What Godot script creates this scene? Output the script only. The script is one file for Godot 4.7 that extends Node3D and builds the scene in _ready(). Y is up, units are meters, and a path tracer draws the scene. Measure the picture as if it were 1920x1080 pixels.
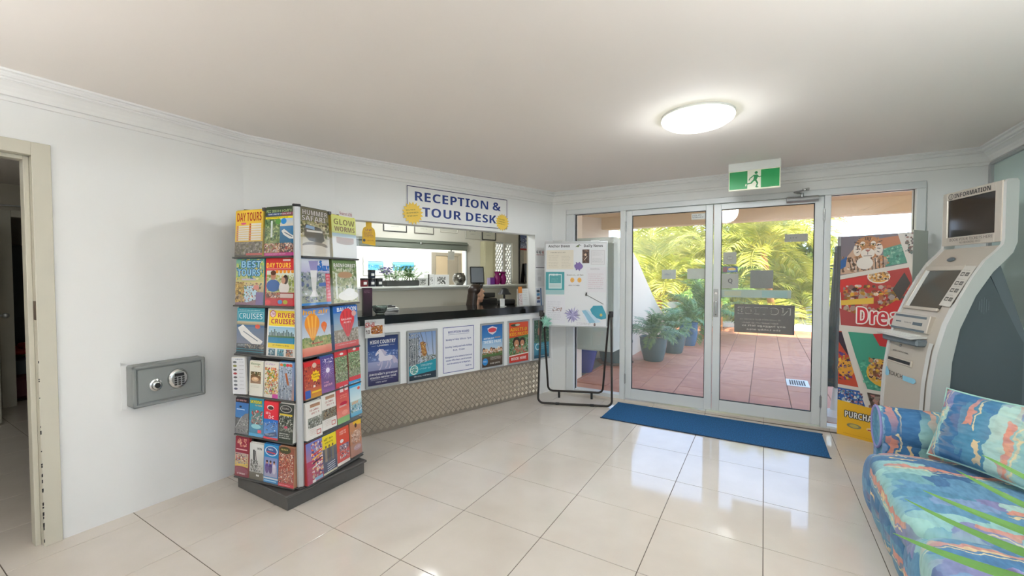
extends Node3D

const CEIL := 2.33
var used := {}
var mats := {}
var glyphs := {}
var RW: Transform3D   # reception wall: x along it towards the doors, y up, z into the room
var DW: Transform3D   # door wall: x to the right, y up, z into the room
var LW: Transform3D   # left wall: x towards the reception wall, y up, z into the room
var EZ: Transform3D   # whiteboard easel
var KI: Transform3D   # kiosk
var BN: Transform3D   # tri-fold display board


# ---------------------------------------------------------------- mesh builder
class MB:
	var v := PackedVector3Array()
	var n := PackedVector3Array()
	var c := PackedColorArray()
	var t := PackedVector2Array()
	var x := Transform3D.IDENTITY
	var col := Color.WHITE
	func tri(a: Vector3, b: Vector3, d: Vector3, na: Vector3, nb: Vector3, nd: Vector3) -> void:
		if (b - a).cross(d - a).dot(na + nb + nd) > 0.0:
			var k := b
			b = d
			d = k
			k = nb
			nb = nd
			nd = k
		v.append(x * a)
		v.append(x * b)
		v.append(x * d)
		n.append((x.basis * na).normalized())
		n.append((x.basis * nb).normalized())
		n.append((x.basis * nd).normalized())
		for i in 3:
			c.append(col)
	func quad(a: Vector3, b: Vector3, d: Vector3, e: Vector3, nn: Vector3) -> void:
		tri(a, b, d, nn, nn, nn)
		tri(a, d, e, nn, nn, nn)
	# a box with chamfered edges
	func box(o: Vector3, s: Vector3, b := 0.003) -> void:
		var h := s * 0.5
		b = minf(b, minf(h.x, minf(h.y, h.z)) * 0.7)
		for ax in 3:
			var a1 := (ax + 1) % 3
			var a2 := (ax + 2) % 3
			for sg in [-1.0, 1.0]:
				var nn := Vector3.ZERO
				nn[ax] = sg
				var p := []
				for k in [[-1, -1], [1, -1], [1, 1], [-1, 1]]:
					var q := Vector3.ZERO
					q[ax] = sg * h[ax]
					q[a1] = k[0] * (h[a1] - b)
					q[a2] = k[1] * (h[a2] - b)
					p.append(o + q)
				quad(p[0], p[1], p[2], p[3], nn)
				if b > 0.0:
					for s2 in [-1.0, 1.0]:
						var m := Vector3.ZERO
						m[ax] = sg
						m[a1] = s2
						var e := []
						for k in [[0, -1], [0, 1], [1, 1], [1, -1]]:
							var q := Vector3.ZERO
							q[ax] = sg * (h[ax] - (b if k[0] else 0.0))
							q[a1] = s2 * (h[a1] - (0.0 if k[0] else b))
							q[a2] = k[1] * (h[a2] - b)
							e.append(o + q)
						quad(e[0], e[1], e[2], e[3], m.normalized())
		if b > 0.0:
			for i in 8:
				var sg := Vector3(1 if i & 1 else -1, 1 if i & 2 else -1, 1 if i & 4 else -1)
				var m := sg.normalized()
				tri(o + sg * Vector3(h.x, h.y - b, h.z - b), o + sg * Vector3(h.x - b, h.y, h.z - b), o + sg * Vector3(h.x - b, h.y - b, h.z), m, m, m)
	# a box from its least to its greatest corner
	func span(x0: float, x1: float, y0: float, y1: float, z0: float, z1: float, b := 0.003) -> void:
		box(Vector3(x0 + x1, y0 + y1, z0 + z1) * 0.5, Vector3(x1 - x0, y1 - y0, z1 - z0).abs(), b)
	func tube(p: Array, r: float, seg := 8, closed := false, r1 := -1.0, caps := true) -> void:
		var m := p.size()
		var rings := []
		var up := Vector3.UP
		for i in m:
			var d: Vector3
			if closed:
				d = p[(i + 1) % m] - p[(i - 1 + m) % m]
			else:
				d = p[mini(i + 1, m - 1)] - p[maxi(i - 1, 0)]
			d = d.normalized()
			if i == 0:
				up = Vector3.UP if absf(d.y) < 0.9 else Vector3.RIGHT
			var s := d.cross(up).normalized()
			up = s.cross(d).normalized()
			var rr := r if r1 < 0.0 else lerpf(r, r1, float(i) / (m - 1))
			var ring := []
			for k in seg:
				var a := TAU * k / seg
				var dir := s * cos(a) + up * sin(a)
				ring.append([p[i] + dir * rr, dir])
			rings.append(ring)
		for i in (m if closed else m - 1):
			var A = rings[i]
			var B = rings[(i + 1) % m]
			for k in seg:
				var l := (k + 1) % seg
				tri(A[k][0], A[l][0], B[l][0], A[k][1], A[l][1], B[l][1])
				tri(A[k][0], B[l][0], B[k][0], A[k][1], B[l][1], B[k][1])
		if caps and not closed:
			for e in [[0, 1, -1.0], [m - 1, m - 2, -1.0]]:
				var nn: Vector3 = (p[e[0]] - p[e[1]]).normalized()
				for k in range(1, seg - 1):
					tri(rings[e[0]][0][0], rings[e[0]][k][0], rings[e[0]][k + 1][0], nn, nn, nn)
	func cyl(a: Vector3, b: Vector3, r: float, seg := 16, r1 := -1.0) -> void:
		tube([a, b], r, seg, false, r1)
	# profile of (radius, height) turned about y
	func lathe(pr: Array, o := Vector3.ZERO, seg := 24, sq := 1.0) -> void:
		var m := pr.size()
		for i in m - 1:
			var d: Vector2 = pr[i + 1] - pr[i]
			if d.length() < 1e-6:
				continue
			var nn := Vector2(d.y, -d.x).normalized()
			var na := nn
			var nb := nn
			if i > 0:
				var e: Vector2 = pr[i] - pr[i - 1]
				var q := Vector2(e.y, -e.x).normalized()
				if q.dot(nn) > 0.7:
					na = (q + nn).normalized()
			if i < m - 2:
				var e: Vector2 = pr[i + 2] - pr[i + 1]
				var q := Vector2(e.y, -e.x).normalized()
				if q.dot(nn) > 0.7:
					nb = (q + nn).normalized()
			for k in seg:
				var c0 := Vector2.from_angle(TAU * k / seg)
				var c1 := Vector2.from_angle(TAU * (k + 1) / seg)
				var P := []
				var N := []
				for w in [[i, na, c0], [i, na, c1], [i + 1, nb, c1], [i + 1, nb, c0]]:
					P.append(o + Vector3(pr[w[0]].x * w[2].x, pr[w[0]].y, pr[w[0]].x * w[2].y * sq))
					N.append(Vector3(w[1].x * w[2].x, w[1].y, w[1].x * w[2].y))
				if pr[i].x > 1e-6:
					tri(P[0], P[1], P[2], N[0], N[1], N[2])
				if pr[i + 1].x > 1e-6:
					tri(P[0], P[2], P[3], N[0], N[2], N[3])
	# outline in x, y given depth along z
	func prism(p: PackedVector2Array, z0: float, z1: float, smooth := false) -> void:
		if Geometry2D.is_polygon_clockwise(p):
			p = p.duplicate()
			p.reverse()
		var ix := Geometry2D.triangulate_polygon(p)
		for i in range(0, ix.size(), 3):
			for zz in [[z0, -1.0], [z1, 1.0]]:
				var nn := Vector3(0, 0, zz[1] * signf(z1 - z0))
				tri(Vector3(p[ix[i]].x, p[ix[i]].y, zz[0]), Vector3(p[ix[i + 1]].x, p[ix[i + 1]].y, zz[0]), Vector3(p[ix[i + 2]].x, p[ix[i + 2]].y, zz[0]), nn, nn, nn)
		var m := p.size()
		for i in m:
			var a := p[i]
			var b := p[(i + 1) % m]
			var d := (b - a).normalized()
			var nn := Vector3(d.y, -d.x, 0)
			var na := nn
			var nb := nn
			if smooth:
				var e := (a - p[(i - 1 + m) % m]).normalized()
				var f := (p[(i + 2) % m] - b).normalized()
				if e.dot(d) > 0.75:
					na = (nn + Vector3(e.y, -e.x, 0)).normalized()
				if f.dot(d) > 0.75:
					nb = (nn + Vector3(f.y, -f.x, 0)).normalized()
			var A := Vector3(a.x, a.y, z0)
			var B := Vector3(b.x, b.y, z0)
			var C := Vector3(b.x, b.y, z1)
			var D := Vector3(a.x, a.y, z1)
			tri(A, B, C, na, nb, nb)
			tri(A, C, D, na, nb, na)
	# smooth surface f(u, v), u and v from 0 to 1; out points away from the body
	func surf(f: Callable, nu: int, nv: int, flip := false) -> void:
		var P := []
		for i in nu + 1:
			var row := []
			for j in nv + 1:
				row.append(f.call(float(i) / nu, float(j) / nv))
			P.append(row)
		var N := []
		for i in nu + 1:
			var row := []
			for j in nv + 1:
				var du: Vector3 = P[mini(i + 1, nu)][j] - P[maxi(i - 1, 0)][j]
				var dv: Vector3 = P[i][mini(j + 1, nv)] - P[i][maxi(j - 1, 0)]
				var q := du.cross(dv)
				row.append((-q if flip else q).normalized())
			N.append(row)
		for i in nu:
			for j in nv:
				tri(P[i][j], P[i + 1][j], P[i + 1][j + 1], N[i][j], N[i + 1][j], N[i + 1][j + 1])
				tri(P[i][j], P[i + 1][j + 1], P[i][j + 1], N[i][j], N[i + 1][j + 1], N[i][j + 1])
	func ball(o: Vector3, r: Vector3, nu := 14, nv := 10) -> void:
		for i in nu:
			for j in nv:
				var q := []
				for k in [[0, 0], [1, 0], [1, 1], [0, 1]]:
					var a: float = TAU * (i + k[0]) / nu
					var b: float = PI * ((j + k[1]) / float(nv) - 0.5)
					q.append(Vector3(cos(a) * cos(b), sin(b), sin(a) * cos(b)))
				if j > 0:
					tri(o + q[0] * r, o + q[1] * r, o + q[2] * r, (q[0] / r).normalized(), (q[1] / r).normalized(), (q[2] / r).normalized())
				if j < nv - 1 or j == 0:
					tri(o + q[0] * r, o + q[2] * r, o + q[3] * r, (q[0] / r).normalized(), (q[2] / r).normalized(), (q[3] / r).normalized())
	func done() -> ArrayMesh:
		var a := []
		a.resize(Mesh.ARRAY_MAX)
		a[Mesh.ARRAY_VERTEX] = v
		a[Mesh.ARRAY_NORMAL] = n
		a[Mesh.ARRAY_COLOR] = c
		var m := ArrayMesh.new()
		m.add_surface_from_arrays(Mesh.PRIMITIVE_TRIANGLES, a)
		return m


# ---------------------------------------------------------------- flat print: layers of ink on a sheet, in sheet fractions (0..1 across, 0..1 down)
class Ink:
	var m := MB.new()
	var w := 1.0
	var h := 1.0
	var z := 0.0
	var step := 0.00004
	var host
	func _init(o, width: float, height: float, at := Transform3D.IDENTITY) -> void:
		host = o
		w = width
		h = height
		m.x = at
	func p(u: float, q: float) -> Vector3:
		return Vector3(u * w, -q * h, z)
	func c(k) -> Color:
		return (k if k is Color else Color.html(k)).srgb_to_linear()
	func t3(a: Vector3, b: Vector3, d: Vector3) -> void:
		m.tri(a, b, d, Vector3.BACK, Vector3.BACK, Vector3.BACK)
	# rectangle; k2 makes a vertical run of colour from k to k2
	func rect(x0: float, y0: float, x1: float, y1: float, k, k2 = null) -> void:
		z += step
		m.col = c(k)
		t3(p(x0, y0), p(x1, y0), p(x1, y1))
		t3(p(x0, y0), p(x1, y1), p(x0, y1))
		if k2 != null:
			var e := c(k2)
			for i in range(m.c.size() - 6, m.c.size()):
				if absf((m.x.affine_inverse() * m.v[i]).y + y1 * h) < 1e-5:
					m.c[i] = e
	func frame(x0: float, y0: float, x1: float, y1: float, tx: float, k) -> void:
		var ty := tx * w / h
		rect(x0, y0, x1, y0 + ty, k)
		rect(x0, y1 - ty, x1, y1, k)
		rect(x0, y0, x0 + tx, y1, k)
		rect(x1 - tx, y0, x1, y1, k)
	func poly(pts: Array, k) -> void:
		z += step
		m.col = c(k)
		var q := PackedVector2Array()
		for i in range(0, pts.size(), 2):
			q.append(Vector2(pts[i], pts[i + 1]))
		var ix := Geometry2D.triangulate_polygon(q)
		for i in range(0, ix.size(), 3):
			t3(p(q[ix[i]].x, q[ix[i]].y), p(q[ix[i + 1]].x, q[ix[i + 1]].y), p(q[ix[i + 2]].x, q[ix[i + 2]].y))
	func ell(cx: float, cy: float, rx: float, ry: float, k, seg := 18) -> void:
		z += step
		m.col = c(k)
		for i in seg:
			var a := TAU * i / seg
			var b := TAU * (i + 1) / seg
			t3(p(cx, cy), p(cx + cos(a) * rx, cy + sin(a) * ry), p(cx + cos(b) * rx, cy + sin(b) * ry))
	func line(x0: float, y0: float, x1: float, y1: float, tw: float, k) -> void:
		var d := Vector2((x1 - x0) * w, (y1 - y0) * h).normalized().orthogonal() * tw * w * 0.5
		var e := Vector2(d.x / w, d.y / h)
		poly([x0 + e.x, y0 + e.y, x1 + e.x, y1 + e.y, x1 - e.x, y1 - e.y, x0 - e.x, y0 - e.y], k)
	func star(cx: float, cy: float, r: float, inner: float, pts: int, k) -> void:
		var q := []
		for i in pts * 2:
			var a := PI * i / pts
			var rr := r if i % 2 == 0 else r * inner
			q.append(cx + cos(a) * rr)
			q.append(cy + sin(a) * rr * w / h)
		poly(q, k)
	# scattered flecks: the busy detail of a small printed photograph
	func flecks(x0: float, y0: float, x1: float, y1: float, count: int, ks: Array, s0: float, s1: float, seed_: int) -> void:
		var r := RandomNumberGenerator.new()
		r.seed = seed_
		var z0 := z
		for i in count * 3:
			z = z0 + step * (1 + i % 6)
			var k := c(ks[r.randi() % ks.size()]).lerp(c(ks[r.randi() % ks.size()]), r.randf() * 0.6) * r.randf_range(0.8, 1.15)
			k.a = 1.0
			m.col = k
			var cx := r.randf_range(x0, x1)
			var cy := r.randf_range(y0, y1)
			var s := r.randf_range(s0, s1) * r.randf_range(0.35, 0.75)
			var q := []
			var a0 := r.randf() * TAU
			for j in 5:
				var a := a0 + TAU * j / 5.0
				var rr := s * r.randf_range(0.45, 1.0)
				q.append(p(clampf(cx + cos(a) * rr, x0, x1), clampf(cy + sin(a) * rr * w / h, y0, y1)))
			for j in range(1, 4):
				t3(q[0], q[j], q[j + 1])
		z = z0 + step * 7
	# lettering: left, top of capitals, cap height in sheet heights; fit squeezes it to a width in sheet widths; align 0 left, 0.5 centre, 1 right
	func text(s: String, x0: float, y0: float, cap: float, k, align := 0.5, fit := 0.0, bold := true, serif := false, slant := 0.0, mirror := false) -> void:
		z += step
		m.col = c(k)
		var g: Array = host.glyph_run(s, bold, serif)
		var pts: PackedVector3Array = g[0]
		var sc: float = cap * h / g[2]
		var wid: float = g[1] * sc
		var sx := sc
		if fit > 0.0:
			sx = sc * fit * w / wid
			wid = fit * w
		var ox := x0 * w - wid * align
		var oy := -(y0 + cap) * h
		var q := PackedVector3Array()
		for e in pts:
			var ex := e.x * sx + e.y * sc * slant
			q.append(Vector3(ox + (wid - ex if mirror else ex), oy + e.y * sc, z))
		for i in range(0, q.size(), 3):
			t3(q[i], q[i + 1], q[i + 2])
	# lettering with a rim
	func text2(s: String, x0: float, y0: float, cap: float, k, rim, rw: float, align := 0.5, fit := 0.0) -> void:
		var dy := rw * w / h
		for d in [[-rw, 0.0], [rw, 0.0], [0.0, -dy], [0.0, dy], [-rw * 0.7, -dy * 0.7], [rw * 0.7, dy * 0.7], [-rw * 0.7, dy * 0.7], [rw * 0.7, -dy * 0.7]]:
			text(s, x0 + d[0], y0 + d[1], cap, rim, align, fit)
		text(s, x0, y0, cap, k, align, fit)
	# lines of copy too small to read in the photograph: ragged strokes
	func copy(x0: float, y0: float, x1: float, y1: float, rows: int, k, seed_: int, fill := 0.4) -> void:
		var r := RandomNumberGenerator.new()
		r.seed = seed_
		z += step
		m.col = c(k)
		var dy := (y1 - y0) / rows
		for i in rows:
			var xx := x0
			var stop := x1 - (x1 - x0) * r.randf() * 0.25
			var yy := y0 + dy * i
			var hh := dy * fill
			var lw := hh * h / w * 0.62
			var left := r.randi_range(2, 8)
			var tx := lw * 0.26
			var ty := hh * 0.2
			while xx + lw < stop:
				# an unreadable letter: a few strokes of a small block
				var bits := r.randi() | 1
				if bits & 1:
					bar(xx, yy, xx + tx, yy + hh)
				if bits & 2:
					bar(xx + lw - tx, yy, xx + lw, yy + hh)
				if bits & 4:
					bar(xx, yy, xx + lw, yy + ty)
				if bits & 8:
					bar(xx, yy + hh * 0.4, xx + lw, yy + hh * 0.4 + ty)
				if bits & 16:
					bar(xx, yy + hh - ty, xx + lw, yy + hh)
				xx += lw * 1.3
				left -= 1
				if left == 0:
					xx += lw * 0.7
					left = r.randi_range(2, 8)
	func bar(xa: float, ya: float, xb: float, yb: float) -> void:
		t3(p(xa, ya), p(xb, ya), p(xb, yb))
		t3(p(xa, ya), p(xb, yb), p(xa, yb))


func glyph_run(s: String, bold: bool, serif: bool) -> Array:
	var key := s + ("#b" if bold else "#r") + ("s" if serif else "")
	if not glyphs.has(key):
		var out := []
		for what in [s, "H"]:
			var f := SystemFont.new()
			f.font_names = PackedStringArray(["Droid Serif" if serif else "Droid Sans"])
			f.font_weight = 700 if bold else 400
			var tm := TextMesh.new()
			tm.font = f
			tm.text = what
			tm.font_size = 48
			tm.depth = 0.0
			tm.curve_step = 6
			out.append(tm.surface_get_arrays(0)[Mesh.ARRAY_VERTEX])
		var lo := Vector3.INF
		var hi := -Vector3.INF
		for q in out[1]:
			lo = lo.min(q)
			hi = hi.max(q)
		var capb := lo.y
		var caph := hi.y - lo.y
		lo = Vector3.INF
		hi = -Vector3.INF
		for q in out[0]:
			lo = lo.min(q)
			hi = hi.max(q)
		var pts := PackedVector3Array()
		for q in out[0]:
			pts.append(Vector3(q.x - lo.x, q.y - capb, 0))
		glyphs[key] = [pts, hi.x - lo.x, caph]
	return glyphs[key]


# ---------------------------------------------------------------- nodes
func numbered(called: String) -> String:
	var k: int = used.get(called, 0)
	used[called] = k + 1
	return called if k == 0 else "%s_%03d" % [called, k]


func tag(o: Node, label: String, category: String, group := "") -> void:
	o.set_meta("label", label)
	o.set_meta("category", category)
	if group:
		o.set_meta("group", group)


func thing(called: String, label: String, category: String, at := Transform3D.IDENTITY, group := "") -> Node3D:
	var o := Node3D.new()
	o.name = numbered(called)
	add_child(o)
	o.transform = at
	tag(o, label, category, group)
	return o


func put(parent: Node, called: String, m, mt: Material, at := Transform3D.IDENTITY) -> MeshInstance3D:
	var o := MeshInstance3D.new()
	if parent == self:
		o.name = numbered(called)
	else:
		var nm := called
		var k := 0
		while parent.has_node(NodePath(nm)):
			k += 1
			nm = "%s_%03d" % [called, k]
		o.name = nm
	o.mesh = m.done() if m is MB else m
	o.material_override = mt
	o.transform = at
	parent.add_child(o)
	return o


func solo(called: String, label: String, category: String, m, mt: Material, at := Transform3D.IDENTITY, group := "") -> MeshInstance3D:
	var o := put(self, called, m, mt, at)
	tag(o, label, category, group)
	return o


func struct(called: String, m, mt: Material, at := Transform3D.IDENTITY) -> MeshInstance3D:
	var o := put(self, called, m, mt, at)
	o.set_meta("kind", "structure")
	return o


func structroot(called: String, at := Transform3D.IDENTITY) -> Node3D:
	var o := Node3D.new()
	o.name = numbered(called)
	add_child(o)
	o.transform = at
	o.set_meta("kind", "structure")
	return o


func ink(w: float, h: float, at := Transform3D.IDENTITY) -> Ink:
	return Ink.new(self, w, h, at)


func at(x: float, y: float, z: float) -> Transform3D:
	return Transform3D(Basis.IDENTITY, Vector3(x, y, z))


func turn(x: float, y: float, z: float, yaw: float) -> Transform3D:
	return Transform3D(Basis(Vector3.UP, yaw), Vector3(x, y, z))


func frame_of(o: Vector3, along: Vector3) -> Transform3D:
	var u := along.normalized()
	return Transform3D(Basis(u, Vector3.UP, u.cross(Vector3.UP)), o)


# ---------------------------------------------------------------- materials
func mat(called: String, k, rough := 0.6, metal := 0.0) -> StandardMaterial3D:
	var m := StandardMaterial3D.new()
	m.resource_name = called
	m.albedo_color = k if k is Color else Color.html(k)
	m.roughness = rough
	m.metallic = metal
	mats[called] = m
	return m


func noise(freq: float, seed_: int, size := 512, oct := 4, kind := FastNoiseLite.TYPE_SIMPLEX_SMOOTH) -> NoiseTexture2D:
	var f := FastNoiseLite.new()
	f.noise_type = kind
	f.frequency = freq
	f.seed = seed_
	f.fractal_octaves = oct
	var t := NoiseTexture2D.new()
	t.width = size
	t.height = size
	t.seamless = true
	t.noise = f
	return t


func toned(t: NoiseTexture2D, stops: Array) -> NoiseTexture2D:
	var g := Gradient.new()
	var o := PackedFloat32Array()
	var k := PackedColorArray()
	for s in stops:
		o.append(s[0])
		k.append(Color.html(s[1]))
	g.offsets = o
	g.colors = k
	t.color_ramp = g
	return t


func tri_tex(m: StandardMaterial3D, scale: float, world := true) -> void:
	m.uv1_triplanar = true
	m.uv1_world_triplanar = world
	m.uv1_scale = Vector3.ONE * scale


func _ready() -> void:
	# camera
	var cam := Camera3D.new()
	cam.name = "camera"
	cam.position = Vector3(-0.0133, 1.368, 1.434)
	cam.basis = Basis.from_euler(Vector3(-0.02862, 0.53942, -0.00093))
	cam.fov = 68.71
	cam.near = 0.05
	cam.far = 200.0
	add_child(cam)
	cam.current = true
	# sky, exposure
	var sm := ProceduralSkyMaterial.new()
	sm.sky_top_color = Color(0.58, 0.74, 0.97)
	sm.sky_horizon_color = Color(0.88, 0.94, 1.0)
	sm.sky_curve = 0.18
	sm.ground_bottom_color = Color(0.55, 0.52, 0.47)
	sm.ground_horizon_color = Color(0.8, 0.82, 0.82)
	sm.sky_energy_multiplier = 1.75
	sm.ground_energy_multiplier = 1.2
	sm.sun_angle_max = 1.0
	var sky := Sky.new()
	sky.sky_material = sm
	var env := Environment.new()
	env.background_mode = Environment.BG_SKY
	env.sky = sky
	env.tonemap_mode = Environment.TONE_MAPPER_LINEAR
	env.tonemap_exposure = 1.15
	env.sdfgi_enabled = true
	env.ssao_enabled = true
	env.ssil_enabled = true
	var we := WorldEnvironment.new()
	we.name = "world_environment"
	we.environment = env
	add_child(we)
	# sun: high, from behind the building and a little from its left end
	var sun := DirectionalLight3D.new()
	sun.name = "sun"
	sun.light_color = Color(1.0, 0.95, 0.86)
	sun.light_energy = 4.2
	sun.light_angular_distance = 0.6
	sun.shadow_enabled = true
	sun.sky_mode = DirectionalLight3D.SKY_MODE_LIGHT_ONLY
	add_child(sun)
	sun.basis = Basis.looking_at(Vector3(0.12, -1.0, -0.84).normalized())
	# frames of the walls
	RW = frame_of(Vector3(-2.8995, 0, -0.990), Vector3(0.32997, 0, -0.94399))
	DW = frame_of(Vector3(-2.1655, 0, -3.09), Vector3(3.645, 0, -0.10))
	LW = frame_of(Vector3(-3.1215, 0, 1.2), Vector3(-0.0165, 0, -1.34))
	materials()
	shell()
	lamps()
	doors()
	outside()
	corridor()
	reception()
	office()
	rack()
	wall_safe()
	easel()
	lobby()
	kiosk()
	board()
	sofa()
	palm_in_front()


func materials() -> void:
	mat("white wall paint", "f1f2f0", 0.75)
	mat("ceiling paint", "f4ede6", 0.85)
	mat("cornice paint", "f2f2ef", 0.6)
	var fl := mat("polished porcelain", Color.WHITE, 0.07)
	fl.albedo_texture = toned(noise(0.006, 5, 512, 5), [[0.0, "d2c9bf"], [0.5, "d7cfc5"], [1.0, "dcd4cb"]])
	fl.metallic_specular = 0.5
	tri_tex(fl, 0.7)
	mat("grout", "5d5348", 0.9)
	mat("white aluminium", "dfe3e3", 0.35)
	mat("cream gloss paint", "ccc8b8", 0.45)
	mat("dark rubber", "262626", 0.7)
	mat("black plastic", "1c1c1e", 0.4)
	mat("chrome", "c8cac8", 0.18, 0.95)
	mat("brushed steel", "aeb0b0", 0.36, 0.85)
	mat("white plastic", "eceeea", 0.4)
	var g := mat("clear glass", Color(0.93, 0.97, 0.96, 0.04), 0.0)
	g.transparency = BaseMaterial3D.TRANSPARENCY_ALPHA
	g.metallic_specular = 0.5
	var a := mat("clear acrylic", Color(0.97, 0.98, 0.98, 0.02), 0.04)
	a.metallic_specular = 0.35
	a.transparency = BaseMaterial3D.TRANSPARENCY_ALPHA
	var pr := mat("print", Color.WHITE, 0.38)
	pr.vertex_color_use_as_albedo = true
	var pm := mat("matt print", Color.WHITE, 0.7)
	pm.vertex_color_use_as_albedo = true
	var pg := mat("gloss print", Color.WHITE, 0.3)
	pg.metallic_specular = 0.3
	pg.vertex_color_use_as_albedo = true
	mat("paper", "e9e9e6", 0.7)
	mat("charcoal laminate", "4b4a48", 0.42)
	mat("anodised aluminium", "b9bcbd", 0.38, 0.6)
	var gr := mat("black speckled stone", Color.WHITE, 0.12)
	gr.albedo_texture = toned(noise(0.11, 9, 512, 2, FastNoiseLite.TYPE_CELLULAR), [[0.0, "d8d8d0"], [0.07, "55564f"], [0.14, "1b1c1b"], [1.0, "121312"]])
	tri_tex(gr, 2.2)
	mat("tread metal", "8f8577", 0.45, 0.2)
	mat("frosted aqua glass", "c2d8d2", 0.3)


# ---------------------------------------------------------------- room shell
func wall_box(m: MB, x0: float, x1: float, y0: float, y1: float, z0 := -0.12, z1 := 0.0) -> void:
	m.span(x0, x1, y0, y1, z0, z1, 0.0)


# a profile (out from the wall, up) run along a line of wall corners, mitred
func run_profile(m: MB, line: Array, pr: Array) -> void:
	var offs := []
	for i in line.size():
		var nn: Array = []
		for k in [i - 1, i]:
			if k >= 0 and k < line.size() - 1:
				var d: Vector2 = (line[k + 1] - line[k]).normalized()
				nn.append(Vector2(-d.y, d.x))
		var q: Vector2 = nn[0]
		if nn.size() == 2:
			q = (nn[0] + nn[1]).normalized()
			q /= q.dot(nn[0])
		offs.append(q)
	for i in line.size() - 1:
		var d: Vector2 = (line[i + 1] - line[i]).normalized()
		var out := Vector3(-d.y, 0, d.x)
		for j in pr.size() - 1:
			var e: Vector2 = pr[j + 1] - pr[j]
			var nn := (out * e.y - Vector3.UP * e.x).normalized()
			var q := []
			for k in [[i, j], [i + 1, j], [i + 1, j + 1], [i, j + 1]]:
				var w: Vector2 = line[k[0]] + offs[k[0]] * pr[k[1]].x
				q.append(Vector3(w.x, pr[k[1]].y, w.y))
			m.quad(q[0], q[1], q[2], q[3], nn)


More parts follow.
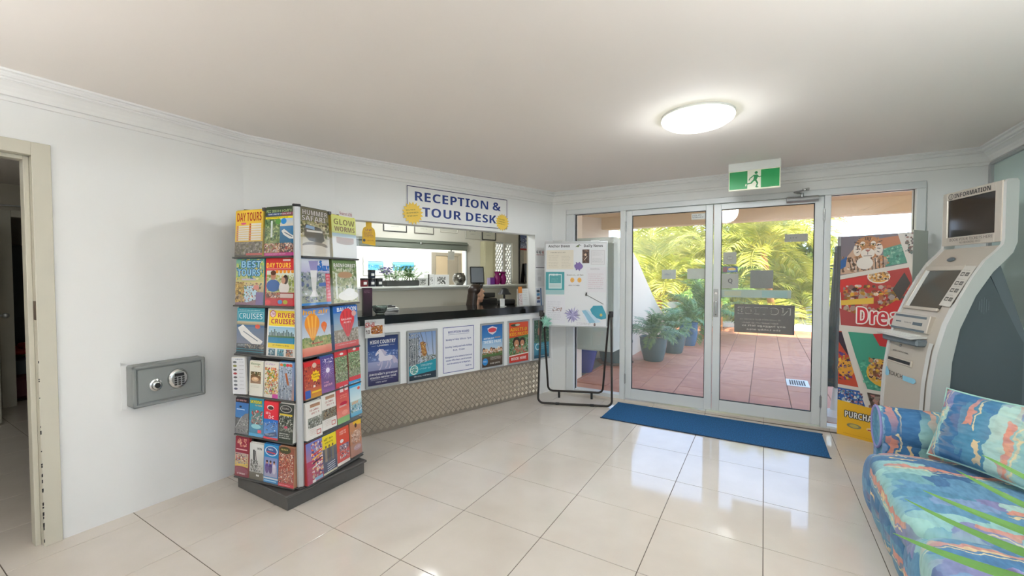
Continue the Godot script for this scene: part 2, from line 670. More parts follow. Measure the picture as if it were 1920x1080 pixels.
func shell() -> void:
	var paint: Material = mats["white wall paint"]
	# floor: polished tiles on a bed of grout, lines every half metre
	var f := structroot("floor")
	var bed := MB.new()
	bed.span(-8.6, 1.6, -0.1, -0.0025, -3.16, 3.5, 0.0)
	bed.span(-8.6, -2.15, -0.1, -0.0025, -5.4, -3.16, 0.0)
	put(f, "grout_bed", bed, mats["grout"])
	var tile := MB.new()
	tile.box(Vector3(0, -0.006, 0), Vector3(0.4965, 0.012, 0.4965), 0.001)
	var whole := tile.done()
	var cut := MB.new()
	cut.box(Vector3(0, -0.006, 0), Vector3(0.4975, 0.012, 0.105), 0.0012)
	var sliver := cut.done()
	for i in range(-14, 3):
		for k in range(-9, 7):
			var cx := i * 0.5 + 0.25
			var cz := k * 0.5 + 0.25
			if cz < -3.1 and cx > -2.3:
				if k == -7:
					put(f, "tile", sliver, mats["polished porcelain"], at(cx, 0, -3.055))
				continue
			if cx < -3.4 and (cz > 1.6 or (cz > -0.2 and cx < -7.0)):
				continue
			if cx < -4.6 and cz < -0.6:
				continue
			put(f, "tile", whole, mats["polished porcelain"], at(cx, 0, cz))
	# ceiling
	var c := MB.new()
	c.span(-8.6, 1.62, CEIL, CEIL + 0.1, -4.7, 3.6, 0.0)
	struct("ceiling", c, mats["ceiling paint"])
	# left wall with the doorway
	var l := MB.new()
	l.x = LW
	wall_box(l, 0.345, 1.342, 0, CEIL, -0.1)
	wall_box(l, -0.50, 0.345, 1.97, CEIL, -0.1)
	wall_box(l, -2.4, -0.50, 0, CEIL, -0.1)
	struct("wall_left", l, paint)
	# reception wall: a short splay, then the wall with the serving hatch
	var kx := RW * Vector3(-0.25, 0, 0)
	var r := MB.new()
	r.x = frame_of(Vector3(-3.138, 0, -0.14), kx - Vector3(-3.138, 0, -0.14))
	var len := (kx - Vector3(-3.138, 0, -0.14)).length()
	wall_box(r, -0.01, len, 0, CEIL)
	r.x = RW
	wall_box(r, -0.25, 1.946, 1.835, CEIL)
	wall_box(r, 1.946, 2.23, 0.40, CEIL)
	wall_box(r, -0.25, 1.946, 0.40, 0.95)
	wall_box(r, -0.25, 2.005, 0.0, 0.40, -0.12, -0.012)
	wall_box(r, 2.005, 2.23, 0.0, 0.40)
	struct("wall_reception", r, paint)
	# door wall: piers and head
	var d := MB.new()
	d.x = DW
	wall_box(d, -0.12, 0.19, 0, CEIL, -0.14)
	wall_box(d, 3.245, 3.75, 0, CEIL, -0.14)
	wall_box(d, 0.19, 3.245, 2.105, CEIL, -0.14)
	struct("wall_front", d, paint)
	# right wall: a frosted aqua glass partition, then an unseen long window, placed to light the left wall
	var q := MB.new()
	q.span(1.455, 1.50, 0, 2.225, -3.3, 0.35, 0.0)
	struct("wall_right", q, mats["frosted aqua glass"])
	var q2 := MB.new()
	q2.span(1.455, 1.58, 2.225, CEIL, -3.3, 3.5, 0.0)
	q2.span(1.455, 1.58, 0, 0.25, 0.35, 3.5, 0.0)
	q2.span(1.455, 1.58, 0.25, 2.225, 0.35, 0.42, 0.0)
	q2.span(1.455, 1.58, 0.25, 2.225, 3.3, 3.5, 0.0)
	struct("wall_right", q2, paint)
	var ch := MB.new()
	ch.span(1.435, 1.46, 0, 2.215, -3.20, -3.155, 0.002)
	ch.span(1.438, 1.46, 2.2, 2.222, -3.19, 0.35, 0.002)
	struct("trim_1", ch, mats["anodised aluminium"])
	var w3 := structroot("unseen_window_3")
	var wf := MB.new()
	for z in [0.43, 1.36, 2.32, 3.27]:
		wf.span(1.49, 1.55, 0.25, 2.225, z - 0.025, z + 0.025, 0.003)
	for y in [0.275, 2.2]:
		wf.span(1.49, 1.55, y - 0.025, y + 0.025, 0.42, 3.3, 0.003)
	put(w3, "frame", wf, mats["white aluminium"])
	for z in [0.895, 1.84, 2.795]:
		var gp := MB.new()
		gp.box(Vector3(1.52, 1.24, z), Vector3(0.005, 1.9, 0.9), 0.0)
		put(w3, "pane", gp, mats["clear glass"])
	# wall behind the camera
	var b := MB.new()
	b.span(-3.3, 1.6, 0, CEIL, 3.4, 3.52, 0.0)
	struct("wall_back", b, paint)
	# cornice round the room
	var cn := MB.new()
	var cl := Vector3(-3.097, 0, 3.4)
	var k2 := RW * Vector3(-0.25, 0, 0)
	var k3 := DW.origin
	var k4 := DW * Vector3(3.62, 0, 0)
	run_profile(cn, [Vector2(cl.x, cl.z), Vector2(-3.138, -0.14), Vector2(k2.x, k2.z), Vector2(k3.x, k3.z), Vector2(k4.x, k4.z), Vector2(1.455, 3.4), Vector2(cl.x, cl.z)],
		[Vector2(0.0, 2.203), Vector2(0.013, 2.205), Vector2(0.013, 2.221), Vector2(0.006, 2.223), Vector2(0.006, 2.228), Vector2(0.018, 2.23), Vector2(0.024, 2.247), Vector2(0.036, 2.266), Vector2(0.054, 2.281), Vector2(0.068, 2.286), Vector2(0.062, 2.292), Vector2(0.064, 2.297), Vector2(0.08, 2.299), Vector2(0.086, 2.307), Vector2(0.082, 2.313), Vector2(0.082, 2.318), Vector2(0.1, 2.32), Vector2(0.1, CEIL)])
	struct("trim_2", cn, mats["cornice paint"])
	# narrow sill of floor tile under the doors
	var si := MB.new()
	si.x = DW
	for e in [[0.19, 0.86], [0.86, 1.17], [1.17, 1.667], [1.667, 2.165], [2.165, 2.663], [2.663, 3.245]]:
		si.span(e[0] + 0.001, e[1] - 0.001, -0.005, 0.022, -0.12, 0.012, 0.002)
	struct("trim_3", si, mats["polished porcelain"])
	# casing of the left doorway
	var dt := structroot("door_3", LW)
	var cs := MB.new()
	cs.span(0.345, 0.412, 0, 2.03, -0.1, 0.012, 0.002)
	cs.span(-0.575, -0.50, 0, 2.03, -0.1, 0.012, 0.002)
	cs.span(-0.50, 0.345, 1.965, 2.03, -0.1, 0.012, 0.002)
	put(dt, "casing", cs, mats["cream gloss paint"])
	var st := MB.new()
	st.span(0.325, 0.345, 0, 1.965, -0.1, -0.035, 0.002)
	st.span(-0.50, -0.48, 0, 1.965, -0.1, -0.035, 0.002)
	st.span(-0.48, 0.325, 1.945, 1.965, -0.1, -0.035, 0.002)
	put(dt, "door_stop", st, mats["cream gloss paint"])
	var sp := MB.new()
	sp.span(0.3425, 0.3465, 1.15, 1.245, -0.03, 0.004, 0.001)
	var spm := put(dt, "strike_plate", sp, mat("rusty steel", "5a4a3c", 0.6, 0.4))
	spm.set_meta("label", "worn steel strike plate in the door frame")
	var wr := MB.new()
	var rg := RandomNumberGenerator.new()
	rg.seed = 4
	for i in 26:
		var y := rg.randf_range(0.02, 1.1) * rg.randf_range(0.2, 1.0)
		wr.box(Vector3(0.346, y, 0.0122), Vector3(rg.randf_range(0.002, 0.006), rg.randf_range(0.004, 0.02), 0.001), 0.0)
	put(dt, "paint_chip", wr, mats["dark rubber"]).set_meta("kind", "stuff")


func oyster(called: String, label: String, x: float, z: float, power: float, glow := 2.2) -> void:
	var o := thing(called, label, "ceiling light", at(x, CEIL, z))
	var b := MB.new()
	b.lathe([Vector2(0.0, 0.0), Vector2(0.205, 0.0), Vector2(0.205, -0.012), Vector2(0.195, -0.016), Vector2(0.0, -0.016)], Vector3.ZERO, 40)
	put(o, "base", b, mats["white plastic"])
	var g := MB.new()
	g.lathe([Vector2(0.2, -0.014), Vector2(0.205, -0.02), Vector2(0.2, -0.032), Vector2(0.17, -0.052), Vector2(0.12, -0.068), Vector2(0.06, -0.077), Vector2(0.0, -0.08)], Vector3.ZERO, 48)
	var gm := mat("lamp opal " + called, "fbfff4", 0.3)
	gm.emission_enabled = true
	gm.emission = Color(0.97, 1.0, 0.92)
	gm.emission_energy_multiplier = glow
	put(o, "opal_shade", g, gm)
	var l := SpotLight3D.new()
	l.name = "lamp_light"
	l.light_color = Color(0.97, 0.99, 1.0)
	l.light_energy = power
	l.light_size = 0.15
	l.spot_range = 12.0
	l.spot_angle = 89.5
	l.spot_attenuation = 2.0
	l.spot_angle_attenuation = 0.08
	l.shadow_enabled = true
	o.add_child(l)
	l.position = Vector3(0, -0.095, 0)
	l.basis = Basis.looking_at(Vector3.DOWN, Vector3.BACK)
	var side := OmniLight3D.new()
	side.name = "side_light"
	side.light_color = l.light_color
	side.light_energy = power * 0.2
	side.light_size = 0.1
	side.omni_range = 12.0
	side.omni_attenuation = 2.0
	side.shadow_enabled = true
	o.add_child(side)
	side.position = Vector3(0, -0.1, 0)


func fill_torchere(label: String, x: float, z: float, power: float) -> void:  # added uplighter, put in only to fill the ceiling with light
	var o := thing("added_floor_lamp", label, "added fill lamp", at(x, 0, z))
	var b := MB.new()
	b.lathe([Vector2(0, 0), Vector2(0.13, 0), Vector2(0.13, 0.018), Vector2(0.02, 0.03), Vector2(0.014, 0.05), Vector2(0.014, 1.66), Vector2(0, 1.66)], Vector3.ZERO, 24)
	put(o, "stand", b, mats["brushed steel"])
	var s := MB.new()
	s.lathe([Vector2(0.02, 1.65), Vector2(0.08, 1.665), Vector2(0.14, 1.7), Vector2(0.17, 1.75), Vector2(0.165, 1.75), Vector2(0.135, 1.705), Vector2(0.078, 1.672), Vector2(0.0, 1.66)], Vector3.ZERO, 28)
	put(o, "bowl_shade", s, mats["white plastic"])
	var g := MB.new()
	g.ball(Vector3(0, 1.705, 0), Vector3.ONE * 0.03, 16, 12)
	var gm := mat("bulb glow", "fff6e8", 0.4)
	gm.emission_enabled = true
	gm.emission = Color(1.0, 0.96, 0.9)
	gm.emission_energy_multiplier = 4.0
	put(o, "bulb", g, gm)
	var l := OmniLight3D.new()
	l.name = "lamp_light"
	l.light_color = Color(0.98, 0.99, 1.0)
	l.light_energy = power
	l.light_size = 0.02
	l.omni_range = 12.0
	l.omni_attenuation = 2.0
	l.shadow_enabled = true
	o.add_child(l)
	l.position = Vector3(0, 1.705, 0)


func lamps() -> void:
	oyster("ceiling_lamp", "round white ceiling light with a lit opal dome, in the middle of the lobby ceiling", -0.372, -1.335, 1.35, 3.0)
	oyster("ceiling_lamp", "added round opal ceiling light, out of view, filling the dim passage behind the left doorway", -5.0, 0.9, 0.16, 0.8)  # added fill lamp; the passage itself is unlit
	fill_torchere("added steel uplighter floor lamp behind the camera, ceiling fill near the left wall", -2.0, 2.7, 3.0)
	fill_torchere("added steel uplighter floor lamp behind the camera, ceiling fill near the unseen side window", 1.24, 1.0, 4.6)


func doors() -> void:
	var al: Material = mats["white aluminium"]
	# fixed frame round the whole opening
	var t := structroot("trim_4", DW)
	var f := MB.new()
	f.span(0.18, 0.275, 0.02, 2.07, -0.1, 0.018, 0.004)
	f.span(3.195, 3.255, 0.02, 2.07, -0.1, 0.018, 0.004)
	f.span(0.18, 3.255, 2.07, 2.125, -0.1, 0.018, 0.004)
	f.span(0.805, 0.862, 0.02, 2.07, -0.1, 0.012, 0.004)
	f.span(2.598, 2.645, 0.02, 2.07, -0.1, 0.012, 0.004)
	f.span(0.275, 0.805, 0.02, 0.062, -0.1, 0.008, 0.003)
	f.span(2.645, 3.195, 0.02, 0.04, -0.1, 0.008, 0.003)
	put(t, "frame", f, al)
	for e in [["window_1", 0.28, 0.81, 0.06], ["window_2", 2.64, 3.2, 0.04]]:
		var w := structroot(e[0], DW)
		var p := MB.new()
		p.span(e[1] - 0.01, e[2] + 0.01, e[3] - 0.01, 2.08, -0.048, -0.042, 0.0)
		put(w, "pane", p, mats["clear glass"])
		var bd := MB.new()
		bd.span(e[1] - 0.002, e[1] + 0.006, e[3], 2.075, -0.055, -0.03, 0.001)
		bd.span(e[2] - 0.006, e[2] + 0.002, e[3], 2.075, -0.055, -0.03, 0.001)
		bd.span(e[1], e[2], 2.067, 2.075, -0.055, -0.03, 0.001)
		put(w, "gasket", bd, mats["dark rubber"])
	# the two hinged glass doors
	for e in [["door_1", 0.864, 1.715, 0.93, 1.65], ["door_2", 1.721, 2.596, 1.788, 2.53]]:
		var d := structroot(e[0], DW)
		var m := MB.new()
		m.span(e[1], e[3], 0.035, 2.066, -0.05, 0.0, 0.004)
		m.span(e[4], e[2], 0.035, 2.066, -0.05, 0.0, 0.004)
		m.span(e[3], e[4], 2.012, 2.066, -0.05, 0.0, 0.002)
		m.span(e[3], e[4], 0.035, 0.145, -0.05, 0.0, 0.002)
		put(d, "frame", m, al)
		var p := MB.new()
		p.span(e[3] - 0.01, e[4] + 0.01, 0.135, 2.02, -0.028, -0.022, 0.0)
		put(d, "pane", p, mats["clear glass"])
		var k := MB.new()
		k.span(e[3] - 0.001, e[3] + 0.005, 0.145, 2.012, -0.03, -0.004, 0.001)
		k.span(e[4] - 0.005, e[4] + 0.001, 0.145, 2.012, -0.03, -0.004, 0.001)
		k.span(e[3], e[4], 2.007, 2.013, -0.03, -0.004, 0.001)
		k.span(e[3], e[4], 0.144, 0.15, -0.03, -0.004, 0.001)
		put(d, "gasket", k, mats["dark rubber"])
		var hx: float = e[1] if e[0] == "door_1" else e[2]
		for hy in [0.25, 1.9]:
			var h := MB.new()
			for i in 5:
				h.cyl(Vector3(hx, hy - 0.05 + i * 0.02, 0.008), Vector3(hx, hy - 0.031 + i * 0.02, 0.008), 0.0085, 10)
			h.cyl(Vector3(hx, hy - 0.058, 0.008), Vector3(hx, hy + 0.058, 0.008), 0.004, 8)
			put(d, "hinge", h, mats["brushed steel"])
		if e[0] == "door_2":
			var b := MB.new()
			b.span(1.727, 1.768, 0.965, 1.235, 0.0, 0.006, 0.002)
			var bp := put(d, "lock_plate", b, mats["brushed steel"])
			var g := MB.new()
			g.tube([Vector3(1.748, 0.99, 0.006), Vector3(1.748, 0.99, 0.04), Vector3(1.748, 1.0, 0.048), Vector3(1.748, 1.11, 0.048), Vector3(1.748, 1.12, 0.04), Vector3(1.748, 1.12, 0.006)], 0.008, 10)
			put(bp, "pull_handle", g, mats["chrome"])
			var cy := MB.new()
			cy.cyl(Vector3(1.748, 1.195, 0.005), Vector3(1.748, 1.195, 0.012), 0.011, 14)
			put(bp, "lock_cylinder", cy, mats["chrome"])
	# overhead closer
	var c := thing("door_closer", "grey hydraulic door closer with folded arm, atop the glass door nearer the kiosk", "door closer", DW)
	var b := MB.new()
	b.cyl(Vector3(2.315, 2.048, 0.032), Vector3(2.55, 2.048, 0.032), 0.026, 18)
	b.span(2.33, 2.53, 2.024, 2.072, 0.0, 0.04, 0.008)
	put(c, "body", b, mats["brushed steel"])
	var a := MB.new()
	a.cyl(Vector3(2.43, 2.06, 0.036), Vector3(2.43, 2.1, 0.036), 0.012, 12)
	a.tube([Vector3(2.43, 2.098, 0.036), Vector3(2.37, 2.104, 0.085), Vector3(2.44, 2.11, 0.12)], 0.008, 8)
	a.tube([Vector3(2.44, 2.116, 0.12), Vector3(2.46, 2.135, 0.02)], 0.008, 8)
	a.span(2.435, 2.485, 2.126, 2.146, 0.0, 0.02, 0.003)
	put(c, "arm", a, mats["brushed steel"])


# a thin sheet with print; at: its top left corner, x across, z out
func sheet(called: String, label: String, category: String, w: float, h: float, tr: Transform3D, paper: Material, group := "") -> Array:
	var o := thing(called, label, category, tr, group)
	var b := MB.new()
	b.span(0, w, -h, 0, -0.0012, 0.0, 0.0003)
	put(o, "backing", b, paper)
	return [o, ink(w, h, at(0, 0, 0.0002))]


func inked(o: Array, m := "print") -> void:
	put(o[0], "printed_face", o[1].m, mats[m])


# ---------------------------------------------------------------- outdoors
# one arching feather leaf: rib along +z rising and drooping, leaflets to both sides
func feather(length: float, rise: float, droop: float, pairs: int, leaf: float, wide: float, seed_: int, k0: Color, k1: Color) -> ArrayMesh:
	var r := RandomNumberGenerator.new()
	r.seed = seed_
	var m := MB.new()
	var spine := func(t: float) -> Vector3: return Vector3(0, rise * t - droop * t * t, length * t * (1.0 - 0.18 * t * droop / maxf(rise, 0.2)))
	var pts := []
	for i in 9:
		pts.append(spine.call(i / 8.0))
	m.col = k0.lerp(k1, 0.8).srgb_to_linear()
	m.tube(pts, length * 0.008 + 0.003, 4, false, 0.0015)
	for i in pairs:
		var t := 0.14 + 0.86 * (i + 0.5) / pairs
		var p: Vector3 = spine.call(t)
		var d: Vector3 = (spine.call(minf(t + 0.03, 1.03)) - p).normalized()
		var side := Vector3.RIGHT
		var up := d.cross(side).normalized() * -1.0
		if up.y < 0:
			up = -up
		var ll := leaf * (0.35 + 0.65 * sin(PI * clampf(0.12 + 0.8 * t, 0, 1))) * r.randf_range(0.85, 1.1)
		for s in [-1.0, 1.0]:
			var dir: Vector3 = (side * s * 0.86 + d * r.randf_range(0.45, 0.75) + up * r.randf_range(-0.05, 0.3)).normalized()
			var mid: Vector3 = p + dir * ll * 0.55
			var tip: Vector3 = p + dir * ll + Vector3.DOWN * ll * r.randf_range(0.12, 0.4)
			var acr := dir.cross(up).normalized() * wide * 0.5
			m.col = k0.lerp(k1, r.randf()).srgb_to_linear()
			var nn := up
			m.tri(p, mid + acr, mid - acr, nn, nn, nn)
			m.tri(mid + acr, tip, mid - acr, nn, nn, nn)
	return m.done()


func leaf_mat(called: String, back: Color) -> StandardMaterial3D:
	var m := mat(called, Color.WHITE, 0.45)
	m.vertex_color_use_as_albedo = true
	m.backlight_enabled = true
	m.backlight = back
	return m


func crown(o: Node3D, h: float, meshes: Array, count: int, sc: float, mt: Material, seed_: int, up := 0.5, base := 0.0) -> void:
	var r := RandomNumberGenerator.new()
	r.seed = seed_
	for i in count:
		var yaw := TAU * (i * 0.381966 + r.randf_range(-0.03, 0.03)) * 1.0
		var lift := lerpf(-0.25, up * 1.9, float(i) / count) + r.randf_range(-0.1, 0.1)
		var b := Basis(Vector3.UP, yaw) * Basis(Vector3.RIGHT, -lift) * Basis(Vector3.BACK, r.randf_range(-0.4, 0.4))
		b = b.scaled_local(Vector3.ONE * sc * r.randf_range(0.8, 1.12))
		put(o, "frond", meshes[i % meshes.size()], mt, Transform3D(b, Vector3(0, h, 0) + Basis(Vector3.UP, yaw) * Vector3(0, 0, base)))


func pot(o: Node3D, pr: Array, mt: Material, soil: float, rr: float) -> void:
	var m := MB.new()
	m.lathe(pr, Vector3.ZERO, 32)
	var pm := put(o, "pot", m, mt)
	var s := MB.new()
	s.lathe([Vector2(rr, soil - 0.01), Vector2(rr, soil), Vector2(rr * 0.5, soil + 0.015), Vector2(0, soil + 0.02)], Vector3.ZERO, 20)
	put(pm, "soil", s, mats["bark mulch"])


func outside() -> void:
	var terra := []
	var base := ["cb8763", "c27d5c", "d18f6c", "bd7657"]
	for i in 4:
		var m := mat("terracotta %d" % i, Color.WHITE, 0.6)
		m.albedo_texture = toned(noise(0.012, 20 + i, 256, 4), [[0.0, base[i]], [0.5, base[(i + 1) % 4]], [1.0, base[(i + 2) % 4]]])
		tri_tex(m, 0.9)
		terra.append(m)
	mat("paving joint", "6f4f42", 0.95)
	mat("cream render", "ecdcc4", 0.85)
	mat("tan beam paint", "f4d8a8", 0.8)
	mat("pale concrete", "e9e4da", 0.9)
	mat("bark mulch", "6a4a33", 0.95)
	# terrace: terracotta pavers, joints running away from the doors, every second row shifted by half
	var g := structroot("ground")
	var bed := MB.new()
	bed.span(-6, 5, -0.25, -0.018, -11.3, -3.2, 0.0)
	put(g, "paving_bed", bed, mats["paving joint"])
	var pv := MB.new()
	pv.box(Vector3(0, -0.03, 0), Vector3(0.384, 0.04, 0.884), 0.004)
	var pm := pv.done()
	var r := RandomNumberGenerator.new()
	r.seed = 77
	for i in range(-7, 9):
		for k in 10:
			var cx := -0.14 + 0.39 * (i + 0.5)
			var cz := -3.68 - 0.89 * k - (0.445 if i % 2 else 0.0)
			if cz < -10.9:
				continue
			put(g, "paver", pm, terra[r.randi() % 4], at(cx, 0.0, cz))
	var strip := MB.new()
	strip.span(-3, 3.4, -0.05, -0.012, -3.66, -3.22, 0.003)
	put(g, "paver", strip, terra[1], at(0, 0, 0))
	# kerb, mulch bed and drive beyond
	var kb := MB.new()
	kb.span(-1.3, 6, -0.2, 0.10, -11.75, -11.3, 0.02)
	kb.span(-6, 8, -0.2, 0.34, -16.2, -15.6, 0.03)
	struct("ground_kerb", kb, mats["pale concrete"])
	var dr := MB.new()
	dr.span(-30, 30, -0.4, -0.02, -60, -11.75, 0.0)
	dr.span(5, 30, -0.4, -0.02, -11.75, 6, 0.0)
	dr.span(-30, -6, -0.4, -0.02, -11.75, -4.7, 0.0)
	struct("ground_drive", dr, mats["pale concrete"])
	var mu := MB.new()
	mu.surf(func(u, v): return Vector3(-5 + 11 * u, 0.3 + 0.22 * sin(PI * v) + 0.03 * sin(u * 40 + v * 7), -16.1 - 3.2 * v), 60, 8)
	struct("ground_bed", mu, mats["bark mulch"])
	# soffit and beam over the terrace, and an unseen storey above, sized to shade the terrace
	var sf := MB.new()
	sf.span(-6, 6, 2.33, 2.44, -5.36, -3.2, 0.0)
	sf.span(-6, 6, 2.135, 2.44, -5.56, -5.36, 0.006)
	struct("outside_beam", sf, mats["tan beam paint"])
	var up := MB.new()
	up.span(-9.5, 8, 2.45, 5.1, -5.56, 4.2, 0.0)
	up.span(-9.5, -8.6, -0.2, 2.45, -4.7, 4.2, 0.0)
	up.span(-9.5, -3.3, -0.2, 2.45, 3.6, 4.2, 0.0)
	up.span(-9.5, -4.6, -0.2, 2.45, -4.9, -4.7, 0.0)
	struct("outside_unseen_storey", up, mats["cream render"])
	# boundary wall: a pier, then a wall whose top sweeps down
	var wl := MB.new()
	wl.x = frame_of(Vector3(-2.82, 0, -4.6), Vector3(0.87, 0, -1.4))
	wl.span(-0.4, 1.06, -0.02, 2.33, -0.25, 0.0, 0.004)
	wl.x = Transform3D(Basis(Vector3(0, 0, -1), Vector3.UP, Vector3(1, 0, 0)), Vector3(-2.15, 0, -5.5))
	var cv := PackedVector2Array([Vector2(0, -0.02), Vector2(0, 1.93)])
	for q in [[0.1, 1.88], [0.35, 1.77], [0.7, 1.62], [1.05, 1.42], [1.45, 1.2], [1.85, 0.98], [2.3, 0.76], [2.7, 0.6], [3.1, 0.48], [3.6, 0.4], [4.2, 0.37], [4.2, -0.02]]:
		cv.append(Vector2(q[0], q[1]))
	wl.prism(cv, 0.0, 0.2, true)
	struct("outside_wall", wl, mats["cream render"])
	var ww := MB.new()
	ww.span(-2.27, -2.14, -0.02, 2.33, -3.97, -3.235, 0.0)
	struct("outside_wall", ww, mats["cream render"])
	# hose cabinet on the wing wall
	var cb := thing("hose_cabinet", "tall pale grey-green metal cabinet hung on the outside wall behind the whiteboard", "cabinet", at(-2.14, 0.425, -3.8))
	var c1 := MB.new()
	c1.span(0.0, 0.545, 0, 1.42, -0.15, 0.17, 0.006)
	put(cb, "body", c1, mat("pale grey green paint", "c3d0c6", 0.5))
	var c2 := MB.new()
	c2.span(0.015, 0.53, 0.015, 1.405, 0.171, 0.184, 0.004)
	put(cb, "door", c2, mats["pale grey green paint"])
	# floor waste grate
	var gt := thing("drain_grate", "small white slotted drain grate let into the terracotta paving", "drain grate", at(0.37, -0.011, -5.05))
	var g1 := MB.new()
	g1.span(-0.12, 0.12, 0, 0.005, -0.2, 0.2, 0.002)
	put(gt, "rim", g1, mats["white plastic"])
	var g2 := MB.new()
	for i in 7:
		g2.span(-0.085 + i * 0.025, -0.07 + i * 0.025, 0.005, 0.007, -0.14, 0.14, 0.0)
	put(gt, "slots", g2, mats["dark rubber"])
	# pots along the wall
	var glaze := mat("blue green glaze", "3f666b", 0.22)
	var glaze2 := mat("blue glaze", "3d6f92", 0.22)
	var glaze3 := mat("cobalt glaze", "2a3f8f", 0.2)
	var fern := leaf_mat("fern leaf", Color(0.22, 0.3, 0.1))
	var lf := leaf_mat("palm leaf", Color(0.5, 0.55, 0.16))
	var ferns := []
	for i in 3:
		ferns.append(feather(0.52, 0.34 + 0.05 * i, 0.36, 26, 0.13, 0.016, 300 + i, Color.html("4f7d45"), Color.html("7fa85e")))
	for e in [[-1.55, -5.62, 1.0, "round blue-green glazed pot with a spreading fern, the one nearest the glass doors", 0], [-1.40, -6.52, 0.92, "blue-green glazed pot with a fern, middle one of the row along the cream wall", 1]]:
		var o := thing("potted_fern", e[3], "potted plant", at(e[0], -0.01, e[1]), "potted ferns along the cream wall")
		pot(o, [Vector2(0.0, 0.0), Vector2(0.14, 0.0), Vector2(0.155, 0.02), Vector2(0.19, 0.15), Vector2(0.21, 0.27), Vector2(0.213, 0.37), Vector2(0.222, 0.375), Vector2(0.222, 0.39), Vector2(0.2, 0.39), Vector2(0.195, 0.36)], glaze, 0.355, 0.196)
		crown(o, 0.37, ferns, 24, e[2], fern, 40 + e[4], 0.75, 0.03)
	var o3 := thing("potted_fern", "tall mid-blue glazed jar with a leafy plant, farthest pot along the cream wall", "potted plant", at(-1.29, -0.01, -7.52), "potted ferns along the cream wall")
	pot(o3, [Vector2(0.0, 0.0), Vector2(0.12, 0.0), Vector2(0.15, 0.1), Vector2(0.17, 0.25), Vector2(0.165, 0.4), Vector2(0.18, 0.45), Vector2(0.17, 0.46), Vector2(0.15, 0.43)], glaze2, 0.42, 0.15)
	crown(o3, 0.44, ferns, 22, 1.0, fern, 47, 0.9, 0.03)
	var bp := thing("blue_pot", "tapered cobalt-blue pot outside the narrow window, below the whiteboard", "pot", at(-2.27, -0.01, -4.3))
	pot(bp, [Vector2(0.0, 0.0), Vector2(0.15, 0.0), Vector2(0.16, 0.02), Vector2(0.26, 0.46), Vector2(0.28, 0.47), Vector2(0.28, 0.51), Vector2(0.25, 0.51), Vector2(0.24, 0.46)], glaze3, 0.46, 0.245)
	var tp := thing("teal_pot", "wide dark teal pot on a saucer outside the narrow window beside the blue pot", "pot", at(-2.03, -0.01, -5.1))
	pot(tp, [Vector2(0.0, 0.035), Vector2(0.2, 0.035), Vector2(0.23, 0.1), Vector2(0.26, 0.33), Vector2(0.275, 0.34), Vector2(0.275, 0.37), Vector2(0.25, 0.37), Vector2(0.24, 0.33)], glaze, 0.33, 0.242)
	var sa := MB.new()
	sa.lathe([Vector2(0.0, 0.0), Vector2(0.25, 0.0), Vector2(0.29, 0.03), Vector2(0.28, 0.035), Vector2(0.24, 0.012), Vector2(0.0, 0.01)], Vector3.ZERO, 28)
	put(tp, "saucer", sa, mats["bark mulch"])
	# palms: shared fronds; sunlit yellow-green put into one colour set, shade into the other
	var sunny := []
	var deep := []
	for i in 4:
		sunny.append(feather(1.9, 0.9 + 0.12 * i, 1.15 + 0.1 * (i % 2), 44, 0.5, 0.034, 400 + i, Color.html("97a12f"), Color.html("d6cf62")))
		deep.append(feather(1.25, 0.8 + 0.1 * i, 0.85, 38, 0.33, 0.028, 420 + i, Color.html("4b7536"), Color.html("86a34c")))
	var bark := mat("palm bark", "b07a42", 0.9)
	var list := [
		[-2.55, -10.9, 0.7, 16, 1.0, 0, "golden palm in the sun right behind the low end of the cream wall"],
		[-1.55, -12.9, 1.0, 18, 1.05, 0, "golden palm beyond the kerb, seen over the potted ferns"],
		[-0.75, -14.6, 1.5, 18, 1.15, 0, "golden palm beyond the kerb, straight behind the meeting stiles of the glass doors"],
		[0.1, -12.2, 2.05, 20, 1.0, 0, "palm with an orange-brown leaning trunk behind the grey square on the door glass"],
		[0.35, -16.2, 2.2, 18, 1.3, 0, "far golden palm standing behind the palm with the leaning trunk"],
		[-2.6, -15.6, 1.9, 18, 1.3, 0, "far golden palm behind the palms next to the cream wall"],
		[-1.9, -14.2, 0.5, 18, 1.25, 0, "low spreading golden palm beyond the kerb behind the potted ferns"],
		[-0.75, -13.3, 0.3, 18, 1.15, 0, "low spreading golden palm beyond the kerb, behind the small grey door stickers"],
		[1.05, -14.8, 0.4, 18, 1.15, 0, "low spreading golden palm deep in the garden, on the hinge side of the second door"],
		[-3.3, -13.2, 1.4, 18, 1.25, 0, "tall golden palm farther along the cream wall"],
		[-0.3, -16.6, 2.6, 20, 1.3, 0, "tallest golden palm, centred behind the pair of glass doors"],
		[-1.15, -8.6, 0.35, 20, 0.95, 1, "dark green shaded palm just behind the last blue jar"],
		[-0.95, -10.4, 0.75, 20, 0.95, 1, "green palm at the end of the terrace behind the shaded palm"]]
	for e in list:
		var o := thing("palm", e[6], "palm", at(e[0], -0.02, e[1]), "palms beyond the terrace")
		var t := MB.new()
		var pts := []
		var lean := 0.3 if e[0] == 0.1 else 0.0
		for i in 5:
			pts.append(Vector3(lean * (0.5 - i / 4.0) , e[2] * i / 4.0 + 0.0, 0.0))
		t.tube(pts, 0.1 if e[5] == 0 else 0.06, 10, false, 0.075 if e[5] == 0 else 0.04)
		put(o, "trunk", t, bark)
		var top: Vector3 = pts[4]
		var hub := o
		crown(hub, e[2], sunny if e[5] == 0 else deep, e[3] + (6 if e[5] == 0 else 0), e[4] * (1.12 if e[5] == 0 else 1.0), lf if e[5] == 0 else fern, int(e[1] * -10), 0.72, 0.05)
		if lean:
			for ch in o.get_children():
				if ch.name.begins_with("frond"):
					ch.position += Vector3(top.x, 0, 0)
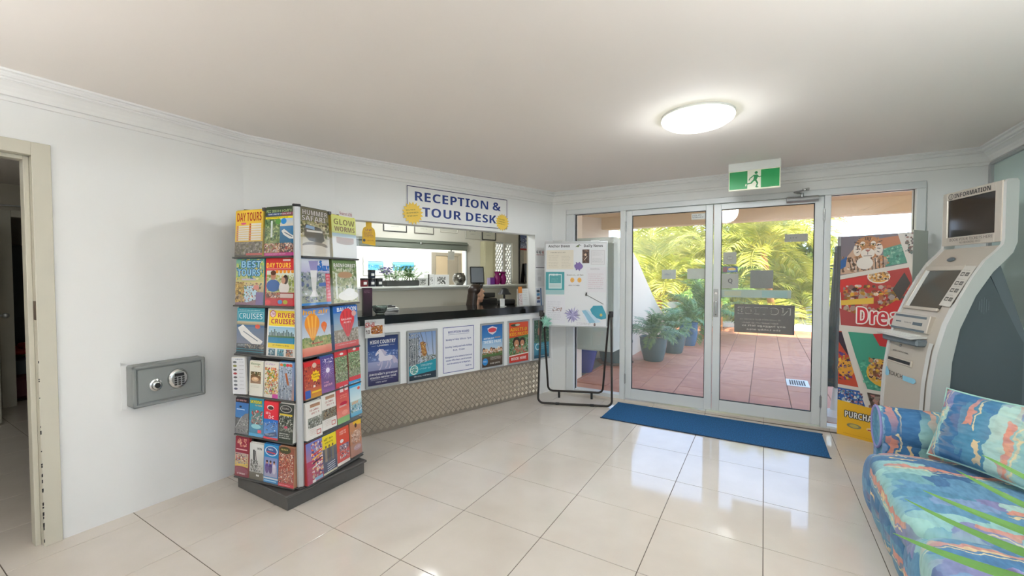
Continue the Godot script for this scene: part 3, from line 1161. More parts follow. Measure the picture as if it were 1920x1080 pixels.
	# a hedge of leafy shrubs closes the garden
	var sh := MB.new()
	var rr := RandomNumberGenerator.new()
	rr.seed = 8
	for i in 2600:
		var d := Vector3(rr.randfn(), rr.randfn(), rr.randfn()).normalized()
		var p := d * rr.randf_range(0.72, 1.0) * Vector3(1, 1.05, 0.8) * (0.92 + 0.12 * sin(d.x * 7) * cos(d.y * 6))
		var a := Vector3(rr.randfn(), rr.randfn(), rr.randfn()).normalized()
		var b := a.cross(d).normalized() * 0.035
		a = a * rr.randf_range(0.07, 0.12)
		sh.col = Color.html("6f8a32").lerp(Color.html("b4bb58"), rr.randf()).srgb_to_linear()
		sh.tri(p - a, p + b, p - b, d, d, d)
		sh.tri(p + a, p + b, p - b, d, d, d)
	var shm := sh.done()
	var k := 0
	for e in [[-5.0, 1.5], [-3.4, 1.75], [-1.8, 1.6], [-0.3, 1.8], [1.0, 1.45]]:
		var o := thing("shrub", ["bushy sunlit shrub far behind the cream wall", "large yellow-green shrub behind the palms by the cream wall", "rounded shrub behind the palms over the potted ferns", "large shrub behind the palms at the middle of the doors", "rounded shrub behind the palm with the leaning trunk"][k], "shrub", at(e[0], 0.3, -17.6 - 0.3 * (k % 2)), "hedge of shrubs behind the palms")
		var f := put(o, "foliage", shm, lf, Transform3D(Basis.IDENTITY.scaled(Vector3.ONE * e[1]), Vector3(0, e[1] * 0.95, 0)))
		f.set_meta("kind", "stuff")
		var st := MB.new()
		st.cyl(Vector3(0, -0.2, 0), Vector3(0, e[1], 0), 0.05, 8)
		put(o, "stem", st, bark)
		k += 1


# ---------------------------------------------------------------- the dim passage behind the left doorway
func corridor() -> void:
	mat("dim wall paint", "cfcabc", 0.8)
	var w := MB.new()
	w.span(-7.0, -6.8, 0, CEIL, 0.34, 1.7, 0.0)
	w.span(-7.0, -6.8, 0, CEIL, -0.6, -0.36, 0.0)
	w.span(-7.0, -6.8, 2.0, CEIL, -0.36, 0.34, 0.0)
	w.span(-7.0, -3.25, 0, CEIL, 1.7, 1.8, 0.0)
	w.span(-8.6, -3.05, 0, CEIL, -0.7, -0.6, 0.0)
	w.span(-8.7, -8.6, 0, CEIL, -4.6, 1.8, 0.0)
	w.span(-8.6, -7.0, 0, CEIL, 1.7, 1.8, 0.0)
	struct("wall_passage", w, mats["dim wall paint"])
	var d := structroot("door_4")
	var c := MB.new()
	c.span(-6.8, -6.775, 0, 2.06, 0.33, 0.43, 0.003)
	c.span(-6.8, -6.775, 0, 2.06, -0.45, -0.35, 0.003)
	c.span(-6.8, -6.775, 1.99, 2.06, -0.35, 0.33, 0.003)
	put(d, "casing", c, mats["cream gloss paint"])
	var lf := MB.new()
	lf.span(-6.74, -6.04, 0.01, 1.98, 0.545, 0.585, 0.003)
	put(d, "leaf", lf, mats["cream gloss paint"])
	var kn := MB.new()
	kn.cyl(Vector3(-6.12, 1.0, 0.545), Vector3(-6.12, 1.0, 0.50), 0.012, 10)
	kn.ball(Vector3(-6.12, 1.0, 0.49), Vector3.ONE * 0.026)
	put(d, "knob", kn, mats["brushed steel"])
	var ra := MB.new()
	ra.cyl(Vector3(-6.77, 2.1, 0.62), Vector3(-6.70, 2.1, 0.2), 0.008, 8)
	ra.cyl(Vector3(-6.77, 2.1, 0.62), Vector3(-6.8, 2.1, 0.62), 0.012, 8)
	ra.cyl(Vector3(-6.7, 2.1, 0.2), Vector3(-6.8, 2.08, 0.05), 0.012, 8)
	put(d, "closer_arm", ra, mats["brushed steel"])
	# dark room beyond
	var cb := thing("wardrobe", "tall black wardrobe in the dark room at the end of the passage", "wardrobe", at(-8.2, 0, 0.14))
	var m := MB.new()
	m.span(-0.3, 0.3, 0.85, 1.75, -0.3, 0.12, 0.005)
	m.span(-0.3, 0.28, 0.0, 0.85, -0.3, 0.12, 0.005)
	put(cb, "carcass", m, mats["black plastic"])
	var kd := MB.new()
	kd.span(0.301, 0.315, 0.87, 1.73, -0.28, 0.1, 0.003)
	put(cb, "door", kd, mats["black plastic"])
	var fb := thing("flower_basket", "basket of red artificial flowers in the dark room past the passage", "flowers", at(-7.5, 0, 0.16))
	var b1 := MB.new()
	b1.lathe([Vector2(0, 0), Vector2(0.16, 0), Vector2(0.2, 0.4), Vector2(0.19, 0.4), Vector2(0.0, 0.38)], Vector3.ZERO, 18)
	put(fb, "basket", b1, mat("grey wicker", "6d7478", 0.8))
	var b2 := MB.new()
	var r := RandomNumberGenerator.new()
	r.seed = 3
	for i in 16:
		b2.ball(Vector3(r.randf_range(-0.16, 0.16), 0.44 + r.randf() * 0.13, r.randf_range(-0.16, 0.16)), Vector3(0.05, 0.035, 0.05), 8, 6)
	put(fb, "blooms", b2, mat("red petals", "b5362c", 0.6)).set_meta("kind", "stuff")
	var b3 := MB.new()
	for i in 14:
		b3.ball(Vector3(r.randf_range(-0.18, 0.18), 0.4 + r.randf() * 0.06, r.randf_range(-0.18, 0.18)), Vector3(0.06, 0.015, 0.03), 8, 5)
	put(fb, "leaves", b3, mat("dark leaf", "3d6a35", 0.6)).set_meta("kind", "stuff")
	var sc := thing("suitcase", "maroon suitcase lying on the floor in front of the flower basket", "suitcase", at(-7.18, 0, 0.14))
	var s1 := MB.new()
	s1.box(Vector3(0, 0.13, 0), Vector3(0.26, 0.24, 0.4), 0.03)
	put(sc, "shell", s1, mat("maroon fabric", "5d2a30", 0.7))
	var s2 := MB.new()
	s2.tube([Vector3(0.13, 0.16, -0.06), Vector3(0.155, 0.16, -0.05), Vector3(0.155, 0.16, 0.05), Vector3(0.13, 0.16, 0.06)], 0.008, 8)
	s2.cyl(Vector3(0.1, 0.012, -0.15), Vector3(0.1, 0.012, -0.12), 0.012, 10)
	s2.cyl(Vector3(0.1, 0.012, 0.12), Vector3(0.1, 0.012, 0.15), 0.012, 10)
	put(sc, "handle", s2, mats["black plastic"])


# a framed poster on the reception wall: s0..s1 along the wall, h0..h1 up; returns the thing and the ink of its print
func framed(s0: float, s1: float, h0: float, h1: float, called: String, label: String) -> Array:
	var o := thing(called, label, "poster", RW * at(s0, h1, 0.0), "framed posters under the counter")
	var w := s1 - s0
	var h := h1 - h0
	var b := MB.new()
	b.span(0.004, w - 0.004, -h + 0.004, -0.004, 0.0, 0.006, 0.0)
	put(o, "backing", b, mats["paper"])
	var f := MB.new()
	var t := 0.022
	f.span(0, t, -h, 0, 0, 0.014, 0.005)
	f.span(w - t, w, -h, 0, 0, 0.014, 0.005)
	f.span(t * 0.6, w - t * 0.6, -t, 0, 0, 0.0136, 0.005)
	f.span(t * 0.6, w - t * 0.6, -h, -h + t, 0, 0.0136, 0.005)
	put(o, "snap_frame", f, mats["anodised aluminium"])
	return [o, ink(w - 2 * t, h - 2 * t, at(t, -t, 0.0064))]


func reception() -> void:
	# front of the counter: checker plate kick panel
	var k := thing("kick_panel", "embossed metal checker plate cladding along the foot of the reception counter", "wall panel", RW)
	var b := MB.new()
	b.span(-0.25, 2.005, 0.003, 0.40, -0.012, -0.004, 0.001)
	var kp := put(k, "plate", b, mats["tread metal"])
	var tr := MB.new()
	var c := 0.04
	var r2 := sqrt(0.5)
	for i in range(-2, 64):
		for j in range(-44, 12):
			var o := Vector3((i - j) * c * r2 - 0.25, (i + j) * c * r2 + 0.02, -0.004)
			if o.x < -0.23 or o.x > 1.985 or o.y < 0.02 or o.y > 0.385:
				continue
			var d := Vector3(r2, r2, 0) if (i + j) % 2 else Vector3(-r2, r2, 0)
			var e := Vector3(-d.y, d.x, 0)
			for q in [-1.0, 0.0, 1.0]:
				var p: Vector3 = o + e * q * 0.0105
				var L := 0.0175
				var W := 0.0042
				var zt := Vector3(0, 0, 0.0032)
				var A := p - d * L
				var B := p + d * L
				var t0 := p - d * L * 0.8 + zt
				var t1 := p + d * L * 0.8 + zt
				tr.quad(t0 + e * W * 0.4, t1 + e * W * 0.4, t1 - e * W * 0.4, t0 - e * W * 0.4, Vector3.BACK)
				tr.quad(t0 + e * W * 0.4, t1 + e * W * 0.4, B + e * W, A + e * W, (e + Vector3.BACK).normalized())
				tr.quad(t0 - e * W * 0.4, t1 - e * W * 0.4, B - e * W, A - e * W, (-e + Vector3.BACK).normalized())
				tr.quad(t1 + e * W * 0.4, t1 - e * W * 0.4, B - e * W, B + e * W, (d + Vector3.BACK).normalized())
				tr.quad(t0 + e * W * 0.4, t0 - e * W * 0.4, A - e * W, A + e * W, (-d + Vector3.BACK).normalized())
	put(kp, "tread", tr, mat("highlit tread metal", "c2b6a4", 0.3, 0.35)).set_meta("kind", "stuff")  # treads paler than the plate: highlights of the relief put into the colour
	# the worktop
	var wt := MB.new()
	wt.prism(PackedVector2Array([Vector2(-0.2, -0.035), Vector2(2.045, -0.035), Vector2(2.045, -0.001), Vector2(1.944, -0.001), Vector2(1.944, 0.62), Vector2(-0.2, 0.62)]), 0.0, 0.076)
	var to := thing("countertop", "long black speckled stone countertop of the reception hatch", "countertop", RW * at(0, 0.953, 0))
	put(to, "slab", wt, mats["black speckled stone"], Transform3D(Basis(Vector3.RIGHT, Vector3(0, 0, -1), Vector3.UP), Vector3.ZERO))
	var bs := MB.new()
	bs.span(-0.2, 1.9, -0.95, -0.001, -0.6, -0.56, 0.002)
	put(to, "back_panel", bs, mats["white plastic"])
	# big sign
	var sg := thing("reception_sign", "white sign with a thin navy border and big navy capitals above the hatch", "sign", RW * at(0.367, 2.187, 0.0))
	var sb := MB.new()
	sb.span(0, 1.168, -0.325, 0, 0, 0.006, 0.001)
	put(sg, "board", sb, mats["white plastic"])
	var I := ink(1.168, 0.325, at(0, 0, 0.0062))
	I.rect(0.0, 0.0, 1.0, 1.0, "f0f0ee")
	I.frame(0.004, 0.015, 0.996, 0.985, 0.006, "2a2f5c")
	I.text("RECEPTION &", 0.072, 0.155, 0.255, "17357f", 0.0, 0.85)
	I.text("TOUR DESK", 0.135, 0.575, 0.255, "17357f", 0.0, 0.735)
	put(sg, "lettering", I.m, mats["print"])
	for e in [[0.428, 1.936, 0.105, "larger yellow starburst sticker on the lower corner of the reception sign beside TOUR", 0.15], [1.463, 1.937, 0.092, "smaller yellow starburst sticker on the lower corner of the reception sign beside DESK", -0.12]]:
		var o := thing("starburst_sticker", e[3], "sticker", RW * Transform3D(Basis(Vector3.BACK, e[4]), Vector3(e[0], e[1], 0.0085)))
		var sm := MB.new()
		var pts := PackedVector2Array()
		for i in 36:
			pts.append(Vector2.from_angle(TAU * i / 36) * (e[2] if i % 2 == 0 else e[2] * 0.76))
		sm.prism(pts, 0.0, 0.0015)
		put(o, "card", sm, mat("sun yellow card", "f2cd55", 0.6))
		var S := ink(e[2] * 1.3, e[2] * 0.9, at(-e[2] * 0.65, e[2] * 0.45, 0.0016))
		S.copy(0.05, 0.12, 0.98, 0.98, 3, "5a4a2a", 5 + int(e[0] * 3), 0.35)
		put(o, "lettering", S.m, mats["print"])
	# posters
	var P := framed(-0.02, 0.297, 0.405, 0.872, "framed_poster", "framed navy poster of a white horse galloping, headed HIGH COUNTRY LEGENDS")
	I = P[1]
	I.rect(0, 0, 1, 0.3, "2a3560", "2f4d8e")
	I.rect(0, 0.3, 1, 0.52, "3c5fa3", "6f7fb2")
	I.rect(0, 0.52, 1, 0.7, "a9aecf", "8f93b8")
	I.rect(0, 0.7, 1, 1, "4b4a78", "2d2b55")
	I.flecks(0, 0.3, 1, 0.5, 40, ["8fa3cf", "54699f", "a8b4d6", "3d5a99"], 0.03, 0.09, 61)
	I.text("HIGH COUNTRY", 0.5, 0.08, 0.075, "f4f4f2", 0.5, 0.84)
	I.text("LEGENDS", 0.5, 0.18, 0.03, "f4f4f2", 0.5, 0.36)
	I.line(0.12, 0.2, 0.28, 0.195, 0.006, "d8d8e0")
	I.line(0.72, 0.195, 0.88, 0.2, 0.006, "d8d8e0")
	var hw := "e9e5ef"
	var hs := "c6bfd4"
	for q in [[0.42, 0.5, 0.37, 0.6], [0.37, 0.6, 0.3, 0.575], [0.47, 0.52, 0.44, 0.63], [0.44, 0.63, 0.37, 0.7], [0.7, 0.5, 0.76, 0.6], [0.76, 0.6, 0.7, 0.69], [0.66, 0.52, 0.63, 0.62], [0.63, 0.62, 0.57, 0.67]]:
		I.line(q[0], q[1], q[2], q[3], 0.036, hs)
	I.poly([0.77, 0.42, 0.86, 0.43, 0.95, 0.5, 0.99, 0.6, 0.92, 0.58, 0.86, 0.6, 0.8, 0.5], hs)
	I.ell(0.44, 0.465, 0.1, 0.062, hw)
	I.ell(0.58, 0.47, 0.18, 0.053, hw)
	I.ell(0.71, 0.465, 0.1, 0.06, hw)
	I.poly([0.36, 0.3, 0.47, 0.3, 0.56, 0.43, 0.38, 0.49, 0.35, 0.4], hw)
	I.poly([0.4, 0.275, 0.44, 0.285, 0.43, 0.33, 0.33, 0.365, 0.27, 0.4, 0.24, 0.39, 0.25, 0.36, 0.31, 0.305, 0.36, 0.28, 0.375, 0.255], hw)
	I.poly([0.4, 0.265, 0.5, 0.275, 0.56, 0.32, 0.64, 0.35, 0.58, 0.37, 0.62, 0.4, 0.53, 0.4, 0.47, 0.33], hs)
	I.ell(0.34, 0.315, 0.01, 0.006, "4a4560")
	I.text("Australia's greatest", 0.5, 0.75, 0.045, "f4f4f2", 0.5, 0.94, true, true)
	I.text("stories never told", 0.5, 0.82, 0.045, "f4f4f2", 0.5, 0.86, true, true)
	I.copy(0.08, 0.885, 0.92, 0.9, 1, "d8d8e0", 8, 0.7)
	I.copy(0.25, 0.93, 0.75, 0.96, 1, "e8e8ee", 9, 0.8)
	inked(P)
	P = framed(0.358, 0.678, 0.39, 0.872, "framed_poster", "framed poster of a roller coaster against blue sky with a teal band below")
	I = P[1]
	I.rect(0, 0, 1, 0.75, "7f9dcb", "cfd8e4")
	I.rect(0, 0.12, 0.34, 0.78, "8f9698", "77797a")
	I.flecks(0.0, 0.02, 0.4, 0.75, 120, ["4c5560", "d9dcdd", "a5aaad", "6b7278", "303942"], 0.015, 0.06, 21)
	for i in 9:
		I.line(0.05 + i * 0.035, 0.0, 0.02 + i * 0.045, 0.72, 0.012, ["5f6a75", "c5c9cb"][i % 2])
	I.line(0.42, 0.0, 0.78, 0.7, 0.03, "6b7682")
	I.line(0.6, 0.0, 0.72, 0.42, 0.012, "5b6672")
	I.line(0.85, 0.0, 0.9, 0.5, 0.025, "6b7682")
	I.poly([0.4, 0.22, 0.52, 0.2, 0.66, 0.43, 0.63, 0.52, 0.5, 0.52], "a8763e")
	I.flecks(0.42, 0.22, 0.64, 0.5, 40, ["d3a35a", "8a3b2a", "e2c07d", "5b3420"], 0.02, 0.05, 22)
	I.flecks(0.4, 0.5, 1.0, 0.66, 80, ["55604a", "e3e0d4", "7b8468", "3d4438"], 0.02, 0.05, 23)
	I.poly([0.0, 0.7, 1.0, 0.6, 1.0, 0.87, 0.0, 0.9], "2796a8")
	I.ell(0.18, 0.78, 0.15, 0.1, "dfeee6")
	I.ell(0.18, 0.78, 0.12, 0.08, "58a89a")
	I.flecks(0.08, 0.71, 0.28, 0.85, 20, ["e9f2ec", "2f7d88"], 0.03, 0.05, 24)
	I.copy(0.42, 0.685, 0.95, 0.735, 2, "eef6f6", 25, 0.55)
	I.copy(0.38, 0.76, 0.98, 0.8, 1, "9fd4dc", 26, 0.8)
	I.poly([0.0, 0.9, 1.0, 0.85, 1.0, 1.0, 0.0, 1.0], "2e3c48")
	I.copy(0.18, 0.915, 0.85, 0.945, 1, "eef2f4", 27, 0.7)
	inked(P)
	# the hours notice
	var nt := sheet("hours_notice", "white notice of reception hours in blue print with a blue border, between the framed posters", "notice", 0.37, 0.455, RW * at(0.733, 0.876, 0.0015), mats["paper"])
	I = nt[1]
	I.rect(0, 0, 1, 1, "eeeef2")
	I.frame(0.015, 0.012, 0.985, 0.988, 0.014, "26398f")
	I.text("RECEPTION HOURS", 0.5, 0.1, 0.046, "26398f", 0.5, 0.66)
	I.line(0.17, 0.175, 0.83, 0.175, 0.006, "26398f")
	I.text("Monday to Friday  8.30 a.m - 7 p.m.", 0.5, 0.265, 0.036, "26398f", 0.5, 0.8)
	I.text("Saturday, Sunday and Public Holidays", 0.5, 0.42, 0.036, "26398f", 0.5, 0.84)
	I.text("8 a.m. - 12 noon", 0.5, 0.495, 0.036, "26398f", 0.5, 0.36)
	I.text("Management to be advised of check-out", 0.5, 0.64, 0.034, "26398f", 0.5, 0.84)
	I.text("outside Office Hours, and all accounts", 0.5, 0.71, 0.034, "26398f", 0.5, 0.8)
	I.text("must be settled prior to departure.", 0.5, 0.78, 0.034, "26398f", 0.5, 0.74)
	I.text("Thank You", 0.9, 0.87, 0.032, "26398f", 1.0, 0.2)
	inked(nt)
	P = framed(1.172, 1.485, 0.397, 0.878, "framed_poster", "framed blue theme park poster with a row of people along its middle")
	I = P[1]
	I.rect(0, 0, 1, 0.36, "1f5fa8", "3f86c4")
	I.rect(0, 0.36, 1, 0.62, "7fb0d8", "c9dbe4")
	I.rect(0, 0.66, 1, 0.78, "5c7a3e", "4a6838")
	I.rect(0, 0.76, 1, 1, "5a4a38", "3e3228")
	I.poly([0.26, 0.08, 0.5, 0.03, 0.74, 0.08, 0.68, 0.18, 0.5, 0.24, 0.32, 0.18], "e8d8dc")
	I.ell(0.5, 0.125, 0.2, 0.055, "cf3f4a")
	I.text("AUSTRALIA'S", 0.08, 0.3, 0.045, "f4f6f6", 0.0, 0.5)
	I.text("GREATEST", 0.62, 0.295, 0.03, "e8a23c", 0.0, 0.28)
	I.text("THEME PARK", 0.5, 0.37, 0.07, "f4f6f6", 0.5, 0.86)
	for i in 8:
		I.ell(0.09 + i * 0.12, 0.585 + 0.02 * (i % 3), 0.07, 0.05, ["5b3a2a", "d9b48f", "e8e4de", "8a5a3a"][i % 4])
		I.ell(0.09 + i * 0.12, 0.6 + 0.02 * (i % 3), 0.045, 0.032, ["d9ae8b", "e3c0a0", "c99a78"][i % 3])
	I.flecks(0.0, 0.62, 1.0, 0.7, 50, ["3f5a2c", "e0d8c4", "8a6a4a", "c94f3a"], 0.02, 0.05, 31)
	I.ell(0.15, 0.87, 0.13, 0.085, "2f86c8")
	I.copy(0.06, 0.845, 0.25, 0.89, 2, "eef4f8", 33, 0.6)
	I.copy(0.4, 0.77, 0.95, 0.85, 4, "e8e0d4", 34, 0.5)
	I.copy(0.4, 0.91, 0.95, 0.95, 1, "e8e0d4", 35, 0.8)
	inked(P)
	P = framed(1.534, 1.856, 0.397, 0.88, "framed_poster", "framed orange-red poster offering adults at kids prices, with BOOK HERE below")
	I = P[1]
	I.rect(0, 0, 1, 1, "d8502e", "c8392c")
	I.ell(0.3, 0.07, 0.22, 0.035, "3f4a3a")
	I.ell(0.44, 0.065, 0.13, 0.026, "b9c4b0")
	I.text2("ADULTS @", 0.5, 0.135, 0.085, "f6b52e", "a63a1c", 0.01, 0.5, 0.88)
	I.text2("KIDS PRICES", 0.5, 0.25, 0.085, "f6b52e", "a63a1c", 0.01, 0.5, 0.94)
	I.poly([0, 0.385, 1.0, 0.335, 1.0, 0.79, 0, 0.81], "4f7a44")
	I.flecks(0.0, 0.4, 1.0, 0.8, 90, ["2e4a2a", "79a05a", "a8b48a", "5f8a7a", "8fb8ae"], 0.03, 0.09, 41)
	for e in [[0.38, 0.5, 0.2], [0.68, 0.5, 0.17]]:
		I.ell(e[0], e[1], e[2], e[2] * 0.66, "33231a")
		I.ell(e[0], e[1] + 0.035, e[2] * 0.62, e[2] * 0.47, "c48a66")
		I.ell(e[0], e[1] + 0.075, e[2] * 0.25, e[2] * 0.08, "f0e4dc")
	I.flecks(0.15, 0.62, 0.95, 0.78, 30, ["d9534a", "8fc8a8", "5fae7a", "c74638"], 0.06, 0.12, 42)
	I.poly([0, 0.82, 1.0, 0.785, 1.0, 0.81, 0, 0.845], "f2ece4")
	I.text("BOOK HERE", 0.5, 0.875, 0.07, "f4efe8", 0.5, 0.78)
	inked(P)
	P = framed(1.902, 2.185, 0.40, 0.882, "framed_poster", "framed rainforest poster with a teal foot, behind the leg of the whiteboard")
	I = P[1]
	I.rect(0, 0, 1, 0.6, "4a7258", "3f6a5a")
	I.flecks(0, 0, 1, 0.62, 110, ["2f5344", "6f9a72", "8fb598", "31604e", "5a7f55"], 0.03, 0.1, 51)
	I.line(0.3, 0.0, 0.36, 0.5, 0.06, "8a7a64")
	I.ell(0.3, 0.3, 0.06, 0.1, "b98a72")
	I.rect(0, 0.6, 1, 0.92, "3f8fa6", "3a7f98")
	I.ell(0.25, 0.7, 0.17, 0.09, "cfe6ea")
	I.ell(0.25, 0.7, 0.12, 0.06, "3f8fa6")
	I.copy(0.5, 0.64, 0.95, 0.8, 3, "a9d8e4", 53, 0.4)
	I.rect(0, 0.92, 1, 1, "2f5f74")
	I.copy(0.3, 0.94, 0.9, 0.97, 1, "e8f2f4", 54, 0.7)
	inked(P)
	# loose leaflet on the counter edge
	var fy := sheet("food_flyer", "food flyer with grilled meat and a large 10, taped over the counter edge", "flyer", 0.17, 0.155, RW * at(-0.03, 1.0, 0.0368), mats["paper"])
	I = fy[1]
	I.rect(0, 0, 1, 1, "dcdcda")
	I.ell(0.55, 0.58, 0.48, 0.34, "efece8")
	I.flecks(0.3, 0.34, 0.9, 0.8, 60, ["b5652f", "8a3a1c", "d99a4a", "6b2c18", "c9803a"], 0.05, 0.13, 55)
	I.flecks(0.0, 0.15, 0.5, 0.42, 24, ["c95a5a", "d9a0a0", "b94a3a"], 0.04, 0.09, 56)
	I.text("10", 0.04, 0.56, 0.22, "3a2a22", 0.0, 0.2)
	I.copy(0.08, 0.06, 0.6, 0.2, 2, "6a5a58", 57, 0.5)
	inked(fy)
	# notices on the strip of wall beside the hatch
	var n1 := sheet("paper_notice", "white notice with three coloured emblems above red script, on the wall beside the hatch", "notice", 0.15, 0.215, RW * at(1.95, 1.665, 0.0015), mats["paper"])
	I = n1[1]
	I.rect(0, 0, 1, 1, "e6e6e4")
	for i in 3:
		I.ell(0.2 + i * 0.3, 0.11, 0.1, 0.075, ["7d8a86", "59606a", "c07a6e"][i])
		I.ell(0.23 + i * 0.3, 0.1, 0.045, 0.034, "e6e6e4")
	I.copy(0.1, 0.22, 0.98, 0.32, 1, "b05a5a", 71, 0.6)
	I.rect(0.05, 0.92, 0.95, 0.95, "55585a")
	inked(n1)
	var n2 := sheet("paper_notice", "plain white notice with a small grey square, low on the wall beside the hatch", "notice", 0.15, 0.195, RW * at(1.95, 1.44, 0.0015), mats["paper"])
	I = n2[1]
	I.rect(0, 0, 1, 1, "e4e4e2")
	I.rect(0.25, 0.42, 0.6, 0.66, "cfcfcd")
	I.copy(0.2, 0.2, 0.8, 0.34, 2, "c4c6c6", 72, 0.4)
	inked(n2)
	# yellow tag in the top corner of the hatch
	var tg := thing("hanging_tag", "yellow card in the shape of a bottle hanging in the top corner of the hatch", "tag", RW * Transform3D(Basis.from_scale(Vector3(0.72, 0.86, 1.0)), Vector3(0.06, 1.835, -0.09)))
	var tm := MB.new()
	tm.prism(PackedVector2Array([Vector2(-0.035, 0.0), Vector2(0.035, 0.0), Vector2(0.035, -0.045), Vector2(0.07, -0.07), Vector2(0.08, -0.11), Vector2(0.08, -0.235), Vector2(-0.08, -0.215), Vector2(-0.08, -0.1), Vector2(-0.065, -0.06), Vector2(-0.035, -0.045)]), 0.0, 0.002)
	put(tg, "card", tm, mat("tag yellow", "e5b81f", 0.5))
	I = ink(0.16, 0.23, at(-0.08, 0.0, 0.0022))
	I.copy(0.25, 0.3, 0.8, 0.4, 1, "8a2a5a", 76, 0.9)
	I.copy(0.12, 0.43, 0.9, 0.68, 4, "8a2a4a", 73, 0.6)
	I.ell(0.14, 0.8, 0.1, 0.06, "3a3a3a")
	I.copy(0.32, 0.78, 0.9, 0.84, 1, "a85a1a", 74, 0.6)
	put(tg, "lettering", I.m, mats["print"])


# ---------------------------------------------------------------- bodies: tapered capsules and ellipsoids joined by a smooth minimum, meshed as surface nets
class Flesh:
	var parts := []
	func cap(a: Vector3, b: Vector3, ra: float, rb: float) -> void:
		parts.append([a, b, ra, rb])
	func egg(c: Vector3, r: Vector3) -> void:
		parts.append([c, r])
	func dist(q: Array, p: Vector3) -> float:
		if q.size() == 2:
			var e: Vector3 = (p - q[0]) / q[1]
			var l := e.length()
			return (l - 1.0) * minf(q[1].x, minf(q[1].y, q[1].z)) if l < 1.0 else (l - 1.0) * l / maxf((e / q[1]).length(), 1e-6)
		var ab: Vector3 = q[1] - q[0]
		var t := clampf((p - q[0]).dot(ab) / maxf(ab.length_squared(), 1e-9), 0.0, 1.0)
		return (p - q[0] - ab * t).length() - lerpf(q[2], q[3], t)
	func mesh(cell: float, k: float, into: MB) -> void:
		var lo := Vector3.INF
		var hi := -Vector3.INF
		var boxes := []
		for q in parts:
			var r: Vector3 = q[1] if q.size() == 2 else Vector3.ONE * maxf(q[2], q[3])
			var a: Vector3 = q[0] - r if q.size() == 2 else q[0].min(q[1]) - r
			var b: Vector3 = q[0] + r if q.size() == 2 else q[0].max(q[1]) + r
			var pad := Vector3.ONE * (k + cell * 2.0)
			boxes.append([a - pad, b + pad])
			lo = lo.min(a - pad)
			hi = hi.max(b + pad)
		var n := Vector3i(((hi - lo) / cell).ceil()) + Vector3i.ONE
		var f := PackedFloat32Array()
		f.resize(n.x * n.y * n.z)
		f.fill(1.0)
		for i in parts.size():
			var q: Array = parts[i]
			var a := Vector3i(((boxes[i][0] - lo) / cell).floor()).clamp(Vector3i.ZERO, n - Vector3i.ONE)
			var b := Vector3i(((boxes[i][1] - lo) / cell).ceil()).clamp(Vector3i.ZERO, n - Vector3i.ONE)
			for z in range(a.z, b.z + 1):
				for y in range(a.y, b.y + 1):
					var row := (z * n.y + y) * n.x
					for x in range(a.x, b.x + 1):
						var d := dist(q, lo + Vector3(x, y, z) * cell)
						var o := f[row + x]
						var h := maxf(k - absf(d - o), 0.0) / k
						f[row + x] = minf(d, o) - h * h * k * 0.25
		var off := [0, 1, n.x, n.x + 1, n.x * n.y, n.x * n.y + 1, n.x * n.y + n.x, n.x * n.y + n.x + 1]
		var edges := [[0, 1], [2, 3], [4, 5], [6, 7], [0, 2], [1, 3], [4, 6], [5, 7], [0, 4], [1, 5], [2, 6], [3, 7]]
		var at := {}
		for z in n.z - 1:
			for y in n.y - 1:
				for x in n.x - 1:
					var c := (z * n.y + y) * n.x + x
					var s := 0
					for i in 8:
						if f[c + off[i]] < 0.0:
							s += 1
					if s == 0 or s == 8:
						continue
					var sum := Vector3.ZERO
					var cnt := 0
					for e in edges:
						var d0 := f[c + off[e[0]]]
						var d1 := f[c + off[e[1]]]
						if (d0 < 0.0) != (d1 < 0.0):
							var t := d0 / (d0 - d1)
							var p0 := Vector3(e[0] & 1, (e[0] >> 1) & 1, e[0] >> 2)
							var p1 := Vector3(e[1] & 1, (e[1] >> 1) & 1, e[1] >> 2)
							sum += p0.lerp(p1, t)
							cnt += 1
					var g := Vector3(f[c + off[1]] - f[c], f[c + off[2]] - f[c], f[c + off[4]] - f[c]) + Vector3(f[c + off[7]] - f[c + off[6]], f[c + off[7]] - f[c + off[5]], f[c + off[7]] - f[c + off[3]])
					at[c] = [lo + (Vector3(x, y, z) + sum / cnt) * cell, g.normalized()]
		for c in at:
			for ax in 3:
				var s1: int = off[[2, 4, 1][ax]]
				var s2: int = off[[4, 1, 2][ax]]
				var so: int = off[[1, 2, 4][ax]]
				if (f[c] < 0.0) == (f[c + so] < 0.0):
					continue
				if not (at.has(c - s1) and at.has(c - s2) and at.has(c - s1 - s2)):
					continue
				var A = at[c]
				var B = at[c - s1]
				var C = at[c - s1 - s2]
				var D = at[c - s2]
				into.tri(A[0], B[0], C[0], A[1], B[1], C[1])
				into.tri(A[0], C[0], D[0], A[1], C[1], D[1])


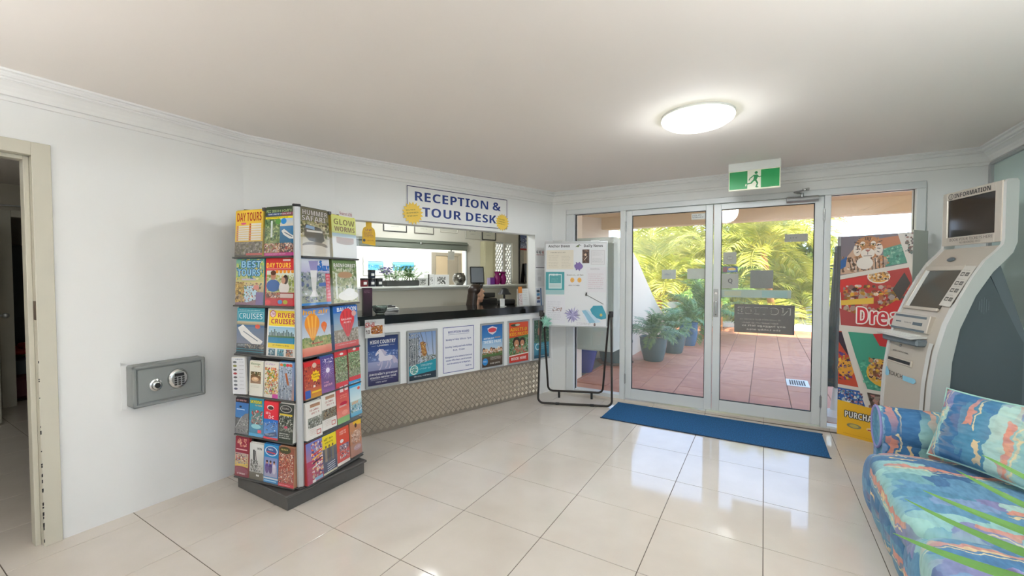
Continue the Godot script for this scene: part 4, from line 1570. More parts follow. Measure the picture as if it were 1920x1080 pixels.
# the clerk, seated, facing +x, z towards the counter
func clerk() -> void:
	var o := thing("person", "seated woman with long dark hair and sunglasses on her head, in profile behind the counter", "person", RW * at(1.575, 0.0, -0.62))
	var skin := mat("skin", "d9a98c", 0.5)
	skin.subsurf_scatter_enabled = true
	skin.subsurf_scatter_strength = 0.08
	var hair := mat("dark hair", "2b1d16", 0.35)
	var blouse := mat("dark blouse", "2a2a33", 0.75)
	var H := Vector3(0.0, 1.135, 0.0)
	var m := MB.new()
	var b := Flesh.new()
	b.cap(Vector3(-0.02, 0.5, -0.07), Vector3(-0.02, 0.5, 0.07), 0.11, 0.11)
	b.cap(Vector3(-0.02, 0.52, 0), Vector3(-0.04, 0.72, 0), 0.12, 0.11)
	b.cap(Vector3(-0.04, 0.72, -0.05), Vector3(-0.04, 0.86, -0.07), 0.1, 0.1)
	b.cap(Vector3(-0.04, 0.72, 0.05), Vector3(-0.04, 0.86, 0.07), 0.1, 0.1)
	b.cap(Vector3(-0.045, 0.93, -0.13), Vector3(-0.045, 0.93, 0.13), 0.055, 0.055)
	b.cap(Vector3(-0.045, 0.93, 0), Vector3(-0.025, 1.06, 0), 0.058, 0.05)
	for s in [-1.0, 1.0]:
		b.cap(Vector3(-0.045, 0.92, 0.16 * s), Vector3(0.0, 0.67, 0.22 * s), 0.052, 0.042)
		b.cap(Vector3(0.0, 0.67, 0.22 * s), Vector3(0.22, 0.76, 0.13 * s), 0.042, 0.03)
		b.cap(Vector3(-0.02, 0.5, 0.09 * s), Vector3(0.4, 0.5, 0.1 * s), 0.085, 0.06)
		b.cap(Vector3(0.4, 0.5, 0.1 * s), Vector3(0.34, 0.09, 0.1 * s), 0.058, 0.04)
		b.cap(Vector3(0.33, 0.05, 0.1 * s), Vector3(0.48, 0.035, 0.11 * s), 0.04, 0.03)
	b.mesh(0.018, 0.03, m)
	# hands on the keyboard
	for s in [-1.0, 1.0]:
		var h := Flesh.new()
		h.cap(Vector3(0.215, 0.76, 0.132 * s), Vector3(0.28, 0.762, 0.12 * s), 0.026, 0.03)
		for i in 4:
			var z: float = (0.12 + (i - 1.5) * 0.019) * s
			var L: float = [0.062, 0.072, 0.068, 0.054][i]
			h.cap(Vector3(0.295, 0.765, z), Vector3(0.295 + L * 0.6, 0.768, z), 0.009, 0.0085)
			h.cap(Vector3(0.295 + L * 0.6, 0.768, z), Vector3(0.295 + L, 0.748, z), 0.0085, 0.007)
		h.cap(Vector3(0.24, 0.757, (0.12 - 0.03) * s), Vector3(0.29, 0.747, (0.12 - 0.058) * s), 0.0105, 0.009)
		h.mesh(0.006, 0.008, m)
	# head
	var sc := 0.89
	var fit := Transform3D(Basis.from_scale(Vector3.ONE * sc), (H + Vector3(0, 0.13, 0)) * (1.0 - sc))
	m.x = fit
	var e := Flesh.new()
	e.egg(H + Vector3(-0.012, 0.03, 0), Vector3(0.1, 0.098, 0.074))
	e.egg(H + Vector3(0.035, -0.025, 0), Vector3(0.06, 0.085, 0.06))
	e.cap(H + Vector3(-0.01, -0.055, -0.045), H + Vector3(0.05, -0.093, -0.012), 0.022, 0.018)
	e.cap(H + Vector3(-0.01, -0.055, 0.045), H + Vector3(0.05, -0.093, 0.012), 0.022, 0.018)
	e.egg(H + Vector3(0.064, -0.092, 0), Vector3(0.024, 0.02, 0.024))
	e.cap(H + Vector3(0.092, 0.018, 0), H + Vector3(0.113, -0.02, 0), 0.008, 0.0095)
	e.cap(H + Vector3(0.1, -0.024, -0.01), H + Vector3(0.1, -0.024, 0.01), 0.007, 0.007)
	e.cap(H + Vector3(0.084, 0.036, -0.035), H + Vector3(0.088, 0.036, 0.035), 0.011, 0.011)
	e.cap(H + Vector3(0.092, -0.052, -0.014), H + Vector3(0.092, -0.052, 0.014), 0.0075, 0.0075)
	e.cap(H + Vector3(0.09, -0.064, -0.012), H + Vector3(0.09, -0.064, 0.012), 0.008, 0.008)
	for s in [-1.0, 1.0]:
		e.egg(H + Vector3(0.066, -0.018, 0.036 * s), Vector3(0.026, 0.022, 0.022))
		e.egg(H + Vector3(-0.004, -0.006, 0.076 * s), Vector3(0.016, 0.031, 0.009))
	e.cap(H + Vector3(-0.025, -0.07, 0), H + Vector3(-0.03, -0.18, 0), 0.052, 0.05)
	e.mesh(0.0055, 0.012, m)
	put(o, "body", m, skin)
	var c := MB.new()
	var t := Flesh.new()
	t.cap(Vector3(-0.02, 0.56, -0.05), Vector3(-0.02, 0.56, 0.05), 0.125, 0.125)
	t.cap(Vector3(-0.02, 0.56, 0), Vector3(-0.04, 0.72, 0), 0.132, 0.122)
	t.cap(Vector3(-0.04, 0.72, -0.05), Vector3(-0.04, 0.86, -0.07), 0.112, 0.11)
	t.cap(Vector3(-0.04, 0.72, 0.05), Vector3(-0.04, 0.86, 0.07), 0.112, 0.11)
	t.cap(Vector3(-0.045, 0.93, -0.13), Vector3(-0.045, 0.93, 0.13), 0.066, 0.066)
	for s in [-1.0, 1.0]:
		t.cap(Vector3(-0.045, 0.92, 0.16 * s), Vector3(-0.01, 0.74, 0.205 * s), 0.066, 0.06)
	t.mesh(0.02, 0.03, c)
	put(o, "blouse", c, blouse)
	var tr := MB.new()
	var u := Flesh.new()
	u.cap(Vector3(-0.02, 0.5, -0.08), Vector3(-0.02, 0.5, 0.08), 0.122, 0.122)
	for s in [-1.0, 1.0]:
		u.cap(Vector3(-0.02, 0.5, 0.09 * s), Vector3(0.4, 0.5, 0.1 * s), 0.098, 0.072)
		u.cap(Vector3(0.4, 0.5, 0.1 * s), Vector3(0.34, 0.12, 0.1 * s), 0.07, 0.055)
	u.mesh(0.022, 0.03, tr)
	put(o, "trousers", tr, mat("dark trousers", "23252c", 0.8))
	var hm := MB.new()
	hm.x = fit
	var g := Flesh.new()
	g.egg(H + Vector3(-0.042, 0.052, 0), Vector3(0.092, 0.084, 0.083))
	g.egg(H + Vector3(0.012, 0.094, 0), Vector3(0.066, 0.036, 0.062))
	g.egg(H + Vector3(-0.085, -0.03, 0), Vector3(0.046, 0.09, 0.07))
	for s in [-1.0, 0.0, 1.0]:
		g.cap(H + Vector3(-0.08, -0.02, 0.03 * s), H + Vector3(-0.115, -0.17, 0.045 * s), 0.045, 0.034)
		g.cap(H + Vector3(-0.115, -0.17, 0.045 * s), H + Vector3(-0.13, -0.32, 0.05 * s), 0.034, 0.018)
	g.cap(H + Vector3(-0.06, -0.03, 0.058), H + Vector3(-0.085, -0.2, 0.07), 0.024, 0.016)
	g.mesh(0.0065, 0.02, hm)
	put(o, "hair", hm, hair)
	var sgl := MB.new()
	sgl.x = fit
	sgl.cyl(H + Vector3(0.03, 0.112, 0.085), H + Vector3(-0.05, 0.06, 0.094), 0.004, 6)
	for s in [-1.0, 1.0]:
		sgl.ball(H + Vector3(0.045, 0.118, 0.04 * s), Vector3(0.02, 0.02, 0.032), 10, 8)
	put(o, "sunglasses", sgl, mats["black plastic"])
	for s in [-1.0, 1.0]:
		var ey := MB.new()
		ey.x = fit
		ey.ball(H + Vector3(0.083, 0.012, 0.03 * s), Vector3(0.0115, 0.0085, 0.0135), 10, 8)
		put(o, "eye", ey, mat("eye %d" % int(s), "2e2723", 0.2))
		var sh := MB.new()
		sh.ball(Vector3(0.41, 0.045, 0.105 * s), Vector3(0.12, 0.044, 0.045), 12, 8)
		put(o, "shoe", sh, mats["black plastic"])
	# her chair
	var ch := thing("office_chair", "grey office chair carrying the woman behind the reception counter", "chair", RW * at(1.575, 0.0, -0.62))
	var s1 := MB.new()
	s1.box(Vector3(0.04, 0.345, 0), Vector3(0.44, 0.06, 0.44), 0.025)
	put(ch, "seat", s1, mats["grey wicker"])
	var s2 := MB.new()
	s2.box(Vector3(-0.225, 0.66, 0), Vector3(0.05, 0.36, 0.38), 0.022)
	put(ch, "backrest", s2, mats["grey wicker"])
	var s3 := MB.new()
	s3.cyl(Vector3(0.02, 0.08, 0), Vector3(0.02, 0.32, 0), 0.025, 12)
	s3.tube([Vector3(-0.15, 0.33, 0), Vector3(-0.24, 0.36, 0), Vector3(-0.25, 0.55, 0)], 0.014, 8)
	for i in 5:
		var a := TAU * i / 5 + 0.3
		s3.cyl(Vector3(0.02, 0.09, 0), Vector3(0.02 + cos(a) * 0.24, 0.055, sin(a) * 0.24), 0.018, 8, 0.013)
		s3.ball(Vector3(0.02 + cos(a) * 0.24, 0.026, sin(a) * 0.24), Vector3(0.018, 0.026, 0.026), 10, 6)
	put(ch, "base", s3, mats["black plastic"])


func office() -> void:
	var wall: Material = mat("office paint", "d9d5c8", 0.8)
	var white: Material = mats["white wall paint"]
	# partition with a wide opening above a shelf, and the room behind it
	var p := MB.new()
	p.x = RW
	p.span(-0.3, 3.4, 0, 1.222, -1.5, -1.4, 0.0)
	p.span(-0.3, 0.3, 1.222, CEIL, -1.5, -1.4, 0.0)
	p.span(0.3, 1.945, 1.83, CEIL, -1.5, -1.4, 0.0)
	p.span(1.945, 2.385, 1.222, CEIL, -1.5, -1.4, 0.0)
	p.span(2.785, 3.4, 1.222, CEIL, -1.5, -1.4, 0.0)
	p.span(2.385, 2.785, 1.865, CEIL, -1.5, -1.4, 0.0)
	p.span(2.622, 2.642, 1.222, 1.865, -1.5, -1.4, 0.0)
	p.span(-0.42, -0.3, 0, CEIL, -1.5, -0.1, 0.0)
	p.x = frame_of(RW * Vector3(2.06, 0, -0.12), RW.basis * Vector3(1.3, 0, -1.36))
	p.span(0, 1.9, 0, CEIL, -0.1, 0.0, 0.0)
	struct("wall_office", p, wall)
	var q := MB.new()
	q.x = RW
	q.span(-0.42, 3.5, 0, CEIL, -3.1, -3.0, 0.0)
	q.span(-0.42, -0.3, 0, CEIL, -3.0, -1.5, 0.0)
	q.span(3.4, 3.5, 0, CEIL, -3.1, -1.5, 0.0)
	struct("wall_back_office", q, white)
	var sh := MB.new()
	sh.span(0.25, 2.95, 1.222, 1.246, -1.45, -1.22, 0.004)
	sh.span(0.25, 2.95, 1.19, 1.222, -1.4, -1.385, 0.002)
	struct("trim_5", sh, mats["white plastic"], RW)
	var bx := MB.new()
	bx.span(0.3, 1.945, 1.72, 1.83, -1.46, -1.36, 0.008)
	bx.span(0.3, 1.945, 1.79, 1.805, -1.36, -1.34, 0.003)
	var rs := thing("roller_shutter", "grey-green rolled shutter box across the top of the office pass-through", "roller shutter", RW)
	put(rs, "box", bx, mat("shutter grey", "7f8478", 0.5, 0.2))
	var gd := MB.new()
	gd.span(1.93, 1.95, 1.246, 1.72, -1.42, -1.385, 0.003)
	gd.span(0.3, 0.32, 1.246, 1.72, -1.42, -1.385, 0.003)
	put(rs, "guide", gd, mats["anodised aluminium"])
	var kn := MB.new()
	kn.ball(Vector3(1.22, 1.785, -1.345), Vector3(0.018, 0.018, 0.012), 12, 8)
	put(rs, "latch", kn, mats["chrome"])
	# unseen lamps, placed to light the office and the room behind it
	for e in [[0.95, -0.72, 0.75, "unseen round ceiling light, placed to light the reception office above the clerk"], [1.5, -2.2, 3.0, "unseen round ceiling light, placed to brighten the room behind the office shelf"]]:
		var at3: Vector3 = RW * Vector3(e[0], 0, e[1])
		oyster("ceiling_lamp", e[3], at3.x, at3.z, e[2])
	# the far room: two blue pictures and a doorway, seen through the opening
	for e in [[1.17, 1.40, "light-blue seascape in a wide white frame, left of the two seen through the office opening"], [1.575, 1.94, "deep-blue seascape in a wide white frame, beside the door seen through the office opening"]]:
		var w: float = e[1] - e[0] + 0.16
		var o := thing("framed_picture", e[2], "picture", RW * at(e[0] - 0.08, 1.68, -2.998), "blue pictures in the far room")
		var f := MB.new()
		f.span(0, 0.07, -0.3, 0, 0, 0.02, 0.004)
		f.span(w - 0.07, w, -0.3, 0, 0, 0.02, 0.004)
		f.span(0.06, w - 0.06, -0.08, 0, 0, 0.0195, 0.004)
		f.span(0.06, w - 0.06, -0.3, -0.22, 0, 0.0195, 0.004)
		put(o, "frame", f, mats["white plastic"])
		var I := ink(w - 0.14, 0.14, at(0.07, -0.08, 0.006))
		I.rect(0, 0, 1, 0.4, "8fc4d8", "4f9fc4")
		I.rect(0, 0.4, 1, 1, "2f7fae", "5aa9c8")
		I.flecks(0, 0.3, 1, 0.9, 20, ["a8d4e0", "2a6a98", "6fb4cc"], 0.03, 0.08, 5)
		put(o, "print", I.m, mats["print"])
	var dd := structroot("door_5", RW)
	var d1 := MB.new()
	d1.span(2.28, 2.36, 0, 1.78, -3.0, -2.975, 0.003)
	d1.span(2.36, 2.86, 1.72, 1.78, -3.0, -2.975, 0.003)
	d1.span(2.82, 2.9, 0, 1.78, -3.0, -2.975, 0.003)
	put(dd, "casing", d1, mat("brown grey paint", "8f887a", 0.6))
	var d2 := MB.new()
	d2.span(2.36, 2.60, 0, 1.72, -3.0, -2.985, 0.003)
	put(dd, "leaf", d2, mat("tan timber", "b5a488", 0.5))
	var d3 := MB.new()
	d3.span(2.60, 2.82, 0, 1.72, -3.0, -2.99, 0.003)
	put(dd, "leaf", d3, mats["brown grey paint"])
	# certificates under the ceiling
	var certs := [[0.742, 1.05, 2.2, 1.912, "333333", "black-framed certificate high on the office wall, leftmost under the ceiling"], [1.15, 1.432, 2.2, 1.91, "77726a", "thin grey-framed certificate with a dark heading, second along the office wall"], [1.53, 1.80, 2.2, 1.95, "d8d4c6", "unframed cream card with an underlined heading, third along the office wall"], [1.925, 2.19, 2.2, 1.885, "c9c6bb", "plain pale certificate in a pale frame, fourth along the office wall"], [2.21, 2.456, 2.2, 1.885, "222222", "black-framed certificate high on the office wall, nearest the lattice"]]
	for e in certs:
		var w: float = e[1] - e[0]
		var h: float = e[2] - e[3]
		var o := thing("certificate", e[5], "certificate", RW * at(e[0], e[2], -1.4), "certificates on the office wall")
		var f := MB.new()
		f.span(0, 0.012, -h, 0, 0, 0.012, 0.002)
		f.span(w - 0.012, w, -h, 0, 0, 0.012, 0.002)
		f.span(0.01, w - 0.01, -0.012, 0, 0, 0.0118, 0.002)
		f.span(0.01, w - 0.01, -h, -h + 0.012, 0, 0.0118, 0.002)
		put(o, "frame", f, mat("frame " + e[4], e[4], 0.4))
		var I := ink(w - 0.02, h - 0.02, at(0.01, -0.01, 0.005))
		I.rect(0, 0, 1, 1, "cfcdbf")
		I.copy(0.22, 0.62, 0.8, 0.72, 1, "4a4a48", 90 + int(e[0] * 10), 0.6)
		I.copy(0.3, 0.78, 0.7, 0.84, 1, "8a8a84", 95, 0.5)
		put(o, "print", I.m, mats["print"])
	# lattice in its two bays
	for e in [[2.40, 2.622, "white lattice screen in the office window bay nearer the cream cupboard"], [2.642, 2.785, "narrow bright lattice screen in the office window bay beside the black mirror"]]:
		var o := thing("lattice_screen", e[2], "lattice", RW * at(e[0], 1.25, -1.44), "lattice screens in the office")
		var m := MB.new()
		var w: float = e[1] - e[0]
		var pitch := 0.045
		for i in range(-16, 20):
			for s in [-1.0, 1.0]:
				# slats of a diagonal lattice, clipped to the bay
				var x0: float = i * pitch
				var y0 := 0.0
				var y1 := 0.61
				var sl: float = s * 0.55
				var xa := x0
				var xb: float = x0 + sl * (y1 - y0)
				var ta := 0.0
				var tb := 1.0
				if absf(xb - xa) > 1e-6:
					var t0 := (0.0 - xa) / (xb - xa)
					var t1 := (w - xa) / (xb - xa)
					ta = maxf(ta, minf(t0, t1))
					tb = minf(tb, maxf(t0, t1))
				if tb - ta < 0.02:
					continue
				var A := Vector3(lerpf(xa, xb, ta), lerpf(y0, y1, ta), 0.004 * s)
				var B := Vector3(lerpf(xa, xb, tb), lerpf(y0, y1, tb), 0.004 * s)
				m.tube([A, B], 0.0085, 4)
		put(o, "slats", m, mats["white plastic"]).set_meta("kind", "stuff")
		var f := MB.new()
		f.span(0, 0.012, 0, 0.615, -0.012, 0.012, 0.002)
		f.span(w - 0.012, w, 0, 0.615, -0.012, 0.012, 0.002)
		f.span(0, w, 0.6, 0.615, -0.012, 0.012, 0.002)
		put(o, "frame", f, mats["white plastic"])
	# cream cupboard on the shelf beside the lattice
	var cu := thing("wall_cupboard", "narrow cream cupboard on the office wall, between the pass-through and the lattice", "cupboard", RW * at(2.18, 1.246, -1.4))
	var c1 := MB.new()
	c1.span(0, 0.2, 0, 0.615, 0, 0.10, 0.003)
	put(cu, "body", c1, mat("cream laminate", "cfc9a6", 0.5))
	var c2 := MB.new()
	c2.span(0.004, 0.15, 0.004, 0.61, 0.101, 0.113, 0.003)
	put(cu, "door", c2, mats["cream laminate"])
	# things along the shelf; x along RW, base 1.246
	var base := 1.246
	var pl := thing("planter", "low planter packed with grassy green foliage and purple flowers, on the office shelf", "plant", RW * at(0.93, base, -1.31))
	var pb := MB.new()
	pb.span(-0.22, 0.22, 0, 0.07, -0.055, 0.055, 0.012)
	put(pl, "trough", pb, mat("dark stoneware", "4b4d4a", 0.6))
	var lm := leaf_mat("pot foliage", Color(0.2, 0.28, 0.1))
	var r := RandomNumberGenerator.new()
	r.seed = 12
	var fo := []
	for i in 3:
		fo.append(feather(0.26, 0.19 + 0.03 * i, 0.15, 14, 0.07, 0.012, 500 + i, Color.html("4c7a40"), Color.html("8fae72")))
	for i in 26:
		var yaw := r.randf() * TAU
		var bb := Basis(Vector3.UP, yaw) * Basis(Vector3.RIGHT, r.randf_range(-0.9, 0.05))
		put(pl, "leaf_spray", fo[i % 3], lm, Transform3D(bb.scaled_local(Vector3.ONE * r.randf_range(0.7, 1.0) * Vector3(1, 1, 1)), Vector3(r.randf_range(-0.2, 0.2), 0.06, r.randf_range(-0.03, 0.03))))
	var fb := MB.new()
	for i in 40:
		fb.ball(Vector3(-0.2 + r.randf_range(-0.06, 0.07), r.randf_range(0.14, 0.23), r.randf_range(-0.06, 0.06)), Vector3(0.016, 0.008, 0.012), 6, 4)
	put(pl, "flowers", fb, mat("lilac petals", "8b86ad", 0.7)).set_meta("kind", "stuff")
	for e in [[0.465, 0.0, "7a1f2c", "dark red tin at the rack end of the office shelf, beside the stacked navy tins"], [0.555, 0.0, "1d2233", "navy tin at the bottom of the stack of two on the office shelf"], [0.555, 0.098, "1d2a3d", "navy tin on top of the stack of two on the office shelf"], [0.645, 0.0, "22282c", "black-green tin on the office shelf, between the stacked tins and the planter"]]:
		var o := thing("tea_tin", e[3], "tin", RW * at(e[0], base + e[1], -1.30), "tins on the office shelf")
		var m := MB.new()
		m.lathe([Vector2(0, 0), Vector2(0.04, 0), Vector2(0.042, 0.003), Vector2(0.042, 0.075), Vector2(0.04, 0.078)], Vector3.ZERO, 20)
		put(o, "can", m, mat("tin " + e[2] + str(e[1]), e[2], 0.35))
		var l := MB.new()
		l.lathe([Vector2(0.043, 0.074), Vector2(0.044, 0.092), Vector2(0.04, 0.097), Vector2(0, 0.098)], Vector3.ZERO, 20)
		put(o, "lid", l, mats["black plastic"])
		var lb := MB.new()
		lb.surf(func(u, v): return Vector3(sin(lerpf(-0.45, 0.45, u)) * 0.0425, lerpf(0.025, 0.055, v), cos(lerpf(-0.45, 0.45, u)) * 0.0425), 5, 1)
		put(o, "label", lb, mats["paper"])
	for e in [[1.205, 0.14, 0.10, 0.10, "small white gift box with a silver bow, next to the planter on the office shelf"], [1.315, 0.09, 0.145, 0.11, "upright white card box with a dark spine on the office shelf"], [1.475, 0.22, 0.14, 0.10, "wide white box with a grey flower print, in front of the mirror opening"]]:
		var o := thing("gift_box", e[4], "box", RW * at(e[0], base, -1.32), "white boxes on the office shelf")
		var m := MB.new()
		m.span(-e[1] / 2, e[1] / 2, 0, e[2], -e[3] / 2, e[3] / 2, 0.003)
		put(o, "box", m, mats["paper"])
		var I := ink(e[1], e[2], at(-e[1] / 2, e[2], e[3] / 2 + 0.0003))
		if e[1] < 0.1:
			I.rect(0.0, 0, 0.22, 1, "4a4a44")
		I.flecks(0.2, 0.2, 0.75, 0.9, 16, ["9a9a94", "6a6a66", "c4c4be", "4e4e4a"], 0.06, 0.16, int(e[0] * 100))
		put(o, "print", I.m, mats["print"])
	var vs := thing("silver_vase", "round mottled silver vase on the office shelf, below the hanging white card", "vase", RW * at(1.765, base, -1.31))
	var vm := MB.new()
	vm.lathe([Vector2(0, 0), Vector2(0.05, 0), Vector2(0.075, 0.03), Vector2(0.09, 0.075), Vector2(0.085, 0.12), Vector2(0.065, 0.15), Vector2(0.068, 0.162), Vector2(0.058, 0.16), Vector2(0.055, 0.13)], Vector3.ZERO, 12)
	var vmt := mat("mottled silver", Color.WHITE, 0.25, 0.8)
	vmt.albedo_texture = toned(noise(0.03, 31, 128, 3, FastNoiseLite.TYPE_CELLULAR), [[0.0, "3c3a36"], [0.4, "8d8a82"], [0.6, "55524c"], [1.0, "d8d6d0"]])
	tri_tex(vmt, 3.0)
	put(vs, "vase", vm, vmt)
	var hc := sheet("hanging_card", "square white card hung from the shutter box in the pass-through", "card", 0.1, 0.115, RW * at(1.635, 1.7, -1.38), mats["paper"])
	hc[1].rect(0, 0, 1, 1, "b9b7ab")
	hc[1].rect(0.42, -0.2, 0.58, 0.0, "6a6a66")
	inked(hc)
	# pale screens
	for e in [[2.07, -1.31, 0.2, 0.235, 0.3, base, "tablet screen on a stand on the office shelf, beside the cream cupboard"], [3.08, -1.30, 0.2, 0.30, 0.25, base, "dark monitor in front of the black-framed mirror, at the far end of the shelf"]]:
		var o := thing("monitor", e[6], "monitor", RW * Transform3D(Basis(Vector3.UP, -e[4]), Vector3(e[0], e[5], e[1])))
		var m := MB.new()
		m.x = Transform3D(Basis(Vector3.RIGHT, -0.14), Vector3(0, 0.02, 0))
		m.span(-e[2] / 2, e[2] / 2, 0, e[3], -0.02, 0.0, 0.006)
		put(o, "case", m, mats["black plastic"])
		var f := MB.new()
		f.x = m.x
		f.span(-e[2] / 2 + 0.014, e[2] / 2 - 0.014, 0.014, e[3] - 0.014, -0.001, 0.001, 0.0)
		put(o, "screen", f, mat("grey screen", "6f757c", 0.2))
		var st := MB.new()
		st.box(Vector3(0, 0.008, -0.0), Vector3(0.12, 0.016, 0.08), 0.005)
		st.box(Vector3(0, 0.05, -0.035), Vector3(0.03, 0.09, 0.015), 0.003)
		put(o, "stand", st, mats["black plastic"])
	var pp := thing("purple_box", "small purple gift box on the office shelf beside the magenta vases", "box", RW * at(2.285, base, -1.30))
	var pm := MB.new()
	pm.span(-0.02, 0.06, 0, 0.1, -0.03, 0.03, 0.003)
	put(pp, "box", pm, mat("purple card", "6b2f86", 0.4))
	var pq := MB.new()
	pq.span(-0.068, -0.021, 0, 0.095, -0.03, 0.03, 0.003)
	put(pp, "lid_sleeve", pq, mat("lilac card", "c3b3d8", 0.5))
	for e in [[2.405, "plump magenta glass vase on the office shelf, the one next to the purple box"], [2.51, "plump magenta glass vase on the office shelf, the one in front of the lattice post"]]:
		var o := thing("magenta_vase", e[1], "vase", RW * at(e[0], base, -1.30), "magenta vases on the office shelf")
		var m := MB.new()
		m.lathe([Vector2(0, 0), Vector2(0.035, 0), Vector2(0.05, 0.03), Vector2(0.055, 0.075), Vector2(0.05, 0.115), Vector2(0.034, 0.142), Vector2(0.032, 0.15), Vector2(0.046, 0.168), Vector2(0.048, 0.185), Vector2(0.042, 0.185), Vector2(0.03, 0.15)], Vector3.ZERO, 22)
		put(o, "vase", m, mat("magenta glass", "8a1466", 0.12))
	# black-framed mirror with a poster in its upper part
	var mr := thing("wall_mirror", "tall narrow black-framed mirror at the far end of the office wall", "mirror", RW * at(2.90, 1.246, -1.4))
	var m1 := MB.new()
	m1.span(0, 0.016, 0, 0.79, 0, 0.02, 0.003)
	m1.span(0.284, 0.3, 0, 0.79, 0, 0.02, 0.003)
	m1.span(0.01, 0.29, 0.775, 0.79, 0, 0.0195, 0.003)
	put(mr, "frame", m1, mats["black plastic"])
	var m2 := MB.new()
	m2.span(0.014, 0.286, 0, 0.778, 0, 0.006, 0.0)
	put(mr, "glass", m2, mat("mirror silver", "d8d8d4", 0.05, 1.0))
	var ps := sheet("alpine_poster", "small blue and white mountain poster in the top of the black-framed mirror", "poster", 0.245, 0.235, RW * at(2.925, 2.0, -1.385), mats["paper"])
	var I := ps[1] as Ink
	I.rect(0, 0, 1, 0.9, "5f6f9f", "9aa4bc")
	I.flecks(0, 0.1, 1, 0.85, 50, ["e8eaf0", "3c4258", "7c86a8", "c9ced8"], 0.05, 0.14, 15)
	I.rect(0, 0.88, 1, 1, "b8463c")
	inked(ps)
	# things on the counter
	var cy := 1.029
	var bw := thing("glass_bowl", "clear glass bowl on the counter at the rack end", "bowl", RW * at(0.17, cy, -0.13))
	var bm := MB.new()
	bm.lathe([Vector2(0, 0.004), Vector2(0.03, 0.004), Vector2(0.035, 0.0), Vector2(0.04, 0.008), Vector2(0.06, 0.035), Vector2(0.068, 0.075), Vector2(0.065, 0.076), Vector2(0.056, 0.036), Vector2(0.035, 0.012), Vector2(0, 0.01)], Vector3.ZERO, 28)
	var bg := mat("bowl glass", Color(0.75, 0.8, 0.78, 0.1), 0.02)
	bg.refraction_enabled = true
	bg.refraction_scale = 0.05
	bg.transparency = BaseMaterial3D.TRANSPARENCY_ALPHA
	put(bw, "bowl", bm, bg)
	var sw := MB.new()
	for i in 14:
		sw.ball(Vector3(r.randf_range(-0.035, 0.035), 0.024 + r.randf() * 0.03, r.randf_range(-0.035, 0.035)), Vector3(0.014, 0.009, 0.01), 8, 6)
	put(bw, "sweets", sw, mat("dark sweets", "4a2c2c", 0.3)).set_meta("kind", "stuff")
	var tl := thing("leaflet_tower", "tall maroon and black leaflet stand on the counter at the rack end", "leaflet stand", RW * at(0.065, cy, -0.14))
	var tm := MB.new()
	tm.span(-0.045, 0.035, 0, 0.235, -0.03, 0.012, 0.004)
	put(tl, "stand", tm, mat("maroon black card", "2c1420", 0.35))
	I = ink(0.08, 0.235, at(-0.045, 0.235, 0.0125))
	I.rect(0, 0, 1, 1, "4b1636", "1a1016")
	I.copy(0.1, 0.1, 0.9, 0.22, 2, "b88aa0", 3, 0.5)
	put(tl, "print", I.m, mats["print"])
	var pb2 := thing("paper_pile", "loose pile of dark-edged papers on the desk behind the glass bowl", "papers", RW * at(0.36, cy, -0.42))
	var m4 := MB.new()
	for i in 5:
		m4.x = Transform3D(Basis(Vector3.UP, r.randf_range(-0.3, 0.3)), Vector3(0, 0.004 + i * 0.006, 0))
		m4.box(Vector3.ZERO, Vector3(0.2, 0.005, 0.14), 0.001)
	put(pb2, "sheets", m4, mats["paper"])
	var m5 := MB.new()
	m5.box(Vector3(0.02, 0.038, 0), Vector3(0.12, 0.016, 0.05), 0.005)
	m5.box(Vector3(0.02, 0.05, 0), Vector3(0.05, 0.012, 0.04), 0.004)
	put(pb2, "stapler", m5, mats["black plastic"])
	# brochure holders at the far end
	var hd := thing("leaflet_holder", "acrylic holder of white sheets with an orange leaflet, at the counter's far end", "leaflet holder", RW * at(1.86, cy, -0.10))
	var h1 := MB.new()
	h1.span(-0.085, 0.07, 0, 0.19, -0.02, -0.014, 0.001)
	h1.span(-0.085, 0.07, 0, 0.004, -0.02, 0.03, 0.001)
	put(hd, "holder", h1, mats["paper"])
	I = ink(0.1, 0.19, Transform3D(Basis(Vector3.RIGHT, -0.12), Vector3(-0.028, 0.195, 0.0)))
	I.rect(0, 0, 1, 1, "e4e6e4")
	I.copy(0.1, 0.12, 0.9, 0.85, 7, "a4aaa8", 7, 0.3)
	put(hd, "price_sheet", I.m, mats["print"])
	I = ink(0.056, 0.215, Transform3D(Basis(Vector3.RIGHT, -0.1), Vector3(-0.088, 0.217, 0.006)))
	I.rect(0, 0, 1, 0.35, "e0882c")
	I.rect(0, 0.35, 1, 1, "ddd6d4")
	I.flecks(0.1, 0.4, 0.9, 0.95, 22, ["a83a4a", "4a3a44", "c98a8a"], 0.08, 0.16, 8)
	put(hd, "orange_leaflet", I.m, mats["print"])
	var lf2 := sheet("wall_leaflet", "blue and white leaflet with small pictures standing against the wall beside the hatch", "leaflet", 0.085, 0.2, RW * Transform3D(Basis(Vector3.RIGHT, -0.05), Vector3(1.955, 1.228, 0.004)), mats["paper"])
	I = lf2[1]
	I.rect(0, 0, 1, 1, "dde2e6")
	I.rect(0.8, 0, 1, 1, "2a6a9a")
	for i in 4:
		I.rect(0.12, 0.1 + i * 0.2, 0.7, 0.24 + i * 0.2, ["3a4a5a", "3f8fc0", "8a5a4a", "4a5a8a"][i])
	I.flecks(0.12, 0.1, 0.7, 0.85, 20, ["d8dce0", "2f3c4c", "7fa8c4"], 0.05, 0.1, 9)
	inked(lf2)
